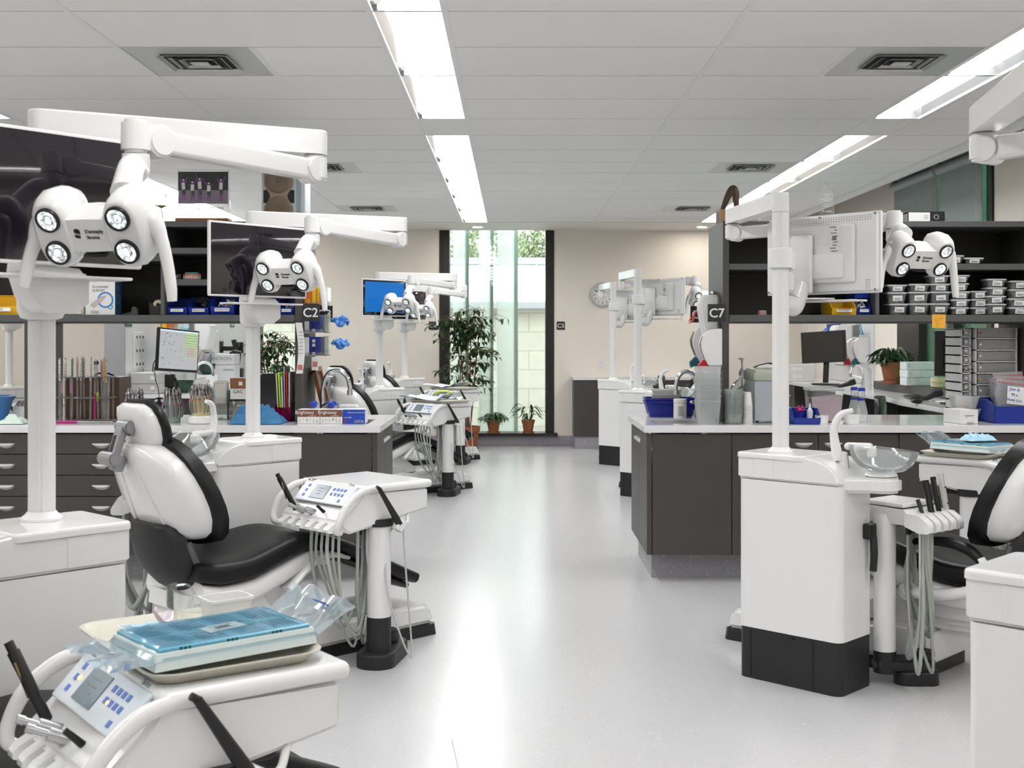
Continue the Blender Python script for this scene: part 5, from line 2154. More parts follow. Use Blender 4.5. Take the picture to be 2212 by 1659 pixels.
POTS = [('grey', gx(290, 6.85), 6.86, 'plain pot half hidden by the headrest', 11), ('glass', gx(373, 6.82), 6.82, 'frosted glass pot', 14), ('cream', gx(434, 6.74), 6.745, 'cream pot on white turntable', 15)]
BANDM = [mat('band_red', (.55, .02, .04), .4), mat('band_green2', (.02, .3, .08), .4), mat('band_orange', (.8, .2, .02), .4), mat('band_blue', (.03, .05, .4), .4), mat('band_pink2', (.75, .2, .35), .4)]
pl = []
for k in range(4):
    for b in range(5):
        pl.append(None)
FROSTG = thin_glass('pot_glass', (.85, .89, .87), .12, .1, .45, (.72, .78, .75))
for (kind, x, y, desc, n) in POTS:
    r, h = (.043, .125)
    zb = ZC
    t = thing('plier_pot', f'{desc.capitalize()} with orthodontic pliers hung round its rim', 'pot', (x, y, ZC), 0, 'plier pots on the drawer counter')
    if kind == 'cream':
        m = MB()
        m.lathe([(0, 0), (.064, 0), (.070, .006), (.070, .022), (.066, .030), (.0665, .034), (.058, .044), (0, .044)], n=40)
        m.obj('turntable', CREAM if 0 else WHITE2, t)
        zb = ZC + .0445
        h = .112
        r = .046
    m = MB()
    dz = zb - ZC
    m.lathe([(0, dz), (r, dz), (r, dz + h), (r - .004, dz + h), (r - .004, dz + .006), (0, dz + .006)], n=40)
    m.obj('body', {'grey': LGREY, 'glass': FROSTG, 'cream': mat('pot_cream', (.60, .52, .28), .4)}[kind], t)
    for k in range(n):
        a = 2 * PI * (k + .3) / n
        seed = k % 4
        key = (seed, (k * 3 + n) % 5)
        idx = f'{key}'
        if idx not in MATS:
            m = pliers_mesh(seed, 0)
            me = m.data('pliers', mat('plier_steel', (.34, .33, .33), .28, 1.))
            m2 = MB()
            for s in (-1, 1):
                m2.rod((s * .0145, .006, -.042), (s * .0150, .0068, -.048), .0052, 8)
                if key[1] % 2:
                    m2.rod((s * .0150, .0068, -.048), (s * .0155, .0076, -.054), .0052, 8, mi=1)
            me2 = m2.data('colour_band', [BANDM[key[1]], BANDM[(key[1] + 2) % 5]])
            MATS[idx] = (me, me2)
        me, me2 = MATS[idx]
        o = bpy.data.objects.new('pliers', me)
        COL.objects.link(o)
        rr2 = r - .002
        o.location = (x + rr2 * math.cos(a), y + rr2 * math.sin(a), zb + h + .020 + .004 * ((k * 7) % 3))
        o.rotation_euler = (0, 0, a)
        lab = {'grey': 'steel orthodontic pliers hung on the plain pot by the headrest', 'glass': 'steel orthodontic pliers hung on the frosted glass pot', 'cream': 'steel orthodontic pliers hung on the cream pot'}[kind]
        tag(o, lab, 'pliers', {'grey': 'pliers on the plain pot', 'glass': 'pliers on the glass pot', 'cream': 'pliers on the cream pot'}[kind])
        o2 = bpy.data.objects.new('colour_band', me2)
        COL.objects.link(o2)
        o2.parent = o

# acrylic organiser with cartons, ring-flash camera, bowls
d = 7.12
t = thing('acrylic_organiser', 'clear acrylic drawer organiser behind the plier pots', 'organiser', (gx(478, d), d, ZC))
for (a, b, z) in ((417, 455, .185), (458, 498, .17), (500, 540, .105)):
    xa, xb = gx(a, d) - gx(478, d), gx(b, d) - gx(478, d)
    m = MB()
    m.b2((xa, -.075, .002), (xa + .003, .075, z))
    m.b2((xb - .003, -.075, .002), (xb, .075, z))
    m.b2((xa, .072, .002), (xb, .075, z))
    m.b2((xa, -.075, .002), (xb, -.072, z * .75))
    m.b2((xa, -.075, 0), (xb, .075, .003))
    m.b2((xa, -.075, .075), (xb, .075, .078))
    m.obj('compartment', CLEAR, t, wn=False)
x = gx(437, d)
t = thing('leaflet_stack', 'white printed leaflets standing in the acrylic organiser', 'leaflets', (x, d, ZC + .079))
m = MB()
m.box((.078, .03, .145), (0, 0, .078), (R(-3), 0, 0), bev=.001)
for k in range(6):
    m.box((.055, .0006, .004), (0, -.0185 + .0008 * k, .12 - .016 * k), (R(-3), 0, 0), mi=1)
m.obj('sheet', [PAPER, INKG], t, wn=False)
x = gx(478, d)
t = thing('gauze_pack', 'white gauze pouch with red marks in the acrylic organiser', 'pouch', (x, d, ZC + .079))
m = MB()
m.box((.085, .06, .145), (0, 0, .073), bev=.018, seg=3)
m.obj('pouch', mat('pouch_paper', (.66, .64, .60), .6, bump=.4, bscale=60), t)
lettering(t, [('++  ++', .014, 0, -.0305, .13, FRONT)], RED)


def gac(t):
    m = MB()
    m.b2((-.061, -.0508, .073), (.061, -.0503, .135))
    m.obj('print', mat('print_brown', (.26, .11, .045), .4), t, wn=False)
    lettering(t, [('GAC', .028, -.014, -.0506, .055, FRONT), ('pak', .013, .038, -.0506, .052, FRONT), ('- - - - - -', .008, 0, -.0506, .030, FRONT)], INK)
    m = MB()
    m.b2((-.061, -.0506, .0), (.061, -.0503, .012))
    m.obj('black_band', INK, t, wn=False)
    m = MB()
    m.box((.022, .0008, .022), (.0, -.0510, .103), bev=.0003)
    m.obj('emblem', PAPER, t, wn=False)


carton('carton', 'brown and white carton lettered GAC on the acrylic organiser', 'carton', (.122, .10, .136), (gx(523, d) + .002, d, ZC + .1055), 0, [PAPER], None, gac)
d = 7.34
t = thing('ring_flash_camera', 'black camera with pale ring flash behind the plier pots', 'camera', (gx(353, d), d, ZC))
m = MB()
m.box((.10, .07, .075), (.02, .03, .04), bev=.01)
m.box((.06, .05, .085), (.035, .02, .215), bev=.012)
m.box((.03, .03, .10), (.035, .03, .125), bev=.006)
m.tube([(.06, .0, .24), (.085, -.01, .20), (.075, -.01, .16), (.05, -.005, .14)], .010, 10)
m.tube([(-.02, -.02, .09), (-.03, 0, .16), (-.05, .01, .22), (-.06, .01, .30)], .0025, 6)
m.obj('body', BLACK, t)
m = MB()
m.lathe([(.0, -.004), (.055, -.004), (.056, .012), (.050, .016), (.0, .004)], (-.005, -.055, .062), FRONT, n=36)
m.cyl(.033, .04, (-.005, -.02, .062), FRONT, n=28)
m.obj('lens', BLACK, t)
m = MB()
for a0 in (105, -75):
    rings = []
    for k in range(13):
        a = R(a0 + 150 * k / 12 - 0)
        rings.append([(-.005 + r_ * math.cos(a), y_, .062 + r_ * math.sin(a)) for r_, y_ in ((.034, -.0685), (.048, -.0705), (.048, -.0725), (.034, -.0725))])
    m.loft(rings)
m.obj('flash_ring', mat('flash_diffuser', (.72, .75, .76), .4), t, wn=False)

# blue drape, folders, glove boxes
t = thing('drape_cloth', 'crumpled blue surgical drape on the worktop behind the second post', 'cloth', (gx(557, 6.76), 6.77, ZC))
m = MB()
heap(m, .29, .20, .105, 5)
m.obj('drape', CLOTHB, t, wn=False, ang=75)
d = 6.98
t = thing('magazine_holder', 'magenta tinted folder holder beside the shelf end panel', 'folder holder', (gx(618, d), d, ZC))
m = MB()
w_ = .046
for (a, b) in (((-w_, -.09, 0), (-w_ + .003, .11, .10)), ((w_ - .003, -.09, 0), (w_, .11, .10)), ((-w_, -.09, 0), (w_, .11, .003)), ((-w_, -.09, 0), (w_, -.087, .08)), ((-w_, .107, 0), (w_, .11, .22))):
    m.b2(a, b)
m.obj('holder', thin_glass('magenta_acrylic', (.62, .02, .22), .12, .05, .35, (.45, .0, .12)), t, wn=False)
for k, (mt, nm, hgt, tilt) in enumerate(((mat('folder_sage', (.55, .60, .42), .5), 'sage green', .265, -3), (mat('folder_lime', (.50, .85, .02), .4), 'lime green', .275, -3), (PAPER, 'white paper', .25, -2), (mat('folder_grey', (.33, .33, .34), .5), 'grey', .305, -1), (mat('folder_red', (.55, .02, .02), .4), 'red', .275, -1), (PAPER, 'outer white', .275, 0))):
    t = thing('folder', f'{nm} folder standing in the magenta holder', 'folder', (gx(618, d) - .036 + .0135 * k, d + .01, ZC + .004), 0, 'folders in the magenta holder')
    m = MB()
    m.box((.007, .17, hgt), (0, 0, hgt / 2), (0, R(tilt), 0), bev=.001, seg=1)
    m.obj('cover', mt, t)


def glovebox(seed, mark):
    def f(t):
        m = MB()
        m.b2((-.0605, -.0633, .038), (.0605, -.0628, .077))
        m.obj('print', mat('print_brown_fade', (.19, .075, .045), .4), t, wn=False)
        lettering(t, [('Brightway', .026, -.022, -.0636, .062, FRONT), ('powder free', .0085, .02, -.0636, .044, FRONT)], PAPER)
        m = MB()
        for k in range(6):
            m.lathe([(.0042, 0), (.005, 0), (.005, .0006), (.0042, .0006)], (-.048 + .019 * k, -.063, .024), FRONT, n=14)
        for k, s_ in enumerate(('XS', 'S', 'M', 'L', 'XL', 'XXL')):
            m.text(s_, .007, (-.048 + .019 * k, -.0634, .012), FRONT)
        m.rod((-.048 + .019 * mark - .004, -.0636, .018), (-.048 + .019 * mark + .005, -.0636, .031), .0008, 5)
        m.obj('size_marks', INK, t, wn=False)
    return f


zb = 6.72
for k, (a, b, lab) in enumerate(((643, 690, 'brown and white glove carton next to the shelf end panel'), (691, 740, 'brown and white glove carton beside the blue glove carton'))):
    x = (gx(a, zb) + gx(b, zb)) / 2
    carton('glove_carton', lab, 'glove box', (.123, .125, .078), (x, zb + .063, ZC), 0, [PAPER], 'brown glove cartons', glovebox(k, 2 + k))
    t = thing('glove', ['blue glove tuft pulled from the carton beside shelf end panel', 'blue glove tuft pulled from the carton beside the tap'][k], 'glove', (x + (.02 if k == 0 else -.005), zb + .065, ZC + .0785), 0, 'gloves pulled from cartons')
    m = MB()
    blob(m, (0, 0, .016), .036, random.Random(8 + k), 7)
    m.obj('cuff', GLOVEB, t, wn=False, ang=80)


def bluebox(t):
    lettering(t, [('Handcare LE with aloe', .0105, .012, -.0636, .062, FRONT), ('REF GL3085', .0085, -.035, -.0636, .034, FRONT), ('POWDER FREE', .0075, .03, -.0636, .016, FRONT), ('NITRILE GLOVES', .0075, .026, -.0636, .008, FRONT)], PAPER)
    m = MB()
    m.text('S', .026, (-.047, -.0636, .015), FRONT, bold=.03)
    m.obj('size_mark', RED, t, wn=False)
    m = MB()
    m.b2((-.0605, -.0625, .0785), (.0605, .0625, .0792))
    m.b2((.0612, -.062, .001), (.0618, .062, .077))
    m.obj('white_side', PAPER, t, wn=False)


carton('glove_carton', 'blue glove carton marked S at counter end by the aisle', 'glove box', (.123, .125, .078), ((gx(742, zb) + gx(788, zb)) / 2 - .001, zb + .063, ZC), 0, [mat('carton_blue', (.012, .06, .42), .4)], 'blue glove cartons', bluebox)


def mixer_tap(x, y, label, rz, H=.27, reach=.16, lev=1):
    t = thing('tap', label, 'tap', (x, y, ZC), rz)
    m = MB()
    m.cyl(.024, .05, (0, 0, .025), n=24, bev=.004)
    m.cyl(.017, .05, (0, 0, .07), n=20)
    m.tube([(0, 0, .08), (0, 0, H * .62), (reach * .18, 0, H * .92), (reach * .55, 0, H), (reach * .88, 0, H * .88), (reach, 0, H * .66), (reach, 0, H * .58)], .0125, 14, smooth=8)
    m.cyl(.016, .03, (reach, 0, H * .55), n=18, bev=.003)
    m.obj('spout', CHROME, t)
    m = MB()
    m.tube([(0, 0, .075), (.02, -.05 * lev, .09), (.05, -.10 * lev, .10)], [.012, .010, .008], 10)
    m.obj('lever', CHROME, t)
    return t


mixer_tap(gx(697, 7.05), 7.05, 'chrome gooseneck tap behind the glove cartons', 0, .285, .158)
t = thing('picture_frame', 'brown wooden frame leaning against the shelf end panel', 'frame', (-1.092, 7.25, ZC))
m = MB()
m.T = Euler((0, R(-14), 0)).to_matrix().to_4x4()
m.b2((-.012, -.13, .004), (.012, -.10, .31), bev=.003)
m.b2((-.012, .09, .004), (.012, .12, .31), bev=.003)
m.b2((-.012, -.13, .28), (.012, .12, .31), bev=.003)
m.b2((-.012, -.13, .004), (.012, .12, .034), bev=.003)
m.obj('moulding', WOOD, t)
m = MB()
m.T = Euler((0, R(-14), 0)).to_matrix().to_4x4()
m.b2((-.004, -.10, .034), (.0, .09, .28))
m.obj('picture', mat('picture_dark', (.06, .04, .03), .4), t, wn=False)
t = thing('tissue_pack', 'white packet with blue edge behind the blue glove carton', 'packet', (gx(752, 7.3), 7.32, ZC))
m = MB()
m.box((.12, .09, .072), (0, 0, .037), bev=.016, seg=3)
m.box((.115, .02, .004), (0, -.045, .05), mi=1)
m.obj('packet', [PAPER, mat('print_blue')], t)
lettering(t, [('wipes', .012, .01, -.0462, .035, FRONT)], INKG)

# glove dispensers on the end panel, with hanging notices
ex = -1.1895
for k, (y0_, y1_, lab, mt, txt) in enumerate(((619, 660, 'orange and yellow glove box on the shelf end panel above the C2 sign', mat('box_orange', (.62, .14, .01), .4), 'TOPGLOVES'), (694, 719, 'blue glove box sized M directly under the C2 sign', mat('box_navy', (.01, .02, .20), .4), 'M'), (726, 769, 'blue glove box sized XL on the shelf end panel, lowest of three', mat('box_navy'), 'XL'))):
    D_ = 6.94
    za, zb_ = gz(y1_, D_), gz(y0_, D_)
    if k == 1:
        zb_ += .04
    wd = gx(690, D_) - ex
    t = thing('wall_mounted_glove_box', lab, 'glove box', (ex, D_, za), 0, 'glove boxes on the left end panel')
    h = zb_ - za
    m = MB()
    m.b2((.002, 0, .004), (wd, .235, h - .004), bev=.0015, seg=1)
    m.obj('box', mt, t)
    m = MB()
    m.b2((0, -.004, 0), (wd + .03, -.001, .02))
    m.b2((wd + .026, -.004, 0), (wd + .03, .24, h))
    m.b2((0, -.004, 0), (wd + .03, .24, .003))
    m.obj('acrylic_rack', CLEAR, t, wn=False)
    m = MB()
    rot = (PI / 2, R(90), 0)
    if k == 0:
        m.b2((wd * .55, -.0006, .006), (wd - .002, -.0002, h - .006), mi=1)
        m.cyl(.012, .001, (wd * .28, -.0006, .025), FRONT, n=20, mi=1)
        m.text('XS', .012, (wd * .28, -.0014, .025), rot, mi=2)
        m.text('TOPGLOVES', .015, (wd * .82, -.0010, h / 2), rot, mi=2)
    else:
        m.b2((.004, -.0006, .006), (wd * .35, -.0002, h - .006), mi=0)
        for q, s_ in enumerate(['M', ''] if k == 1 else ['XL', '', 'N', 'B']):
            zz = .014 + .024 * q
            if zz < h - .008:
                m.box((.016, .0008, .016), (wd * .64, -.0006, zz), mi=0 if s_ else 2)
                if s_:
                    m.text(s_, .012, (wd * .64, -.0014, zz), rot, mi=2)
    m.obj('lettering', [PAPER, YELLOW, INK], t, wn=False)
    if k:
        g = thing('hanging_glove', ['light blue gloves spilling from the box under the C2 sign', 'light blue gloves spilling from the lowest wall glove box'][k - 1], 'glove', (ex + wd + .033, D_ + .09, za + h * .5), 0, 'gloves spilling from the wall boxes')
        m = MB()
        blob(m, (.074, 0, .0), .060, random.Random(20 + k), 12, squash=.8)
        m.obj('cuff', GLOVEL, g, wn=False, ang=80)
PINKP = mat('paper_pink_print', (.55, .18, .16), .6)
for k, (x, y, za, zb_, lab) in enumerate(((-1.205, 6.852, gz(807, 6.85), gz(697, 6.85), 'long white size guide hanging from the front edge of the end panel'), (-1.13, 6.93, gz(800, 6.93), gz(771, 6.93), 'white size guide hanging under the lowest glove box'))):
    t = thing('hanging_notice', lab, 'notice', (x, y, za), 0, 'paper size guides')
    h = zb_ - za
    m = MB()
    rings = []
    for q in range(9):
        z = h * q / 8
        o = .012 * math.sin(2.2 * q / 8 * PI / 2)
        rings.append([(-.012 + o * (k == 0), -.003, z), (.026 + o * (k == 0), -.003 - .004 * math.sin(q), z), (.026 + o * (k == 0), -.002 - .004 * math.sin(q), z), (-.012 + o * (k == 0), -.002, z)])
    m.loft(rings)
    m.obj('sheet', PAPER, t, wn=False)
    m = MB()
    m.box((.028, .0008, .03), (.008 + .004 * (k == 0), -.0062, .035), mi=0)
    for q in range(7 if k == 0 else 1):
        m.box((.024, .0008, .003), (.010 + .007 * (k == 0), -.0075, h * .4 + q * .02), mi=1)
    m.obj('print', [PINKP, INKG], t, wn=False)
# ------------------------------------------------------------------ on the right worktop
NAVY = mat('navy_tub_plastic', (.004, .012, .22), .25)
MILK = thin_glass('milky_plastic', (.93, .94, .93), .08, .2, .55, (.80, .80, .78))
for k, lab in enumerate(('lower of two nested dark blue tubs beside the sink', 'upper of two nested dark blue tubs beside the sink')):
    tub(.30, .19, .095, NAVY, lab, 'tub', (.955, 7.365, ZC + .018 * k), 0, .86, 'nested blue tubs', name='plastic_tub', rim=.012)
for k in range(3):
    tub(.165, .115, .05, MILK, f'milky ice cream tub in the blue tub, {["lowest", "middle", "topmost"][k]} of three', 'tub', (.935, 7.36, ZC + .060 + .024 * k), 0, .88, 'milky tubs in the blue tub', lid=MILK if k == 2 else None, name='plastic_tub')
t = mixer_tap(gx(1508, 7.3) - .02, 7.215, 'chrome gooseneck tap behind the stack of clear tubs', PI, .275, .125, -1)
t = thing('label_jar', 'white lidded jar with printed label beside the chrome tap', 'jar', (.99, 7.162, ZC))
m = MB()
m.lathe([(0, 0), (.036, 0), (.038, .004), (.038, .085), (.034, .092), (0, .092)], n=28)
m.obj('body', WHITE2, t)
m = MB()
m.lathe([(0, .0925), (.039, .0925), (.039, .112), (.036, .115), (0, .115)], n=28)
m.obj('lid', WHITE2, t)
m = MB()
for k in range(8):
    m.box((.03, .0006, .003), (.0, -.0385, .070 - .007 * k))
m.obj('lettering', INKG, t, wn=False)
# stacked clear storage tubs
d = 6.715
x = gx(1529.5, d)
for k in range(7):
    tub(.132, .13, .128, FROST, f'clear square tub in the tall nested stack, {ORD[k]} from the counter', 'tub', (x, d + .02, ZC + .0315 * k), R(rnd.uniform(-1, 1)), .86, 'tall stack of clear tubs', name='plastic_tub', rim=.005)
x = 1.117
for k in range(3):
    tub(.125, .12, .12, FROST, f'clear square tub in the short stack behind the tall one, {ORD[k]} from the counter', 'tub', (x, 6.90, ZC + .028 * k), 0, .86, 'short stack of clear tubs', name='plastic_tub', rim=.005)
# clear cups and white cups
d = 6.70
CUPC = thin_glass('clear_cup_plastic', (.96, .98, .975), .12, .05, .16, (.93, .97, .96))


def cup(r0, r1, h, mt, label, loc, group, up=True, rx=0.):
    t = thing('plastic_cup', label, 'cup', loc, 0, group)
    m = MB()
    m.lathe([(0, .0), (r0, 0), (r1, h - .002), (r1 + .003, h - .001), (r1 + .003, h), (r1 - .0004, h), (r0 - .0004, .0008), (0, .0008)], (0, 0, 0 if up else h), (rx, 0, 0) if up else (PI, 0, 0), n=24)
    m.obj('body', mt, t, wn=False)
    return t


c0 = c1 = None
x = gx(1586.5, d)
for k in range(18):
    lab = f'clear plastic cup in the wide ribbed stack, {ORD[k]} from the counter'
    if c0 is None:
        c0 = cup(.044, .052, .055, CUPC, lab, (x, d + .035, ZC), 'stack of clear cups')
    else:
        dup(c0, (x, d + .035, ZC + .0080 * k), 0, lab)
x = gx(1618.5, d)
for k in range(13):
    lab = f'white upturned cup in the slim stack by the grey machine, {ORD[k]} from the counter'
    if c1 is None:
        c1 = cup(.021, .029, .075, WHITE2, lab, (x, d + .06, ZC), 'stack of white cups', False)
    else:
        dup(c1, (x, d + .06, ZC + .0082 * k), 0, lab)
# pump flask with green liquid
d = 7.25
t = thing('pump_flask', 'clear pump bottle of green rinse behind the cup stacks', 'bottle', (gx(1603, d), d, ZC))
m = MB()
m.lathe([(0, 0), (.066, 0), (.070, .008), (.070, .17), (.062, .195), (.030, .222), (.016, .235), (.016, .25), (.013, .25), (.013, .236), (.027, .220), (.058, .193), (.066, .17), (.066, .010), (0, .008)], n=32)
m.obj('bottle', CLEAR, t, wn=False)
m = MB()
m.lathe([(0, .009), (.0655, .010), (.0655, .10), (0, .10)], n=32)
m.obj('green_rinse', mat('green_rinse', (.0, .16, .07), .15), t)
m = MB()
m.cyl(.02, .025, (0, 0, .262), n=20, bev=.003)
m.lathe([(.020, .275), (.010, .290), (.006, .295), (.006, .345), (0, .345)], n=16)
m.box((.03, .014, .012), (-.006, 0, .349), bev=.004)
m.rod((0, 0, .05), (0, 0, .24), .003, 8, mi=1)
m.obj('pump', [WHITE2, TEAL], t)
# grey bench machine
d = 6.78
xa, xb = gx(1630, d), gx(1703, d)
t = thing('bench_machine', 'pale grey metal bench machine with sage lid behind the right post', 'machine', ((xa + xb) / 2, d, ZC))
w_ = (xb - xa) / 2
m = MB()
m.b2((-w_, 0, .012), (w_, .30, .235), bev=.006)
m.obj('housing', mat('machine_blue_grey', (.42, .46, .49), .35, .3), t)
m = MB()
m.loft([[(-w_ - .004, -.004, .236), (w_ + .004, -.004, .236), (w_ + .004, .305, .236), (-w_ - .004, .305, .236)], [(-w_ - .004, -.004, .27), (w_ + .004, -.004, .27), (w_ + .004, .305, .28), (-w_ - .004, .305, .28)], [(-w_ + .012, .012, .295), (w_ - .012, .012, .295), (w_ - .012, .29, .30), (-w_ + .012, .29, .30)]])
m.obj('lid', mat('sage_lid', (.34, .36, .29), .45), t)
m = MB()
for x in (-w_ + .02, w_ - .02):
    for y in (.02, .28):
        m.cyl(.008, .012, (x, y, .006), n=12)
m.obj('feet', BLACK, t, wn=False)
m = MB()
m.text('ergo', .014, (.035, -.001, .185), FRONT, mi=1)
m.text('SANOVA', .009, (.03, -.001, .045), FRONT)
m.box((.05, .002, .010), (.03, -.005, .262), (0, R(4), 0))
m.obj('lettering', [INK, RED], t, wn=False)
t = thing('hand_piece_cover', 'black and white curved cover lying on the sage lid', 'cover', (gx(1650, 6.95), 6.95, ZC + .3015))
m = MB()
m.side([(-.055, 0), (.05, 0), (.05, .018), (.02, .026), (-.03, .016)], -.03, .03, bev=.004)
m.side([(-.058, .0055), (-.03, .022), (.02, .033), (.052, .030), (.052, .019), (.02, .027), (-.03, .017)], -.03, .03, bev=.002, mi=1)
m.obj('cover', [WHITE2, BLACK], t)
# blue bin, powder box, little pots, bottles
bn = bin_box(gx(1768, 6.72) - gx(1710, 6.72), .145, .082, BLUE, 'blue bin right of the right post with pink glove inside', '', ((gx(1768, 6.72) + gx(1710, 6.72)) / 2, 6.755, ZC), R(90) if 0 else 0, 'blue bins on the right counter')
g = thing('glove', 'pink glove tuft sticking out of the blue bin by the post', 'glove', (bn.location.x - .018, 6.765, ZC + .006))
m = MB()
blob(m, (0, 0, .065), .032, random.Random(31), 7)
m.obj('cuff', mat('pink_nitrile', (.62, .03, .16), .45), g, wn=False, ang=80)
t = thing('dropper_bottle', 'small white dropper bottle standing in the blue bin by the post', 'bottle', (bn.location.x + .042, 6.785, ZC + .005))
m = MB()
m.lathe([(0, 0), (.018, 0), (.019, .06), (.010, .075), (.006, .080), (.006, .09), (.003, .105), (0, .105)], n=18)
m.obj('body', WHITE2, t)
d = 6.84
xa, xb = gx(1752, d), gx(1822, d)
t = thing('powder_box', 'clear lidded box of pink powder on the right counter', 'storage box', ((xa + xb) / 2, d, ZC))
w_ = (xb - xa) / 2
m = MB()
m.loft([[(-w_ * .86, .01, .002), (w_ * .86, .01, .002), (w_ * .86, .15, .002), (-w_ * .86, .15, .002)], [(-w_, 0, .175), (w_, 0, .175), (w_, .16, .175), (-w_, .16, .175)]])
m.obj('box', CLEAR, t, wn=False)
m = MB()
m.loft([[(-w_ * .83, .014, .005), (w_ * .83, .014, .005), (w_ * .83, .146, .005), (-w_ * .83, .146, .005)], [(-w_ * .95, .006, .135), (w_ * .95, .006, .14), (w_ * .95, .154, .15), (-w_ * .95, .154, .13)]])
m.obj('powder', mat('pink_powder', (.66, .50, .56), .9, bscale=160, noise=(.55, .75, (.74, .62, .66)), bump=.4), t, wn=False)
m = MB()
m.b2((-w_ - .006, -.006, .176), (w_ + .006, .166, .190), bev=.004)
m.b2((-w_ + .02, .02, .190), (w_ - .02, .14, .197), bev=.003)
m.obj('lid', FROST, t)
for k, (x0_, x1_, d_, h, lab) in enumerate(((1763, 1793, 6.68, .048, 'small white pot between blue bin and powder box'), (1826, 1862, 6.69, .050, 'small white pot in front of the blue-capped bottles'), (1800, 1826, 6.66, .020, 'low white dish before the powder box'))):
    t = thing('white_pot', lab, 'pot', ((gx(x0_, d_) + gx(x1_, d_)) / 2, d_ + .03, ZC))
    r = (gx(x1_, d_) - gx(x0_, d_)) / 2
    m = MB()
    m.lathe([(0, 0), (r * .86, 0), (r, h), (r - .003, h), (r * .83, .004), (0, .004)], n=28)
    m.obj('body', WHITE2, t)
for k, (x, d_, lab) in enumerate(((1845, 6.93, 'blue-capped mixing bottle, the one behind'), (1861, 6.83, 'blue-capped mixing bottle, the one in front'))):
    t = thing('mixing_bottle', lab, 'bottle', (gx(x, d_), d_, ZC), 0, 'blue-capped bottles')
    m = MB()
    m.lathe([(0, 0), (.034, 0), (.036, .006), (.034, .05), (.022, .108), (.0175, .122), (0, .122)], n=28)
    m.obj('body', FROST, t)
    m = MB()
    m.cyl(.0185, .012, (0, 0, .129), n=24)
    m.lathe([(.0165, .176), (.0195, .176), (.0195, .190), (.0165, .195), (0, .195)], n=24)
    m.obj('cap', mat('cap_blue', (.01, .035, .33), .3), t)
    m = MB()
    m.lathe([(0, .136), (.0165, .136), (.019, .176), (0, .176)], n=24)
    m.obj('measuring_chamber', CLEAR, t, wn=False)
    m = MB()
    for q in range(4):
        m.box((.010, .0006, .002), (0, -.0175 - .0004 * q, .146 + .007 * q))
    m.obj('scale_marks', INKG, t, wn=False)
# white carton, two clear tubs of models, big blue bin with bags
d = 6.70
t = thing('carton', 'plain white carton with printed end label near the blue bag bin', 'carton', (gx(2067, d) + .055, d + .095, ZC), 0)
m = MB()
m.box((.105, .19, .078), (0, 0, .039), (0, 0, R(8)), bev=.002, seg=1)
m.obj('box', PAPER, t)
m = MB()
m.box((.075, .0008, .05), (.013, -.0950, .043), (0, 0, R(8)))
m.text('GORDON BRACKET', .006, (.013, -.0962, .045), (PI / 2, 0, R(8)), mi=1)
m.text('Kit A', .006, (.0, -.0970, .034), (PI / 2, 0, R(8)), mi=1)
m.box((.04, .002, .006), (.02, -.096, .006), (0, 0, R(8)), mi=2)
m.obj('end_label', [WHITE2, INK, STEEL], t, wn=False)
MODEL = mat('plaster_model', (.62, .49, .27), .7, bump=.3, bscale=90)


def model_lump(t, w_, d_, h, seed, z=.004):
    rr = random.Random(seed)
    m = MB()
    n = 10
    r1 = [(w_ * .36 * math.cos(2 * PI * k / n) * rr.uniform(.8, 1.05) + w_ * rr.uniform(-.01, .01) - w_ * .12 * (seed % 3 - 1), d_ * .36 * math.sin(2 * PI * k / n), z) for k in range(n)]
    r2 = [(p[0] * .9, p[1] * .9, z + h * rr.uniform(.55, 1)) for p in r1]
    m.loft([r1, r2])
    return m.obj('plaster_model', MODEL, t, ang=20)


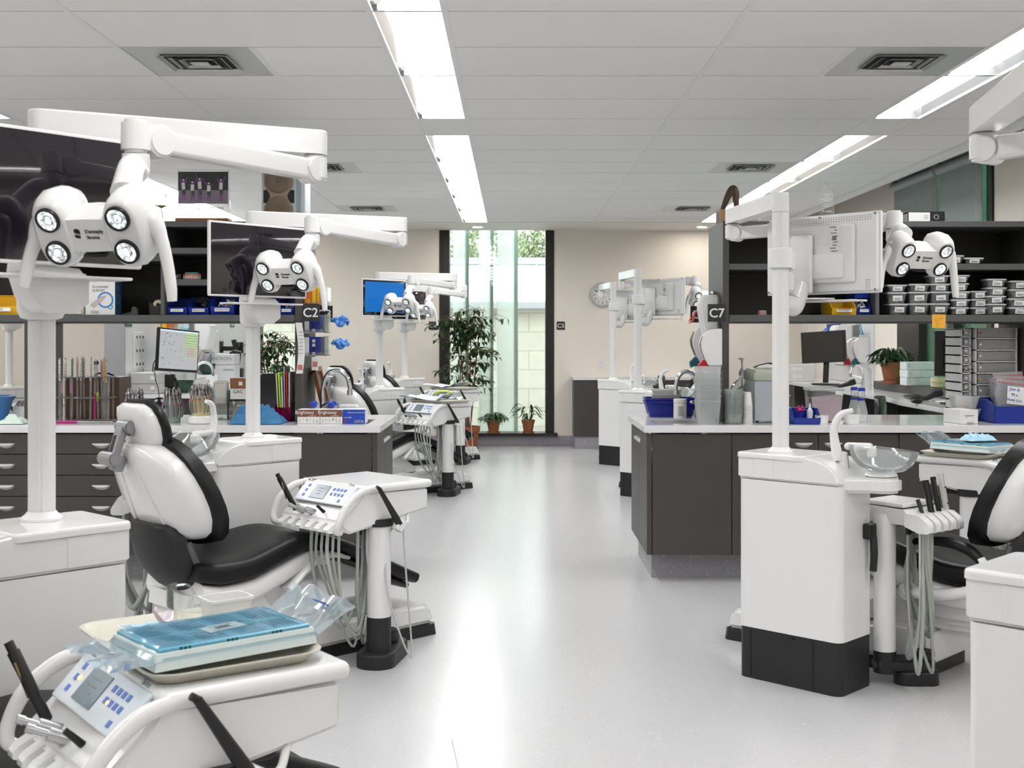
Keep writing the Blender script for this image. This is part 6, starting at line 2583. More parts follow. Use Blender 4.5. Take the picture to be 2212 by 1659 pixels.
x = 2.592
for k in range(2):
    t = tub(.145, .12, .070, FROST, f'clear oblong tub with a plaster model, {["lower", "upper"][k]} of the banded pair', 'tub', (x - .004 * k, d + .262, ZC + .0715 * k), R(2 - 3 * k), .8, 'banded pair of clear tubs', name='plastic_tub')
    model_lump(t, .10, .10, .022, 40 + k)
    m = MB()
    m.rod((.02, -.0625, .004), (.02, -.0635, .068), .0013, 6)
    m.obj('elastic_band', mat('band_elastic', (.75, .55, .25), .5), t)
bb = bin_box(.262, .26, .125, BLUE, 'large blue bin full of labelled plastic bags at the counter end', '', (gx(2150, 6.72) + .136, 6.88, ZC), 0, 'blue bins on the right counter', lip=.75)
for k in range(5):
    t = thing('zip_bag', f'clear zip bag of dental models in the large blue bin, {["frontmost, with blue handwriting", "second from the front", "third from the front", "fourth from the front", "rearmost"][k]}', 'bag', (bb.location.x - .025 + .015 * k, 6.80 + .036 * k, ZC + .022), 0, 'zip bags in the blue bin')
    m = MB()
    m.T = Euler((R(-6 + 2 * k), R(6 - 4 * k), 0)).to_matrix().to_4x4()
    rr = random.Random(60 + k)
    rings = []
    hh = .22 + .02 * (k % 3)
    for q in range(9):
        z = hh * q / 8
        th = .020 * math.sin(PI * min(1, q / 6)) + .002
        rings.append([(-.085 + .01 * math.sin(q), -th + rr.uniform(-.004, .004), z), (-.03, -th * 1.4 + rr.uniform(-.004, .004), z), (.03, -th * 1.2, z), (.085, -th * .6, z), (.085, th * .4, z), (-.085, th * .4, z)])
    m.loft(rings)
    m.obj('film', [thin_glass('bag_film', (.95, .96, .97), .2, .1, .28, (.75, .77, .8)), MODEL][0], t, wn=False, ang=60)
    m = MB()
    m.T = Euler((R(-6 + 2 * k), R(6 - 4 * k), 0)).to_matrix().to_4x4()
    m.b2((-.084, -.006, hh - .022), (.084, -.004, hh - .018))
    m.obj('red_seal', mat('seal_red', (.6, .08, .12), .4), t, wn=False)
    if k == 0:
        m = MB()
        m.T = Euler((R(-6), R(6), 0)).to_matrix().to_4x4()
        m.box((.10, .0012, .10), (.015, -.034, .13))
        for q, s_ in enumerate(('Jaw A', '90 x', 'Model 12-3')):
            m.text(s_, .024 - .003 * q, (.005, -.036, .163 - .030 * q), (PI / 2, R(4), 0), mi=1)
        m.obj('written_label', [PAPER, mat('pen_blue', (.02, .08, .5), .5)], t, wn=False)
# drawer towers
DRW = thin_glass('drawer_clear', (.88, .89, .89), .14, .05, .36, (.86, .87, .88))
d = 7.03
for q, (xa, xb, n, lab, dd, zt) in enumerate(((gx(2106, d), gx(2198, d), 8, 'white drawer tower with clear drawers on the right counter, the wide one', d, gz(708, d) - ZC), (gx(2071, d + .06), gx(2094, d + .06), 10, 'white drawer tower with clear drawers, the slim one beside the dark monitor', d + .03, gz(710, d) - ZC))):
    t = thing('drawer_tower', lab, 'drawer tower', ((xa + xb) / 2, dd, ZC), 0, 'drawer towers')
    w_ = (xb - xa) / 2
    step = zt / n
    m = MB()
    m.b2((-w_, 0, 0), (-w_ + .012, .25, zt), bev=.002, seg=1)
    m.b2((w_ - .012, 0, 0), (w_, .25, zt), bev=.002, seg=1)
    for k in range(n + 1):
        m.b2((-w_, 0, min(zt - .006, k * step)), (w_, .25, min(zt, k * step + .008)))
    m.b2((-w_, .245, 0), (w_, .25, zt))
    m.obj('frame', mat('drawer_frame_white', (.62, .62, .63), .4), t, wn=False)
    rr = random.Random(70 + q)
    for k in range(n):
        m = MB()
        z0_ = k * step + .011
        z1_ = (k + 1) * step - .004
        m.b2((-w_ + .016, -.006, z0_), (w_ - .016, -.003, z1_))
        m.b2((-w_ + .016, -.003, z0_), (-w_ + .018, .23, z1_ - .012))
        m.b2((w_ - .018, -.003, z0_), (w_ - .016, .23, z1_ - .012))
        m.b2((-w_ + .016, -.003, z0_), (w_ - .016, .23, z0_ + .002))
        dr = m.obj('drawer', DRW, t, wn=False)
        m = MB()
        for j in range(9):
            x_ = rr.uniform(-.4, .4) * (w_ * 1.2)
            m.tube([(x_ - .3 * w_, .02 + .02 * j, z0_ + .006 + rr.uniform(0, .012)), (x_, .02 + .018 * j, z0_ + .012 + rr.uniform(0, .02)), (x_ + .3 * w_, .03 + .018 * j, z0_ + .006 + rr.uniform(0, .02))], .004, 5, smooth=3, flat=.4)
        m.obj('wrapped_parts', [mat('wrap_grey', (.62, .60, .60), .5)], dr, wn=False)
        m = MB()
        m.box((.012, .001, .012), (-w_ + .03, -.007, (z0_ + z1_) / 2))
        m.obj('tab', [PAPER, mat('tab_orange', (.8, .4, .02), .5), mat('tab_red', (.5, .02, .03), .5)][1 if (k, q) == (3, 0) else 2 if (k, q) == (7, 0) else 0], dr, wn=False)
    if q:
        lettering(t, [('INSIGNIA', .016, .008, -.0078, zt * .55, FRONT)], INK)

# ------------------------------------------------------------------ right shelf unit
z0 = 1.4640
d = 6.92
bin_box(gx(1850, d) - gx(1797, d), .24, .092, YELLOW, 'yellow bin labelled straight handpiece on the right shelf', 'STRAIGHT/HANDPIECE', ((gx(1797, d) + gx(1850, d)) / 2, d + .125, z0), 0, 'yellow bins')
w_ = gx(1882, d) - gx(1851, d)
b1 = bin_box(w_, .24, .092, BLUE, 'blue bin of wrapped retainers below another, beside the yellow bin', 'RETAINED RETAINERS', ((gx(1851, d) + gx(1882, d)) / 2, d + .125, z0), 0, 'blue bins on the right shelves')
bin_box(w_, .20, .075, BLUE, 'upper blue bin stacked on the blue retainer bin', '', ((gx(1851, d) + gx(1882, d)) / 2, d + .145, z0 + .0965), 0, 'blue bins on the right shelves')
m = MB()
rr = random.Random(5)
for j in range(16):
    x_, y_ = rr.uniform(-.08, .08) * w_, rr.uniform(-.07, .04)
    m.tube([(x_ - .015, y_, rr.uniform(.01, .05)), (x_, y_ + .01, rr.uniform(.03, .075)), (x_ + .02, y_, rr.uniform(.01, .05))], .007, 6, smooth=3, flat=.4)
o = m.obj('loose_wraps', [thin_glass('retractor_clear'), PAPER][1], None, (b1.location.x, b1.location.y, z0 + .004), wn=False)
tag(o, 'white wrapped pieces heaped in the blue retainer bin', 'wraps', None, 'stuff')
t = thing('retainer_case', 'small pink retainer case alone on the right shelf', 'case', (gx(1646, 7.0), 7.0, z0))
m = MB()
m.rbox(.05, .045, 0, .028, .016, 6, edge=.008)
m.obj('shell', mat('case_pink', (.42, .28, .26), .2), t)
LIDG = mat('container_lid_grey', (.50, .52, .54), .35)
CONT = thin_glass('container_clear', (.86, .88, .89), .16, .05, .20, (.58, .60, .62))
CXS = [(1933, [.064, .064, .042], .115, 0), (1978, [.066, .064, .045], .125, 0), (2024, [.066, .066, .044, .047], .12, 0), (2068, [.044, .044, .044, .046, .046], .108, 0), (2109, [.044, .046, .046], .108, 0), (2146, [.064, .044, .047, .048], .115, 0), (2194, [.044, .050, .050, .048], .12, 0)]
UP = [(1930, [.05, .05, .05], .11, 1.753), (2056, [.05], .11, 1.753), (2098, [.036], .115, 1.753)]
d = 6.885
kk = 0
for si, (xc, hs, w_, zz) in enumerate(CXS + UP):
    w_ *= .94
    zb = zz or z0
    z = zb
    D_ = d + .055 + (.03 if si in (4,) else 0)
    for k, h in enumerate(hs):
        kk += 1
        tall = h > .06
        hname = 'deep' if tall else 'shallow'
        if zz:
            lab = f'clear lidded model box on the upper shelf, {["stacked behind the lamp, " + ORD[k] + " up", "the deeper one next to the lamp handle", "the flat one farther from the lamp"][si - len(CXS)]}'
        else:
            lab = f'{hname} clear lidded model box, {ORD[k]} up in the {ORD[si]} stack from the divider'
        t = tub(w_, .115, h - .007, CONT, lab, 'container', (gx(xc + rnd.uniform(-2, 2), D_), D_, z + .0005), R(rnd.uniform(-2.5, 2.5)), .82, 'clear model boxes on the right shelves', lid=LIDG, name='model_box', rim=.004)
        if (kk * 7) % 5 != 1:
            model_lump(t, w_ * .8, .08, h * .5, kk)
        m = MB()
        sx_ = .010 + .018 * ((kk * 3) % 3 - .5)
        yb_ = -.0575 * .93
        hh_ = min(.030, h * .62)
        m.box((.054, .0008, hh_), (sx_, yb_ + .0005 - .0045, (h - .007) * .5), (R(9), R(rnd.uniform(-4, 4)), 0))
        m.text('Ortho', .0075, (sx_ - .012, yb_ - .0052 + .0004, (h - .007) * .5 + hh_ * .22), (PI / 2 + R(9), 0, 0), mi=1)
        for q in range(2):
            m.box((.036, .0004, .0024), (sx_, yb_ - .0048 + .0012 * q, (h - .007) * .5 - hh_ * (.02 + .22 * q)), (R(9), 0, 0), mi=1)
        m.obj('name_label', [PAPER, INK], t, wn=False)
        z += h + .0008
t = thing('sticky_note', 'orange sticky note with handwriting on the shelf edge', 'note', (gx(2028.5, 6.855), 6.8585, gz(694, 6.855)))
m = MB()
m.box((.076, .0006, .076), (0, -.0004, 0))
m.obj('sheet', mat('sticky_orange', (.85, .43, .04), .6), t, wn=False)
m = MB()
for q, (s_, x_) in enumerate((('Contour moving', -.003), ('- to drop patients', .0), ('2 trays out', -.01), ('by the', -.012), ('storage', -.006), ('bay', -.012))):
    m.text(s_, .0078, (x_, -.0009, .028 - .0115 * q), FRONT)
m.obj('handwriting', mat('pencil', (.45, .27, .05), .6), t, wn=False)

# top of the right shelf unit
z0 = HT + .001
d = 7.0
t = thing('ring_binder', 'black and white ring binder lying on the right shelf unit', 'binder', (gx(1995, d), d, z0))
m = MB()
m.b2((-.105, -.04, 0), (.107, .20, .004), bev=.001, seg=1)
m.b2((-.105, -.04, .060), (.107, .20, .064), bev=.001, seg=1)
m.b2((-.105, -.043, 0), (.107, -.039, .064), bev=.001, seg=1)
m.b2((.103, -.04, .004), (.107, .2, .060))
m.obj('cover', BLACK, t)
m = MB()
m.b2((-.10, -.036, .005), (.10, .19, .055))
m.obj('pages', PAPER, t, wn=False)
m = MB()
m.b2((-.10, -.0445, .006), (.022, -.0432, .058))
m.b2((-.012, -.0450, .02), (.012, -.0444, .044), mi=1)
m.obj('spine_label', [PAPER, LGREY], t, wn=False)
m = MB()
m.lathe([(.010, 0), (.015, 0), (.015, .003), (.010, .003)], (.058, -.0432, .032), FRONT, n=24)
m.obj('finger_ring', STEEL, t)
t = thing('glass_trophy', 'tall clear glass trophy with jagged top on the right shelf unit', 'trophy', (gx(1785, d), d, z0))
m = MB()
m.prism([(-.043, .02), (.043, .02), (.043, .185), (.020, .205), (.0, .198), (-.012, .225), (-.036, .243), (-.043, .240)], .014, (0, .007, 0), FRONT, bev=.001)
m.obj('glass_plate', CLEAR, t)
m = MB()
m.b2((-.05, -.025, 0), (.05, .025, .0195), bev=.002)
m.obj('base', BLACK, t)
m = MB()
for q, (s_, z_) in enumerate((('WINNERS', .165), ('2009', .150), ('Inter University', .139), ('Challenge', .128), ('OTAGO', .108), ('UNIVERSITY', .096), ('3M Unitek', .068))):
    m.text(s_, .0105 if q < 6 else .015, (0, -.0076, z_), FRONT)
m.obj('lettering', PAPER, t, wn=False)
t = thing('carved_boomerang', 'dark wooden boomerang standing on the carton at shelf end', 'boomerang', (gx(1579, 7.1), 7.13, z0 + .0865))
m = MB()
P_ = smooth_path([(-.045, 0, .0), (-.020, 0, .065), (.005, 0, .115), (.022, 0, .126), (.032, 0, .10), (.036, 0, .05), (.038, 0, .0)], 6)
rings = []
for i, p in enumerate(P_):
    tq = (P_[min(i + 1, len(P_) - 1)] - P_[max(i - 1, 0)]).normalized()
    nq = Vector((-tq.z, 0, tq.x))
    wq = .013 + .010 * math.sin(PI * i / (len(P_) - 1))
    rings.append([p + nq * wq, p + Vector((0, -.008, 0)), p - nq * wq, p + Vector((0, .008, 0))])
m.loft(rings)
m.obj('blade', WOODD, t, ang=50)
t = thing('carton', 'brown printed carton on the right shelf unit at its end panel', 'carton', (gx(1573, 7.0) + .005, 7.12, z0))
m = MB()
m.box((.085, .16, .085), (0, 0, .0428), bev=.001, seg=1)
m.obj('box', mat('kraft_board', (.42, .27, .17), .7), t)
m = MB()
m.b2((-.0430, -.05, .015), (-.0427, .06, .07), mi=1)
m.b2((-.03, -.0804, .01), (.035, -.0801, .075))
for q in range(5):
    m.box((.03, .0004, .005), (.008, -.0806, .066 - .012 * q), mi=1)
m.obj('print', [mat('print_orange', (.50, .26, .08), .5), mat('print_dark_blue', (.04, .04, .10), .5)], t, wn=False)
t = thing('gold_star', 'gold star ornament on the right shelf unit', 'ornament', (gx(1609, 7.1), 7.1, z0))
m = MB()
for (cx_, cz_, r_, ro) in ((0, .075, .042, .3), (.02, .055, .026, .9)):
    pts = []
    for k in range(10):
        a = PI / 2 + ro + PI * k / 5
        rr_ = r_ if k % 2 == 0 else r_ * .42
        pts.append((cx_ + rr_ * math.cos(a), cz_ + rr_ * math.sin(a)))
    m.prism(pts, .014, (0, .007 - .016 * (r_ < .03), 0), FRONT, bev=.002)
m.cyl(.02, .034, (0, 0, .017), n=20)
m.obj('star', mat('gold', (.55, .42, .08), .22, 1.), t)
t = thing('medicine_carton', 'white carton with red print under the far arm on shelf top', 'carton', (gx(1627, 7.1), 7.1, z0))
m = MB()
m.box((.078, .05, .035), (0, 0, .0178), bev=.001, seg=1)
m.b2((-.039, -.0254, 0), (-.028, -.0251, .0355), mi=1)
m.obj('box', [PAPER, INK], t)
lettering(t, [('Transcure', .010, .002, -.0256, .026, FRONT)], RED)

# ------------------------------------------------------------------ dispensers on the end panel facing the aisle
def curved_dispenser(label, loc, rz, w_, h, dep, tapm, group, motif=None):
    """wall dispenser: local +x is out of the wall, side profile curved"""
    t = thing('wall_mounted_soap_dispenser', label, 'dispenser', loc, rz, group)
    m = MB()
    prof = [(0, 0), (dep * .62, .0), (dep * .80, h * .20), (dep * .95, h * .45), (dep * .97, h * .62), (dep * .86, h * .82), (dep * .55, h * .97), (dep * .25, h), (0, h)]
    m.side(prof, -w_ / 2, w_ / 2, bev=.004)
    m.obj('housing', mat('dispenser_white', (.70, .71, .74), .3), t)
    m = MB()
    m.side([(dep * .45, -.002), (dep * .95, h * .10), (dep * .88, -.022), (dep * .70, -.030), (dep * .55, -.010)], -w_ * .22, w_ * .22, bev=.002)
    m.side([(dep * .60, .012), (dep * .82, h * .17), (dep * 1.05, h * .02), (dep * 1.0, -.03)], -w_ * .25, w_ * .25, bev=.002)
    m.obj('tap_lever', tapm, t)
    m = MB()
    pr = smooth_path([(dep * .82, 0, h * .20), (dep * .97, 0, h * .45), (dep * .99, 0, h * .62), (dep * .88, 0, h * .82)], 5)
    rings = [[p + Vector((0, -w_ * .26, 0)), p + Vector((0, w_ * .26, 0)), p + Vector((.0022, w_ * .26, 0)), p + Vector((.0022, -w_ * .26, 0))] for p in pr]
    m.loft(rings)
    m.obj('front_strip', motif or mat('dispenser_strip', (.66, .52, .54), .4), t, wn=False)
    return t


def towel_dispenser(label, loc, rz, w_, h, dep):
    t = thing('wall_mounted_towel_dispenser', label, 'dispenser', loc, rz, 'towel dispensers')
    m = MB()
    m.side([(0, 0), (dep * .72, 0), (dep * .98, h * .62), (dep, h * .88), (dep * .85, h), (0, h)], -w_ / 2, w_ / 2, bev=.012, seg=3)
    m.obj('housing', mat('dispenser_white'), t)
    m = MB()
    m.side([(0, -.002), (dep * .70, -.002), (dep * .66, -.012), (0, -.012)], -w_ * .4, w_ * .4)
    m.obj('slot', LGREY, t, wn=False)
    return t


STRB = mat('strip_brown', (.16, .075, .04), .35)
towel_dispenser('white towel dispenser on the end panel above the soap dispensers', (HX - .001, 7.02, gz(733, 6.95)), PI, .125, gz(637, 6.95) - gz(733, 6.95), .115)
curved_dispenser('white soap dispenser with red tap below the C7 sign', (HX - .001, 6.908, gz(790, 6.9)), PI, .09, .21, .125, RED, 'soap dispensers on right end panel')
curved_dispenser('white soap dispenser with teal tap behind the red-tapped one', (HX - .001, 7.14, gz(784, 7.1)), PI, .095, .225, .14, TEAL, 'soap dispensers on right end panel', STRB)
g = thing('hanging_glove', 'red glove poking out beside the towel dispenser on end panel', 'glove', (HX - .135, 7.05, gz(688, 7.0)))
m = MB()
m.tube([(.014, 0, .045), (.0, 0, .02), (-.006, 0, -.01), (-.030, 0, -.028)], [.006, .014, .013, .004], 8, flat=.5)
m.tube([(0, 0, .01), (-.02, 0, .0), (-.032, 0, -.02)], [.008, .007, .003], 8, flat=.5)
m.obj('cuff', mat('red_nitrile', (.62, .05, .03), .4), g, wn=False)
t = thing('wall_hook', 'small round clear hook above the towel dispenser', 'hook', (HX - .001, 7.06, gz(632, 7.0)))
m = MB()
m.cyl(.010, .02, (-.010, 0, 0), (0, PI / 2, 0), n=16)
m.sph(.014, (-.022, 0, 0), u=14, v=10)
m.obj('knob', CHROME, t)
# ------------------------------------------------------------------ trays on the instrument consoles
TRAY = speckle('speckled_tray', (.58, .56, .47), (.36, .34, .28), (.64, .62, .54), .4, 260)
TRAY0 = None


def tray(label, loc, rz):
    global TRAY0
    if TRAY0:
        return dup(TRAY0, loc, rz, label, 'speckled instrument trays')
    t = thing('instrument_tray', label, 'tray', loc, rz, 'speckled instrument trays')
    m = MB()

    def rr_(w_, d_, r, z):
        o = []
        for cx, cy, a0 in ((1, 1, 0), (-1, 1, 90), (-1, -1, 180), (1, -1, 270)):
            for k in range(6):
                q = R(a0 + 18 * k)
                o.append((cx * (w_ / 2 - r) + r * math.cos(q), cy * (d_ / 2 - r) + r * math.sin(q), z))
        return o
    m.loft([rr_(.275, .42, .03, .0005), rr_(.29, .435, .035, .001), rr_(.32, .465, .045, .017), rr_(.333, .478, .05, .019), rr_(.335, .480, .05, .022), rr_(.317, .462, .045, .021), rr_(.29, .435, .035, .005), rr_(.275, .42, .03, .004)])
    m.obj('dish', TRAY, t, ang=50)
    TRAY0 = t
    return t


CASS = mat('cassette_blue', (.13, .40, .54), .35)
CASSD = mat('cassette_slot', (.025, .15, .24), .4)
WRAPW = mat('wrap_pale', (.70, .80, .80), .5)
FILM = thin_glass('pouch_film', (.86, .94, .98), .30, .08, .10, (.55, .75, .85))
MASKB = mat('mask_blue', (.38, .62, .78), .7)
ZT = .722


def on_head(cx, cy, rz, x, y):
    return (cx + x * math.cos(rz) - y * math.sin(rz), cy + x * math.sin(rz) + y * math.cos(rz))


def film_edge(m, y0_, y1_, w_, z0_, lift, seed, n=12):
    """crumpled free end of a pouch"""
    rr = random.Random(seed)
    a, b = [], []
    for q in range(4):
        f = q / 3
        row = []
        for k in range(n + 1):
            u = k / n * 2 - 1
            row.append((u * w_ / 2 * (1 + .12 * f), y0_ + (y1_ - y0_) * f + rr.uniform(-.006, .006) * f, z0_ + lift * f ** 1.5 + rr.uniform(-.010, .014) * (f > 0)))
        a.append(row)
    m.loft(a, ring_closed=False, cap=False)


def cassette_pack(label, loc, rz, text=True):
    t = thing('cassette_pack', label, 'instrument pack', loc, rz)
    L, W, H = .30, .185, .032
    m = MB()
    m.loft([[(-W / 2 - .008, -L / 2 - .01, .002), (W / 2 + .008, -L / 2 - .01, .002), (W / 2 + .008, L / 2 + .01, .002), (-W / 2 - .008, L / 2 + .01, .002)],
            [(-W / 2 - .004, -L / 2 - .004, H), (W / 2 + .004, -L / 2 - .004, H), (W / 2 + .004, L / 2 + .004, H), (-W / 2 - .004, L / 2 + .004, H)]])
    m.obj('paper_backing', WRAPW, t)
    m = MB()
    m.b2((-W / 2, -L / 2, H + .0005), (W / 2, L / 2, H + .006), bev=.002)
    for j in range(2):
        for i in range(4):
            cx_, cy_ = (j - .5) * W * .48, (i - 1.5) * L * .24
            for q in range(6):
                if i % 2 == 0:
                    m.b2((cx_ - .033, cy_ - .026 + .009 * q, H + .0058), (cx_ + .033, cy_ - .026 + .009 * q + .0036, H + .0064), mi=1)
                else:
                    m.b2((cx_ - .036 + .013 * q, cy_ - .028, H + .0058), (cx_ - .036 + .013 * q + .0036, cy_ + .024, H + .0064), mi=1)
    for i in range(3):
        for q in range(3):
            m.b2((-W / 2 - .0006, (i - 1) * .09 + .008 * q, H - .002), (-W / 2 + .003, (i - 1) * .09 + .008 * q + .005, H + .005), mi=2)
            m.b2((W / 2 - .003, (i - 1) * .09 + .008 * q, H - .002), (W / 2 + .0006, (i - 1) * .09 + .008 * q + .005, H + .005), mi=2)
    m.b2((-.02, -L / 2 + .02, H + .0066), (-.010, L / 2 - .11, H + .0068), mi=3)
    m.obj('cassette', [CASS, CASSD, mat('cassette_green', (.0, .09, .08), .4), mat('seal_mint', (.15, .55, .42), .4)], t, wn=False)
    if text:
        m = MB()
        m.box((.044, .080, .0006), (-.012, -.01, H + .0072), (0, 0, R(8)))
        m.box((.010, .03, .0004), (-.012, -.01, H + .0078), (0, 0, R(8)), mi=1)
        for q in range(2):
            m.box((.002, .05, .0004), (-.022 + .022 * q, -.01, H + .0078), (0, 0, R(8)), mi=2)
        m.obj('paper_label', [PAPER, INK, INKG], t, wn=False)
    m = MB()
    rr = random.Random(4)
    g = []
    for j in range(19):
        row = []
        for i in range(11):
            u, v = i / 10 * 2 - 1, j / 18 * 2 - 1
            edge = max(abs(u), abs(v))
            row.append((u * (W / 2 + .010), v * (L / 2 + .012), (H + .0095 + rr.uniform(-.001, .0022)) if edge < .95 else H * .55))
        g.append(row)
    m.loft(g, ring_closed=False, cap=False)
    m.obj('film_cover', FILM, t, wn=False, ang=25)
    for q in ((L / 2 + .008, L / 2 + .095, W + .02, .016, .006, 3), (-L / 2 - .008, -L / 2 - .085, W + .02, .016, .055, 8)):
        m = MB()
        film_edge(m, *q)
        m.obj('pouch_end', thin_glass('pouch_end_film', (.88, .95, .99), .25, .1, .30, (.70, .85, .92)), t, wn=False, ang=25)
    if text:
        m = MB()
        m.text('Ultra', .026, (-.03, -L / 2 - .060, .060), (R(-32), 0, R(180)), bold=.02)
        m.obj('lettering', mat('print_cobalt', (.01, .10, .40), .4), t, wn=False)
    return t


r1 = R(37)
c1x, c1y = -.617, 2.29
zc = ZT + .02
p = on_head(c1x, c1y, r1, .042, .045)
tray('speckled cream tray under the large blue pack, nearest to the viewer', (*p, zc + .0005), r1 - R(2))
p = on_head(c1x, c1y, r1, .035, -.058)
cassette_pack('large blue instrument cassette in clear film on the nearest tray', (*p, zc + .023), R(130))
p = on_head(c1x, c1y, r1, .155, .165)
tub(.092, .07, .06, WHITE2, 'small white plastic box on the nearest tray behind the pack', 'box', (*p, zc + .0055), r1, .84, name='plastic_box')
p = on_head(c1x, c1y, r1, .0, .20)
t = thing('face_mask', 'pale blue face mask with white loop on the nearest tray', 'mask', (*p, zc + .0075), r1)
m = MB()
for q in range(5):
    m.loft([[(-.035 + .016 * q, -.07, .001 + .003 * (q % 2)), (-.035 + .016 * q, .04, .001 + .003 * (q % 2)), (-.019 + .016 * q, .04, .003), (-.019 + .016 * q, -.07, .003)], [(-.035 + .016 * q, -.07, .006 + .003 * (q % 2)), (-.035 + .016 * q, .04, .006 + .003 * (q % 2)), (-.019 + .016 * q, .04, .008), (-.019 + .016 * q, -.07, .008)]])
m.obj('pleats', MASKB, t)
m = MB()
m.tube([(-.02, .035, .01), (-.05, .02, .014), (-.045, -.01, .012), (-.02, -.02, .010)], .0018, 6)
m.obj('ear_loop', PAPER, t)
p = on_head(c1x, c1y, r1, .03, .155)
t = thing('cheek_retractor', 'pale lilac plastic mouth tool lying over the blue mask', 'mouth tool', (*p, zc + .034), r1 + R(60))
m = MB()
m.tube([(.06, 0, .004), (.02, .004, .012), (-.03, .0, .008), (-.055, .006, .012), (-.058, .016, .028), (-.045, .018, .034)], [.004, .011, .013, .007, .005, .005], 10, flat=.35)
m.obj('blade', mat('lilac_plastic', (.58, .50, .58), .25), t)
p = on_head(c1x, c1y, r1, .115, .285)
t = thing('safety_glasses', 'clear safety glasses beside the white box on the nearest tray', 'glasses', (*p, zc + .022), r1 + R(100))
m = MB()
rings = []
for k in range(15):
    a = PI * k / 14
    rings.append([(-.08 * math.cos(a), .055 * math.sin(a) - .03, .002), (-.08 * math.cos(a), .055 * math.sin(a) - .03, .042), (-.0785 * math.cos(a), .0535 * math.sin(a) - .03, .042), (-.0785 * math.cos(a), .0535 * math.sin(a) - .03, .002)])
m.loft(rings)
m.obj('lens', CLEAR, t, wn=False)
for s in (-1, 1):
    m = MB()
    m.tube([(s * .08, -.03, .035), (s * .085, -.06, .03), (s * .08, -.075, .01)], .003, 6)
    m.obj('temple', CLEAR, t, wn=False)
# consoles beyond the counter
r2 = R(45.4)
zh = ZT + .055
for k, (cx, cy, lab) in enumerate(((-.65, 10.36, 'speckled tray with yellow glasses beyond the left counter'), (-.65, 12.86, 'speckled tray with white papers by the tall window'))):
    p = on_head(cx, cy, r2, .045, 0)
    tray(lab, (*p, zh + .0005), r2)
    p = on_head(cx, cy, r2, .03, .03)
    t = thing('paper_sheet', ['pale pouch sheets spread on the tray with yellow glasses', 'white pouch sheets spread on the tray by the tall window'][k], 'paper', (*p, zh + .012), r2)
    m = MB()
    film_edge(m, .0, .33, .24, .012, .02, 40 + k)
    film_edge(m, .0, -.20, .24, .012, .045 if k else .012, 50 + k)
    film_edge(m, -.05, -.22, .12, .016, .06, 60 + k)
    m.obj('sheet', WRAPW if 0 else mat('pouch_white', (.70, .76, .78), .5), t, wn=False, ang=25)
p = on_head(-.65, 10.36, r2, -.02, -.12)
t = thing('safety_glasses', 'yellow framed safety glasses on the tray beyond the left counter', 'glasses', (*p, zh + .06), r2 - R(40))
m = MB()
m.tube([(-.07, .0, .002), (-.068, -.012, .030), (-.02, -.03, .040), (.02, -.03, .040), (.068, -.012, .030), (.07, .0, .002)], [.004, .007, .008, .008, .007, .004], 8)
for s in (-1, 1):
    m.tube([(s * .07, 0, .006), (s * .07, .05, .010), (s * .062, .09, .004)], .003, 6)
m.obj('frame', mat('glasses_yellow', (.72, .85, .05), .3), t)
m = MB()
m.box((.06, .003, .008), (.0, -.038, .026))
m.obj('dark_bridge', BLACK, t)
# tray behind the glass bowl
r7 = R(135)
z7 = ZT + .06
p = on_head(2.22, 5.73, r7, .045, 0)
tray('speckled tray carrying the opened blue pack behind the glass bowl', (*p, z7 + .0005), r7)
p = on_head(2.22, 5.73, r7, .045, .02)
pk = cassette_pack('opened blue instrument pack on the tray behind the glass bowl', (*p, z7 + .0235), r7 + R(80), False)
t = thing('face_mask', 'crumpled blue face mask on the opened pack behind the glass bowl', 'mask', (p[0] + .03, p[1], z7 + .0685), R(20))
m = MB()
heap(m, .16, .10, .035, 12, 14, 10)
m.obj('pleats', MASKB, t, wn=False, ang=70)
m = MB()
m.tube([(-.06, -.03, .015), (-.08, -.03, .04), (-.05, -.035, .042), (-.02, -.03, .02)], .0022, 6)
m.obj('ear_loop', PAPER, t)

# ------------------------------------------------------------------ left bay behind the drawer counter
LB = TOP + .0008
mb = MB()
mb.b2((PX + .002, 10.1, TOP - .035), (-2.62, 14.0, TOP), bev=.003)
o = mb.obj('bay_worktop', QUARTZ)
tag(o, 'white worktop along the partition wall of the left bay', 'worktop')
for k in range(4):
    t = thing('base_cabinet', f'dark cabinet under the partition worktop, {ORD[k]} from its near end', 'cabinet', (0, 0, 0), 0, 'dark cabinets in the left bay')
    m = MB()
    ya = 10.14 + .94 * k
    m.b2((PX + .004, ya + .001, .15), (-2.66, ya + .938, TOP - .037), bev=.002, seg=1)
    m.b2((PX + .004, ya + .001, .0), (-2.72, ya + .938, .149))
    m.obj('carcass', LAM, t, wn=False)
    m = MB()
    half_moon(m, -2.6595, ya + .47, .76, .10, R(90))
    m.obj('handle', PULL, t)
t = thing('hook_board', 'white board with nine black hooks on the partition wall', 'hook board', (PX + .001, 10.40, gz(757, 10.4)))
m = MB()
m.box((.006, .28, .31), (.003, 0, 0), bev=.002)
m.obj('board', PAPER, t)
for r in range(3):
    for c in range(3):
        m = MB()
        m.box((.004, .028, .035), (.008, (c - 1) * .085, .115 - .115 * r))
        m.tube([(.010, (c - 1) * .085, .125 - .115 * r), (.022, (c - 1) * .085, .112 - .115 * r), (.014, (c - 1) * .085, .104 - .115 * r)], .004, 6, mi=1)
        m.obj('hook', [WHITE2, BLACK], t, wn=False)
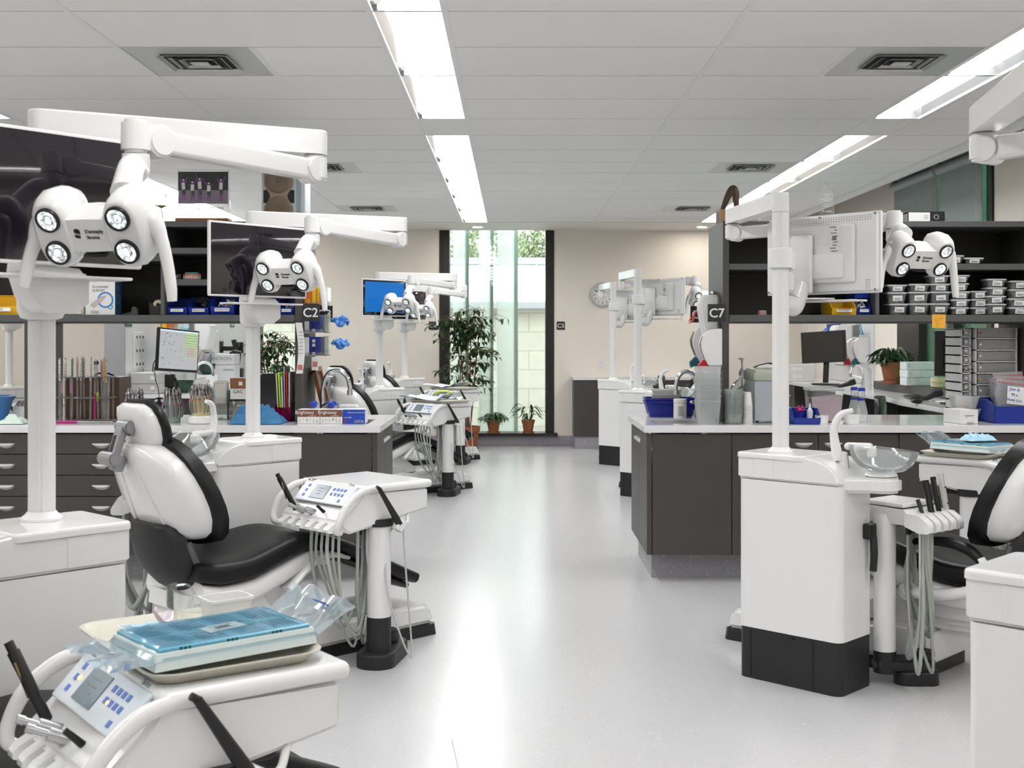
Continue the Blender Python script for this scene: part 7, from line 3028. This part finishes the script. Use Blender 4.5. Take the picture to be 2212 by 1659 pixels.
for k, (y, z, w_, lab) in enumerate(((10.62, gz(812, 10.6), .085, 'white wall switch nearest to the hook board'), (10.85, gz(814, 10.8), .07, 'white wall switch, middle one under the monitor cable'), (11.02, gz(814, 11.0), .07, 'white wall switch nearest to the bay monitor'))):
    t = thing('wall_switch', lab, 'switch', (PX + .001, y, z), 0, 'switches in the left bay')
    m = MB()
    m.box((.010, w_ * 1.6, .125), (.005, 0, 0), bev=.003)
    m.box((.006, .02, .03), (.012, 0, .02), bev=.002)
    m.cyl(.004, .003, (.011, 0, -.02), (0, PI / 2, 0), n=10, mi=1)
    m.obj('plate', [WHITE2, INKG], t)
for k, (y, z, lab) in enumerate(((9.97 + .16, 1.50, 'small green safety sign at the near end of the partition wall'), (13.9, 1.52, 'small green safety sign at far end of the partition wall'))):
    t = thing('safety_sign', lab, 'sign', (PX + .001, y, z), 0, 'green safety signs')
    m = MB()
    m.box((.004, .20, .16), (.002, .0, 0), bev=.001)
    m.obj('plate', mat('sign_green', (.005, .14, .06), .4), t)
    m = MB()
    for q in range(2):
        m.box((.001, .13, .012), (.0045, 0, -.05 + .03 * q))
    m.obj('lettering', PAPER, t, wn=False)
# bay monitor on wall arm
t = thing('desk_monitor', 'black monitor showing an appointment list on the partition wall arm', 'monitor', (-2.93, 10.65, gz(757, 10.6)), R(62))
m = MB()
m.T = Euler((0, R(4), 0)).to_matrix().to_4x4()
m.box((.50, .03, .375), (0, 0, 0), bev=.006)
m.box((.30, .04, .22), (0, .03, 0), bev=.01)
m.box((.1, .06, .12), (.0, .07, 0), bev=.005)
m.obj('case', BLACK, t)
SCR = mat('screen_grey', (.2, .2, .2), .3, emit=(.36, .37, .38), estr=.9)
m = MB()
m.T = Euler((0, R(4), 0)).to_matrix().to_4x4()
m.b2((-.236, -.0162, -.165), (.236, -.0155, .172))
m.b2((.07, -.0166, -.06), (.225, -.0163, .155), mi=1)
for q in range(9):
    m.b2((.07, -.0169, -.05 + .023 * q), (.225, -.0167, -.0475 + .023 * q), mi=2)
for q in range(4):
    m.b2((.10 + .025 * q, -.0171, -.05), (.118 + .025 * q, -.0169, .03), mi=3 + q % 2)
m.b2((-.236, -.0168, .158), (.236, -.0164, .172), mi=5)
rr = random.Random(8)
for q in range(26):
    m.b2((x_ := rr.uniform(-.22, .03), -.0168, z_ := rr.uniform(-.15, .15)), (x_ + .02, -.0164, z_ + .003), mi=2)
m.obj('screen', [SCR, mat('screen_green', (.2, .3, .15), .3, emit=(.36, .46, .26), estr=.9), mat('screen_line', (.08, .08, .08), .4), mat('screen_violet', (.2, .15, .25), .3, emit=(.4, .3, .45), estr=.8), mat('screen_rose', (.3, .15, .12), .3, emit=(.5, .3, .28), estr=.8), mat('screen_bar', (.3, .4, .45), .3, emit=(.55, .65, .7), estr=.9)], t, wn=False)
m = MB()
m.box((.12, .002, .05), (-.15, -.012, -.205), (0, R(4), 0))
for q in range(6):
    m.box((.010, .001, .02), (-.19 + .016 * q, -.0135, -.20), (0, R(4), 0), mi=1)
m.obj('paper_tag', [PAPER, INK], t, wn=False)
m = MB()
m.tube([(-.08, .08, -.02), (-.22, .06, -.10), (-.24, .05, -.20), (-.20, .03, -.235)], .004, 6)
m.obj('cable', BLACK, t)
# equipment on the partition wall
towel_dispenser('white towel dispenser on the partition wall of the left bay', (PX + .001, 12.3, gz(757, 12.3)), 0, .27, .30, .18)
curved_dispenser('white soap dispenser with red tap on the partition wall', (PX + .001, 11.92, gz(795, 11.9)), 0, .11, .27, .15, RED, 'soap dispensers in the left bay')
curved_dispenser('white soap dispenser with teal tap on the partition wall', (PX + .001, 11.55, gz(798, 11.5)), 0, .11, .25, .13, TEAL, 'soap dispensers in the left bay')
t = thing('wall_mounted_glove_box', 'blue glove box with gloves hanging out on the partition wall', 'glove box', (PX + .001, 11.28, gz(768, 11.2)), 0, 'glove boxes in the left bay')
m = MB()
m.b2((.003, -.12, 0), (.085, .12, .13), bev=.002)
m.obj('box', mat('box_navy'), t)
m = MB()
m.b2((0, -.125, -.12), (.10, .125, -.115))
m.b2((.09, -.125, -.12), (.095, .125, .16))
m.obj('acrylic_rack', CLEAR, t, wn=False)
g = thing('hanging_glove', 'light blue gloves hanging from the box on the partition wall', 'glove', (PX + .105, 11.22, gz(748, 11.2)), 0)
m = MB()
blob(m, (.09, 0, -.01), .075, random.Random(77), 9, squash=.5)
m.tube([(.09, 0, -.02), (.11, -.02, -.09), (.105, -.03, -.15)], [.03, .025, .01], 8, flat=.5)
m.obj('cuff', GLOVEL, g, wn=False, ang=80)
t = thing('wall_mounted_glove_box', 'orange and yellow glove box high on the partition wall', 'glove box', (PX + .001, 11.2, gz(726, 11.2)), 0, 'glove boxes in the left bay')
m = MB()
m.b2((.003, -.12, 0), (.085, .12, .22), bev=.002)
m.b2((.0855, -.02, .01), (.0865, .118, .21), mi=1)
m.b2((.004, -.1215, .01), (.05, -.1205, .21), mi=2)
m.obj('box', [mat('box_orange'), mat('box_salmon', (.62, .30, .16), .4), YELLOW], t)
t = thing('wall_mounted_mask_box', 'clear holder of white and blue masks on the partition wall', 'mask box', (PX + .001, 11.75, gz(721, 11.7)))
m = MB()
m.b2((0, -.11, 0), (.11, .11, .004))
m.b2((.106, -.11, 0), (.11, .11, .12))
m.obj('holder', CLEAR, t, wn=False)
m = MB()
m.box((.09, .20, .05), (.05, 0, .03), bev=.01, mi=1)
for q in range(6):
    m.tube([(.05, -.08 + .03 * q, .05), (.08, -.07 + .03 * q, .11), (.10, -.05 + .03 * q, .06)], .003, 5)
m.obj('masks', [PAPER, mat('mask_teal', (.1, .4, .5), .6)], t, wn=False)
t = thing('wall_mounted_cabinet', 'white box unit beside the towel dispenser on the partition wall', 'wall cabinet', (PX + .001, 12.75, gz(790, 12.7)))
m = MB()
m.b2((0, -.10, 0), (.16, .10, .13), bev=.006)
m.b2((0, -.10, .14), (.10, .10, .37), bev=.01)
m.obj('cabinet', WHITE2, t)
t = thing('monitor_arm', 'black empty monitor arm at the far end of partition wall', 'wall arm', (PX + .001, 13.35, gz(753, 13.3)))
m = MB()
m.box((.02, .10, .16), (.01, 0, 0), bev=.003)
m.box((.14, .05, .05), (.09, 0, .0), bev=.006)
m.box((.05, .06, .20), (.17, .0, .0), (0, R(-15), 0), bev=.006)
m.box((.03, .16, .12), (.20, .05, .01), (0, 0, R(30)), bev=.004)
m.obj('arm', BLACK, t)
t = thing('wall_socket', 'white socket by the empty monitor arm on partition wall', 'socket', (PX + .001, 13.1, gz(757, 13.1)))
m = MB()
m.box((.008, .09, .12), (.004, 0, 0), bev=.002)
m.box((.03, .04, .05), (.02, 0, .02), bev=.004)
m.obj('plate', WHITE2, t)


def bowl(label, loc):
    t = thing('mixing_bowl', label, 'bowl', loc, 0, 'green mixing bowls')
    m = MB()
    m.lathe([(0, 0), (.045, 0), (.052, .008), (.075, .055), (.084, .105), (.081, .105), (.071, .055), (.048, .012), (0, .010)], n=32)
    m.obj('body', GREEN, t)


bowl('dark green mixing bowl near the partition tap, the nearer one', (gx(397, 10.4), 10.4, LB))
bowl('dark green mixing bowl near the partition tap, the raised one', (gx(447, 11.8), 11.8, LB + .11))
t = thing('white_box', 'white box carrying the raised green bowl', 'box', (gx(447, 11.8), 11.8, LB))
m = MB()
m.box((.16, .2, .109), (0, 0, .0545), bev=.004)
m.obj('box', WHITE2, t)
mixer_tap(gx(423, 11.1), 11.1, 'chrome tap on the partition worktop between the green bowls', R(40), .24, .17)
t = thing('carton', 'two-tier silver grey carton on the partition worktop', 'carton', (gx(482, 12.4), 12.5, LB))
m = MB()
m.box((.24, .26, .19), (0, 0, .095), bev=.004)
m.box((.24, .26, .105), (0, 0, .245), bev=.004)
m.box((.010, .27, .30), (-.122, 0, .15), mi=1)
m.obj('box', [LGREY, mat('carton_teal_edge', (.12, .22, .30), .4)], t)
lettering(t, [('DENTRON', .05, -.03, -.1315, .25, FRONT), ('alumina', .035, .06, -.1315, .14, FRONT)], INKG)
t = thing('intraoral_camera', 'black camera with flash on the partition worktop by the far arm', 'camera', (gx(511, 12.9), 12.9, LB))
m = MB()
m.box((.14, .12, .15), (0, 0, .075), bev=.02)
m.box((.08, .08, .17), (.0, 0, .245), (0, R(8), 0), bev=.015)
m.tube([(0, 0, .33), (-.06, 0, .30), (-.10, 0, .24), (-.16, 0, .225)], [.03, .03, .02, .008], 8, flat=.5)
m.obj('body', BLACK, t)
t = thing('storage_case', 'pale grey long storage case on the partition worktop', 'case', (-3.07, 10.36, LB))
m = MB()
m.box((.22, .42, .085), (0, 0, .0427), bev=.005)
m.box((.23, .43, .09), (0, 0, .131), bev=.006)
for q in range(2):
    m.box((.035, .002, .03), (.07, -.2165, .05 + .085 * q), mi=1)
m.obj('case_body', [mat('case_grey', (.50, .50, .49), .45), PAPER], t)
oc = office_chair('black office chair in the left bay beyond the folders', (gx(588, 9.7), 9.7, .0), R(-50))
for c in oc.children:
    if c.name.startswith('backrest'):
        c.location.z = .16
    elif c.name.startswith('stem'):
        c.scale.z = 1.0
# outer bay: bowl and litter glimpsed past the nearest post
t = thing('plastic_basin', 'blue plastic basin at the outer end of the drawer counter', 'basin', (gx(-6, 7.1), 7.1, ZC))
m = MB()
m.lathe([(0, 0), (.055, 0), (.06, .01), (.082, .10), (.10, .125), (.104, .135), (.10, .137), (.078, .105), (.055, .012), (0, .010)], n=32)
m.obj('body', mat('basin_blue', (.06, .22, .55), .35), t)
t = thing('paper_tissue', 'crumpled pale green and white tissues beside the blue basin', 'tissue', (gx(33, 6.75), 6.73, ZC))
m = MB()
heap(m, .14, .12, .05, 31, 18, 12)
m.obj('tissue', mat('tissue_mint', (.62, .74, .66), .8), t, wn=False, ang=70)
t = thing('tray_box', 'white open box with wires beside the blue basin', 'box', (gx(31, 7.15) + .05, 7.19, ZC))
m = MB()
m.box((.12, .10, .07), (0, 0, .035), bev=.006)
for q in range(9):
    m.tube([(-.05 + .012 * q, -.03, .068), (-.04 + .010 * q, 0, .10), (-.03 + .010 * q, .03, .07)], .004, 5, mi=1 + q % 2)
m.obj('box', [WHITE2, LGREY, INKG], t)

# ------------------------------------------------------------------ right bay behind the tub counter
mb = MB()
mb.prism([(XR - .004, 8.0), (XR - .004, 13.9), (2.96, 13.9), (2.96, 9.6), (2.90, 9.1), (2.90, 8.0)], .035, (0, 0, TOP - .035), bev=.003)
o = mb.obj('bay_worktop', QUARTZ)
tag(o, 'white desk worktop along the right window wall', 'worktop')
for k, (a, b, lab) in enumerate(((13.0, 13.6, 'dark pedestal with key lock under the right bay desk'), (11.2, 12.1, 'dark pedestal in the middle of right bay desk'), (8.1, 8.9, 'dark pedestal at near end of the right bay desk'))):
    t = thing('base_cabinet', lab, 'cabinet', (0, 0, 0), 0, 'dark pedestals in the right bay')
    m = MB()
    m.b2((3.02, a, .02), (XR - .015, b, TOP - .037), bev=.003, seg=1)
    m.obj('carcass', LAM, t, wn=False)
    m = MB()
    m.cyl(.012, .012, (3.014, a + .12, .70), (0, PI / 2, 0), n=14)
    m.tube([(3.01, a + .12, .70), (2.985, a + .125, .695), (2.98, a + .13, .66)], .004, 6)
    m.obj('key_lock', CHROME, t)
mb = MB()
mb.b2((3.33, 8.9, TOP + .001), (XR - .025, 11.2, .93), bev=.003)
o = mb.obj('window_ledge', LAM)
tag(o, 'dark raised ledge below the side window, holding plant and white boxes', 'ledge')
LZ = .9308
t = thing('desk_monitor', 'dark monitor on black stand facing left in the right bay', 'monitor', (gx(1779, 12.0), 12.0, LB), R(-48))
m = MB()
m.box((.50, .035, .31), (0, 0, .375), (0, R(-3), 0), bev=.006)
m.obj('case', BLACK, t)
m = MB()
m.box((.475, .002, .285), (0, -.0182, .377), (0, R(-3), 0))
m.obj('screen', mat('screen_dead_brown', (.035, .032, .026), .15), t, wn=False)
m = MB()
m.box((.05, .03, .30), (.0, .045, .17), (R(-4), 0, 0), bev=.004)
m.rbox(.24, .17, .0, .014, .03, 5, (0, .03, 0))
m.obj('stand', BLACK, t)
t = thing('desk_monitor', 'dark monitor seen from behind next to the drawer towers', 'monitor', (gx(2050, 8.6) + .05, 8.6, LB), R(176))
m = MB()
m.box((.30, .03, .32), (0, 0, .36), bev=.006)
m.box((.18, .03, .2), (0, .025, .36), bev=.01)
m.obj('case', BLACK, t)
m = MB()
m.box((.05, .03, .26), (0, .045, .14), bev=.004)
m.rbox(.2, .16, 0, .012, .03, 5)
m.obj('stand', BLACK, t)
t = thing('cable_tag', 'white barcode tag hanging below the dark monitor', 'tag', (gx(2058, 8.55), 8.53, gz(811, 8.55)))
m = MB()
m.box((.085, .002, .04), (0, 0, 0))
for q in range(7):
    m.box((.006, .001, .022 - .002 * (q % 3)), (-.032 + .010 * q, -.0015, .004), mi=1)
m.tube([(-.03, 0, -.02), (-.02, 0, -.05), (.02, 0, -.06), (.03, 0, -.10), (.04, 0, -.2265)], .0025, 6, mi=0)
m.obj('tag', [PAPER, INK], t, wn=False)
for k, (x, y, lab) in enumerate(((1822, 11.2, 'black barcode scanner beside the stand of the right bay monitor'), (2008, 9.05, 'black barcode scanner on its mat near the plaster cast'))):
    t = thing('barcode_scanner', lab, 'scanner', (gx(x, y), y, LB), R(30 if k else -20), 'barcode scanners')
    m = MB()
    m.tube([(-.11, 0, .02), (-.03, 0, .024), (.03, 0, .04), (.07, 0, .055)], [.014, .018, .022, .03], 10)
    m.box((.05, .075, .055), (.085, 0, .06), (0, R(-20), 0), bev=.012)
    m.obj('body', BLACK, t)
t = thing('keyboard', 'black keyboard on the right bay desk', 'keyboard', (gx(1950, 9.3) + .14, 9.42, LB), R(80))
m = MB()
m.box((.40, .13, .018), (0, 0, .009), bev=.004)
for r in range(4):
    for c in range(14):
        m.box((.020, .020, .004), (-.175 + .027 * c, -.042 + .027 * r, .020))
m.obj('keys', BLACK, t, wn=False)
t = thing('computer_mouse', 'black mouse in front of the barcode scanner', 'mouse', (gx(1972, 8.75) + .02, 8.72, LB), R(20))
m = MB()
m.sph(.05, (0, 0, .018), (1, .62, .36))
m.obj('shell', BLACK, t)
t = thing('plaster_cast', 'cream plaster teeth cast on a green mat', 'plaster cast', (gx(2036, 9.6), 9.7, LZ + .0065))
m = MB()
for q in (0, 1):
    m.loft([[(.06 * math.cos(a), (.05 * math.sin(a)), z) for a in [PI * k / 10 for k in range(11)]] for z in (.04 * q, .04 * q + .034)], rot=(0, 0, R(180)))
for k in range(9):
    a = PI * (k + .5) / 9
    m.box((.014, .012, .014), (-.055 * math.cos(a), -.047 * math.sin(a), .037), (0, 0, a), bev=.003)
m.obj('arches', mat('cast_cream', (.66, .60, .38), .5), t)
t = thing('cutting_mat', 'olive green mat under the plaster cast', 'mat', (gx(2044, 9.6) + .02, 9.72, LZ))
m = MB()
m.box((.17, .2, .005), (0, 0, .003), bev=.001)
m.obj('mat', mat('mat_olive', (.16, .19, .03), .5), t)
for k in range(3):
    y = 10.2
    t = thing('white_box', f'flat white box on the window ledge, {["lowest", "middle", "topmost"][k]} of three stacked', 'box', (gx(1981, y) + .01, y, LZ + .0655 * k), R(4 * (k == 1)), 'white boxes on the window ledge')
    m = MB()
    m.box((.255, .17, .064), (0, 0, .0322), bev=.004)
    m.box((.018, .004, .03), (-.105, -.0865, .034), mi=1)
    m.obj('box', [mat('box_mint_white', (.66, .72, .72), .4), LGREY], t)
t = thing('paper_sheet', 'loose papers under the stacked white boxes and cast', 'paper', (3.24, 8.98, LB))
m = MB()
m.box((.3, .21, .004), (0, 0, .002), (0, 0, R(70)))
m.obj('sheet', PAPER, t, wn=False)
office_chair('black office chair pulled out before the right bay desk', (gx(1900, 9.2), 9.3, .0), R(160))
for k, (fn, y, lab) in enumerate(((0, 12.55, ''),)):
    towel_dispenser('white towel dispenser on the right bay splashback', (XR - .013, 12.75, gz(788, 12.7)), PI, .26, gz(702, 12.7) - gz(788, 12.7), .18)
    curved_dispenser('white soap dispenser with red tap on the right bay splashback', (XR - .013, 12.35, gz(783, 12.3)), PI, .11, .25, .16, RED, 'soap dispensers in the right bay')
    curved_dispenser('white soap dispenser with teal tap on the right bay splashback', (XR - .013, 12.08, gz(783, 12.1)), PI, .11, .26, .16, TEAL, 'soap dispensers in the right bay')
t = thing('wall_mounted_mask_box', 'clear holder of blue masks above the right bay soap dispensers', 'mask box', (XR - .013, 12.15, gz(728, 12.1)), PI)
m = MB()
m.b2((0, -.13, 0), (.11, .13, .004))
m.b2((.106, -.13, 0), (.11, .13, .12))
m.obj('holder', CLEAR, t, wn=False)
m = MB()
for q in range(14):
    m.tube([(.05, -.11 + .016 * q, .02), (.08, -.10 + .016 * q, .03 + .05 * (q % 3)), (.10, -.08 + .016 * q, .02)], .005, 5, mi=q % 2)
m.obj('masks', [PAPER, mat('mask_teal')], t, wn=False)
t = thing('wall_mounted_glove_box', 'blue glove box with glove tip on the right bay splashback', 'glove box', (XR - .013, 13.2, gz(752, 13.1)), PI)
m = MB()
m.b2((0, -.12, 0), (.09, .12, .26), bev=.003)
m.obj('box', mat('box_navy'), t)
m = MB()
blob(m, (.11, 0, .18), .05, random.Random(91), 7)
m.obj('glove_tip', GLOVEL, t, wn=False, ang=80)
mixer_tap(gx(1866, 11.6), 11.6, 'chrome tap below the right bay soap dispensers', R(200), .20, .15)
t = thing('squeeze_bottle', 'clear squeeze bottle beside the right bay tap', 'bottle', (gx(1877, 10.9), 10.95, LB))
m = MB()
m.lathe([(0, 0), (.034, 0), (.036, .01), (.036, .16), (.028, .185), (.012, .195), (.010, .21), (.004, .26), (0, .26)], n=24)
m.obj('body', FROST, t)
t = thing('card_cabinet', 'white card cabinet beside the right bay monitor', 'cabinet', (gx(1733, 13.0) - .02, 13.0, LB))
m = MB()
m.box((.26, .18, .18), (0, 0, .09), bev=.004)
for q in range(4):
    m.box((.05, .004, .04), (-.09 + .06 * (q % 2), -.0915, .05 + .08 * (q // 2)), mi=1)
m.obj('case', [mat('card_white', (.70, .69, .64), .5), PAPER], t)


# ------------------------------------------------------------------ plants
def pot(t, r, h, saucer=True):
    m = MB()
    m.lathe([(0, .012), (r * .66, .012), (r * .90, h * .78), (r * .97, h * .78), (r, h), (r * .90, h), (r * .86, h * .84), (0, h * .84)], n=32)
    m.obj('pot', TERRA, t)
    m = MB()
    m.lathe([(0, h * .845), (r * .855, h * .845), (r * .855, h * .855), (0, h * .86)], n=24)
    m.obj('soil', SOIL, t, wn=False)
    if saucer:
        m = MB()
        m.lathe([(0, 0), (r * .78, 0), (r * .92, .022), (r * .88, .022), (r * .74, .006), (0, .006)], n=32)
        m.obj('saucer', TERRA, t)


def ficus(label, loc, H, zlo, rx, ry, n, seed, cx=0.):
    t = thing('potted_ficus', label, 'plant', loc, 0, 'ficus plants')
    rr = random.Random(seed)
    pot(t, .15, .28)
    st = MB()
    lf = MB()
    tips = []
    for k in range(5):
        a = 2 * PI * k / 5 + rr.uniform(-.3, .3)
        top = Vector((cx + rx * .55 * math.cos(a), ry * .55 * math.sin(a), H * rr.uniform(.80, .98)))
        pts = [Vector((.03 * math.cos(a), .03 * math.sin(a), .24)), Vector((.08 * math.cos(a) + cx * .3, .08 * math.sin(a), .24 + (H - .24) * .35)), Vector((rx * .35 * math.cos(a) + cx * .7, ry * .35 * math.sin(a), .24 + (H - .24) * .68)), top]
        st.tube(pts, [.012, .009, .006, .003], 7)
        P_ = smooth_path(pts, 10)
        for j in range(n // 5 // 7):
            f = rr.uniform(zlo, 1)
            p = P_[min(len(P_) - 1, int(f * (len(P_) - 1)))]
            d = Vector((math.cos(b := rr.uniform(0, 2 * PI)) * rx, math.sin(b) * ry, rr.uniform(-.05, .35) * rx)) * rr.uniform(.35, .95)
            e = p + d + Vector((0, 0, -.10 * d.length))
            st.tube([p, p + d * .55 + Vector((0, 0, .05)), e], [.004, .003, .0015], 5, smooth=3)
            for q in range(8):
                u = .25 + .75 * q / 7
                pp = p.lerp(e, u) + Vector((0, 0, .05 * (1 - u)))
                dd = Vector((rr.uniform(-1, 1), rr.uniform(-1, 1), rr.uniform(-1.3, .1)))
                leafcard(lf, pp, dd + d.normalized() * .6, Vector((rr.uniform(-.3, .3), rr.uniform(-.3, .3), 1)), rr.uniform(.065, .095), rr.uniform(.030, .042), droop=.25)
    st.obj('stem', STEM, t, wn=False)
    lf.obj('foliage', LEAF, t, wn=False, ang=80)
    return t


ficus('tall ficus with dark glossy leaves in front of the window at aisle end', (gx(1010, 14.30), 14.30, .001), 1.80, .28, .36, .24, 800, 5)
ficus('ficus spreading leaves before the narrow window of left bay', (gx(590, 14.42), 14.42, .001), 1.50, .35, .36, .28, 420, 9)


def strap_plant(label, loc, r, h, n, L, W, seed, trail=0., group=None, name='potted_plant', lm=None):
    t = thing(name, label, 'plant', loc, 0, group)
    pot(t, r, h)
    rr = random.Random(seed)
    lf = MB()
    for k in range(n):
        a = 2 * PI * k / n + rr.uniform(-.3, .3)
        out = rr.uniform(.5, 1.) * L
        up = rr.uniform(.25, 1.0) * L * (1 - trail)
        p0 = Vector((r * .3 * math.cos(a), r * .3 * math.sin(a), h * .85))
        pts = [p0, p0 + Vector((out * .35 * math.cos(a), out * .35 * math.sin(a), up * .8 + .03)), p0 + Vector((out * .8 * math.cos(a), out * .8 * math.sin(a), up * .75)), p0 + Vector((out * 1.05 * math.cos(a), out * 1.05 * math.sin(a), up * .45 - trail * L * rr.uniform(.2, .75)))]
        lf.tube(pts, [W * .35, W * .5, W * .45, W * .08], 6, smooth=5, flat=.16)
        if rr.random() < .6:
            pp = pts[2]
            leafcard(lf, pp, Vector((math.cos(a + 1), math.sin(a + 1), -.1)), Vector((0, 0, 1)), W * 3.2, W * 1.1)
    lf.obj('foliage', lm or LEAF2, t, wn=False, ang=80)
    return t


SZ = .1605
strap_plant('bushy trailing plant in terracotta pot on the window sill beside the ficus', (gx(1066, 14.75), 14.775, SZ), .088, .17, 52, .18, .026, 3, .5, 'plants on the window sill')
strap_plant('sparse long-leaved plant in terracotta pot on the window sill, clear of the ficus', (gx(1141, 14.75), 14.775, SZ), .082, .165, 19, .25, .022, 12, .10, 'plants on the window sill')
strap_plant('dark leafy plant in a large terracotta pot on the side window ledge', (gx(1926, 10.62), 10.62, LZ), .098, .185, 52, .19, .030, 7, .25, None, 'potted_plant', mat('cactus_leaf', (.018, .05, .018), .4))
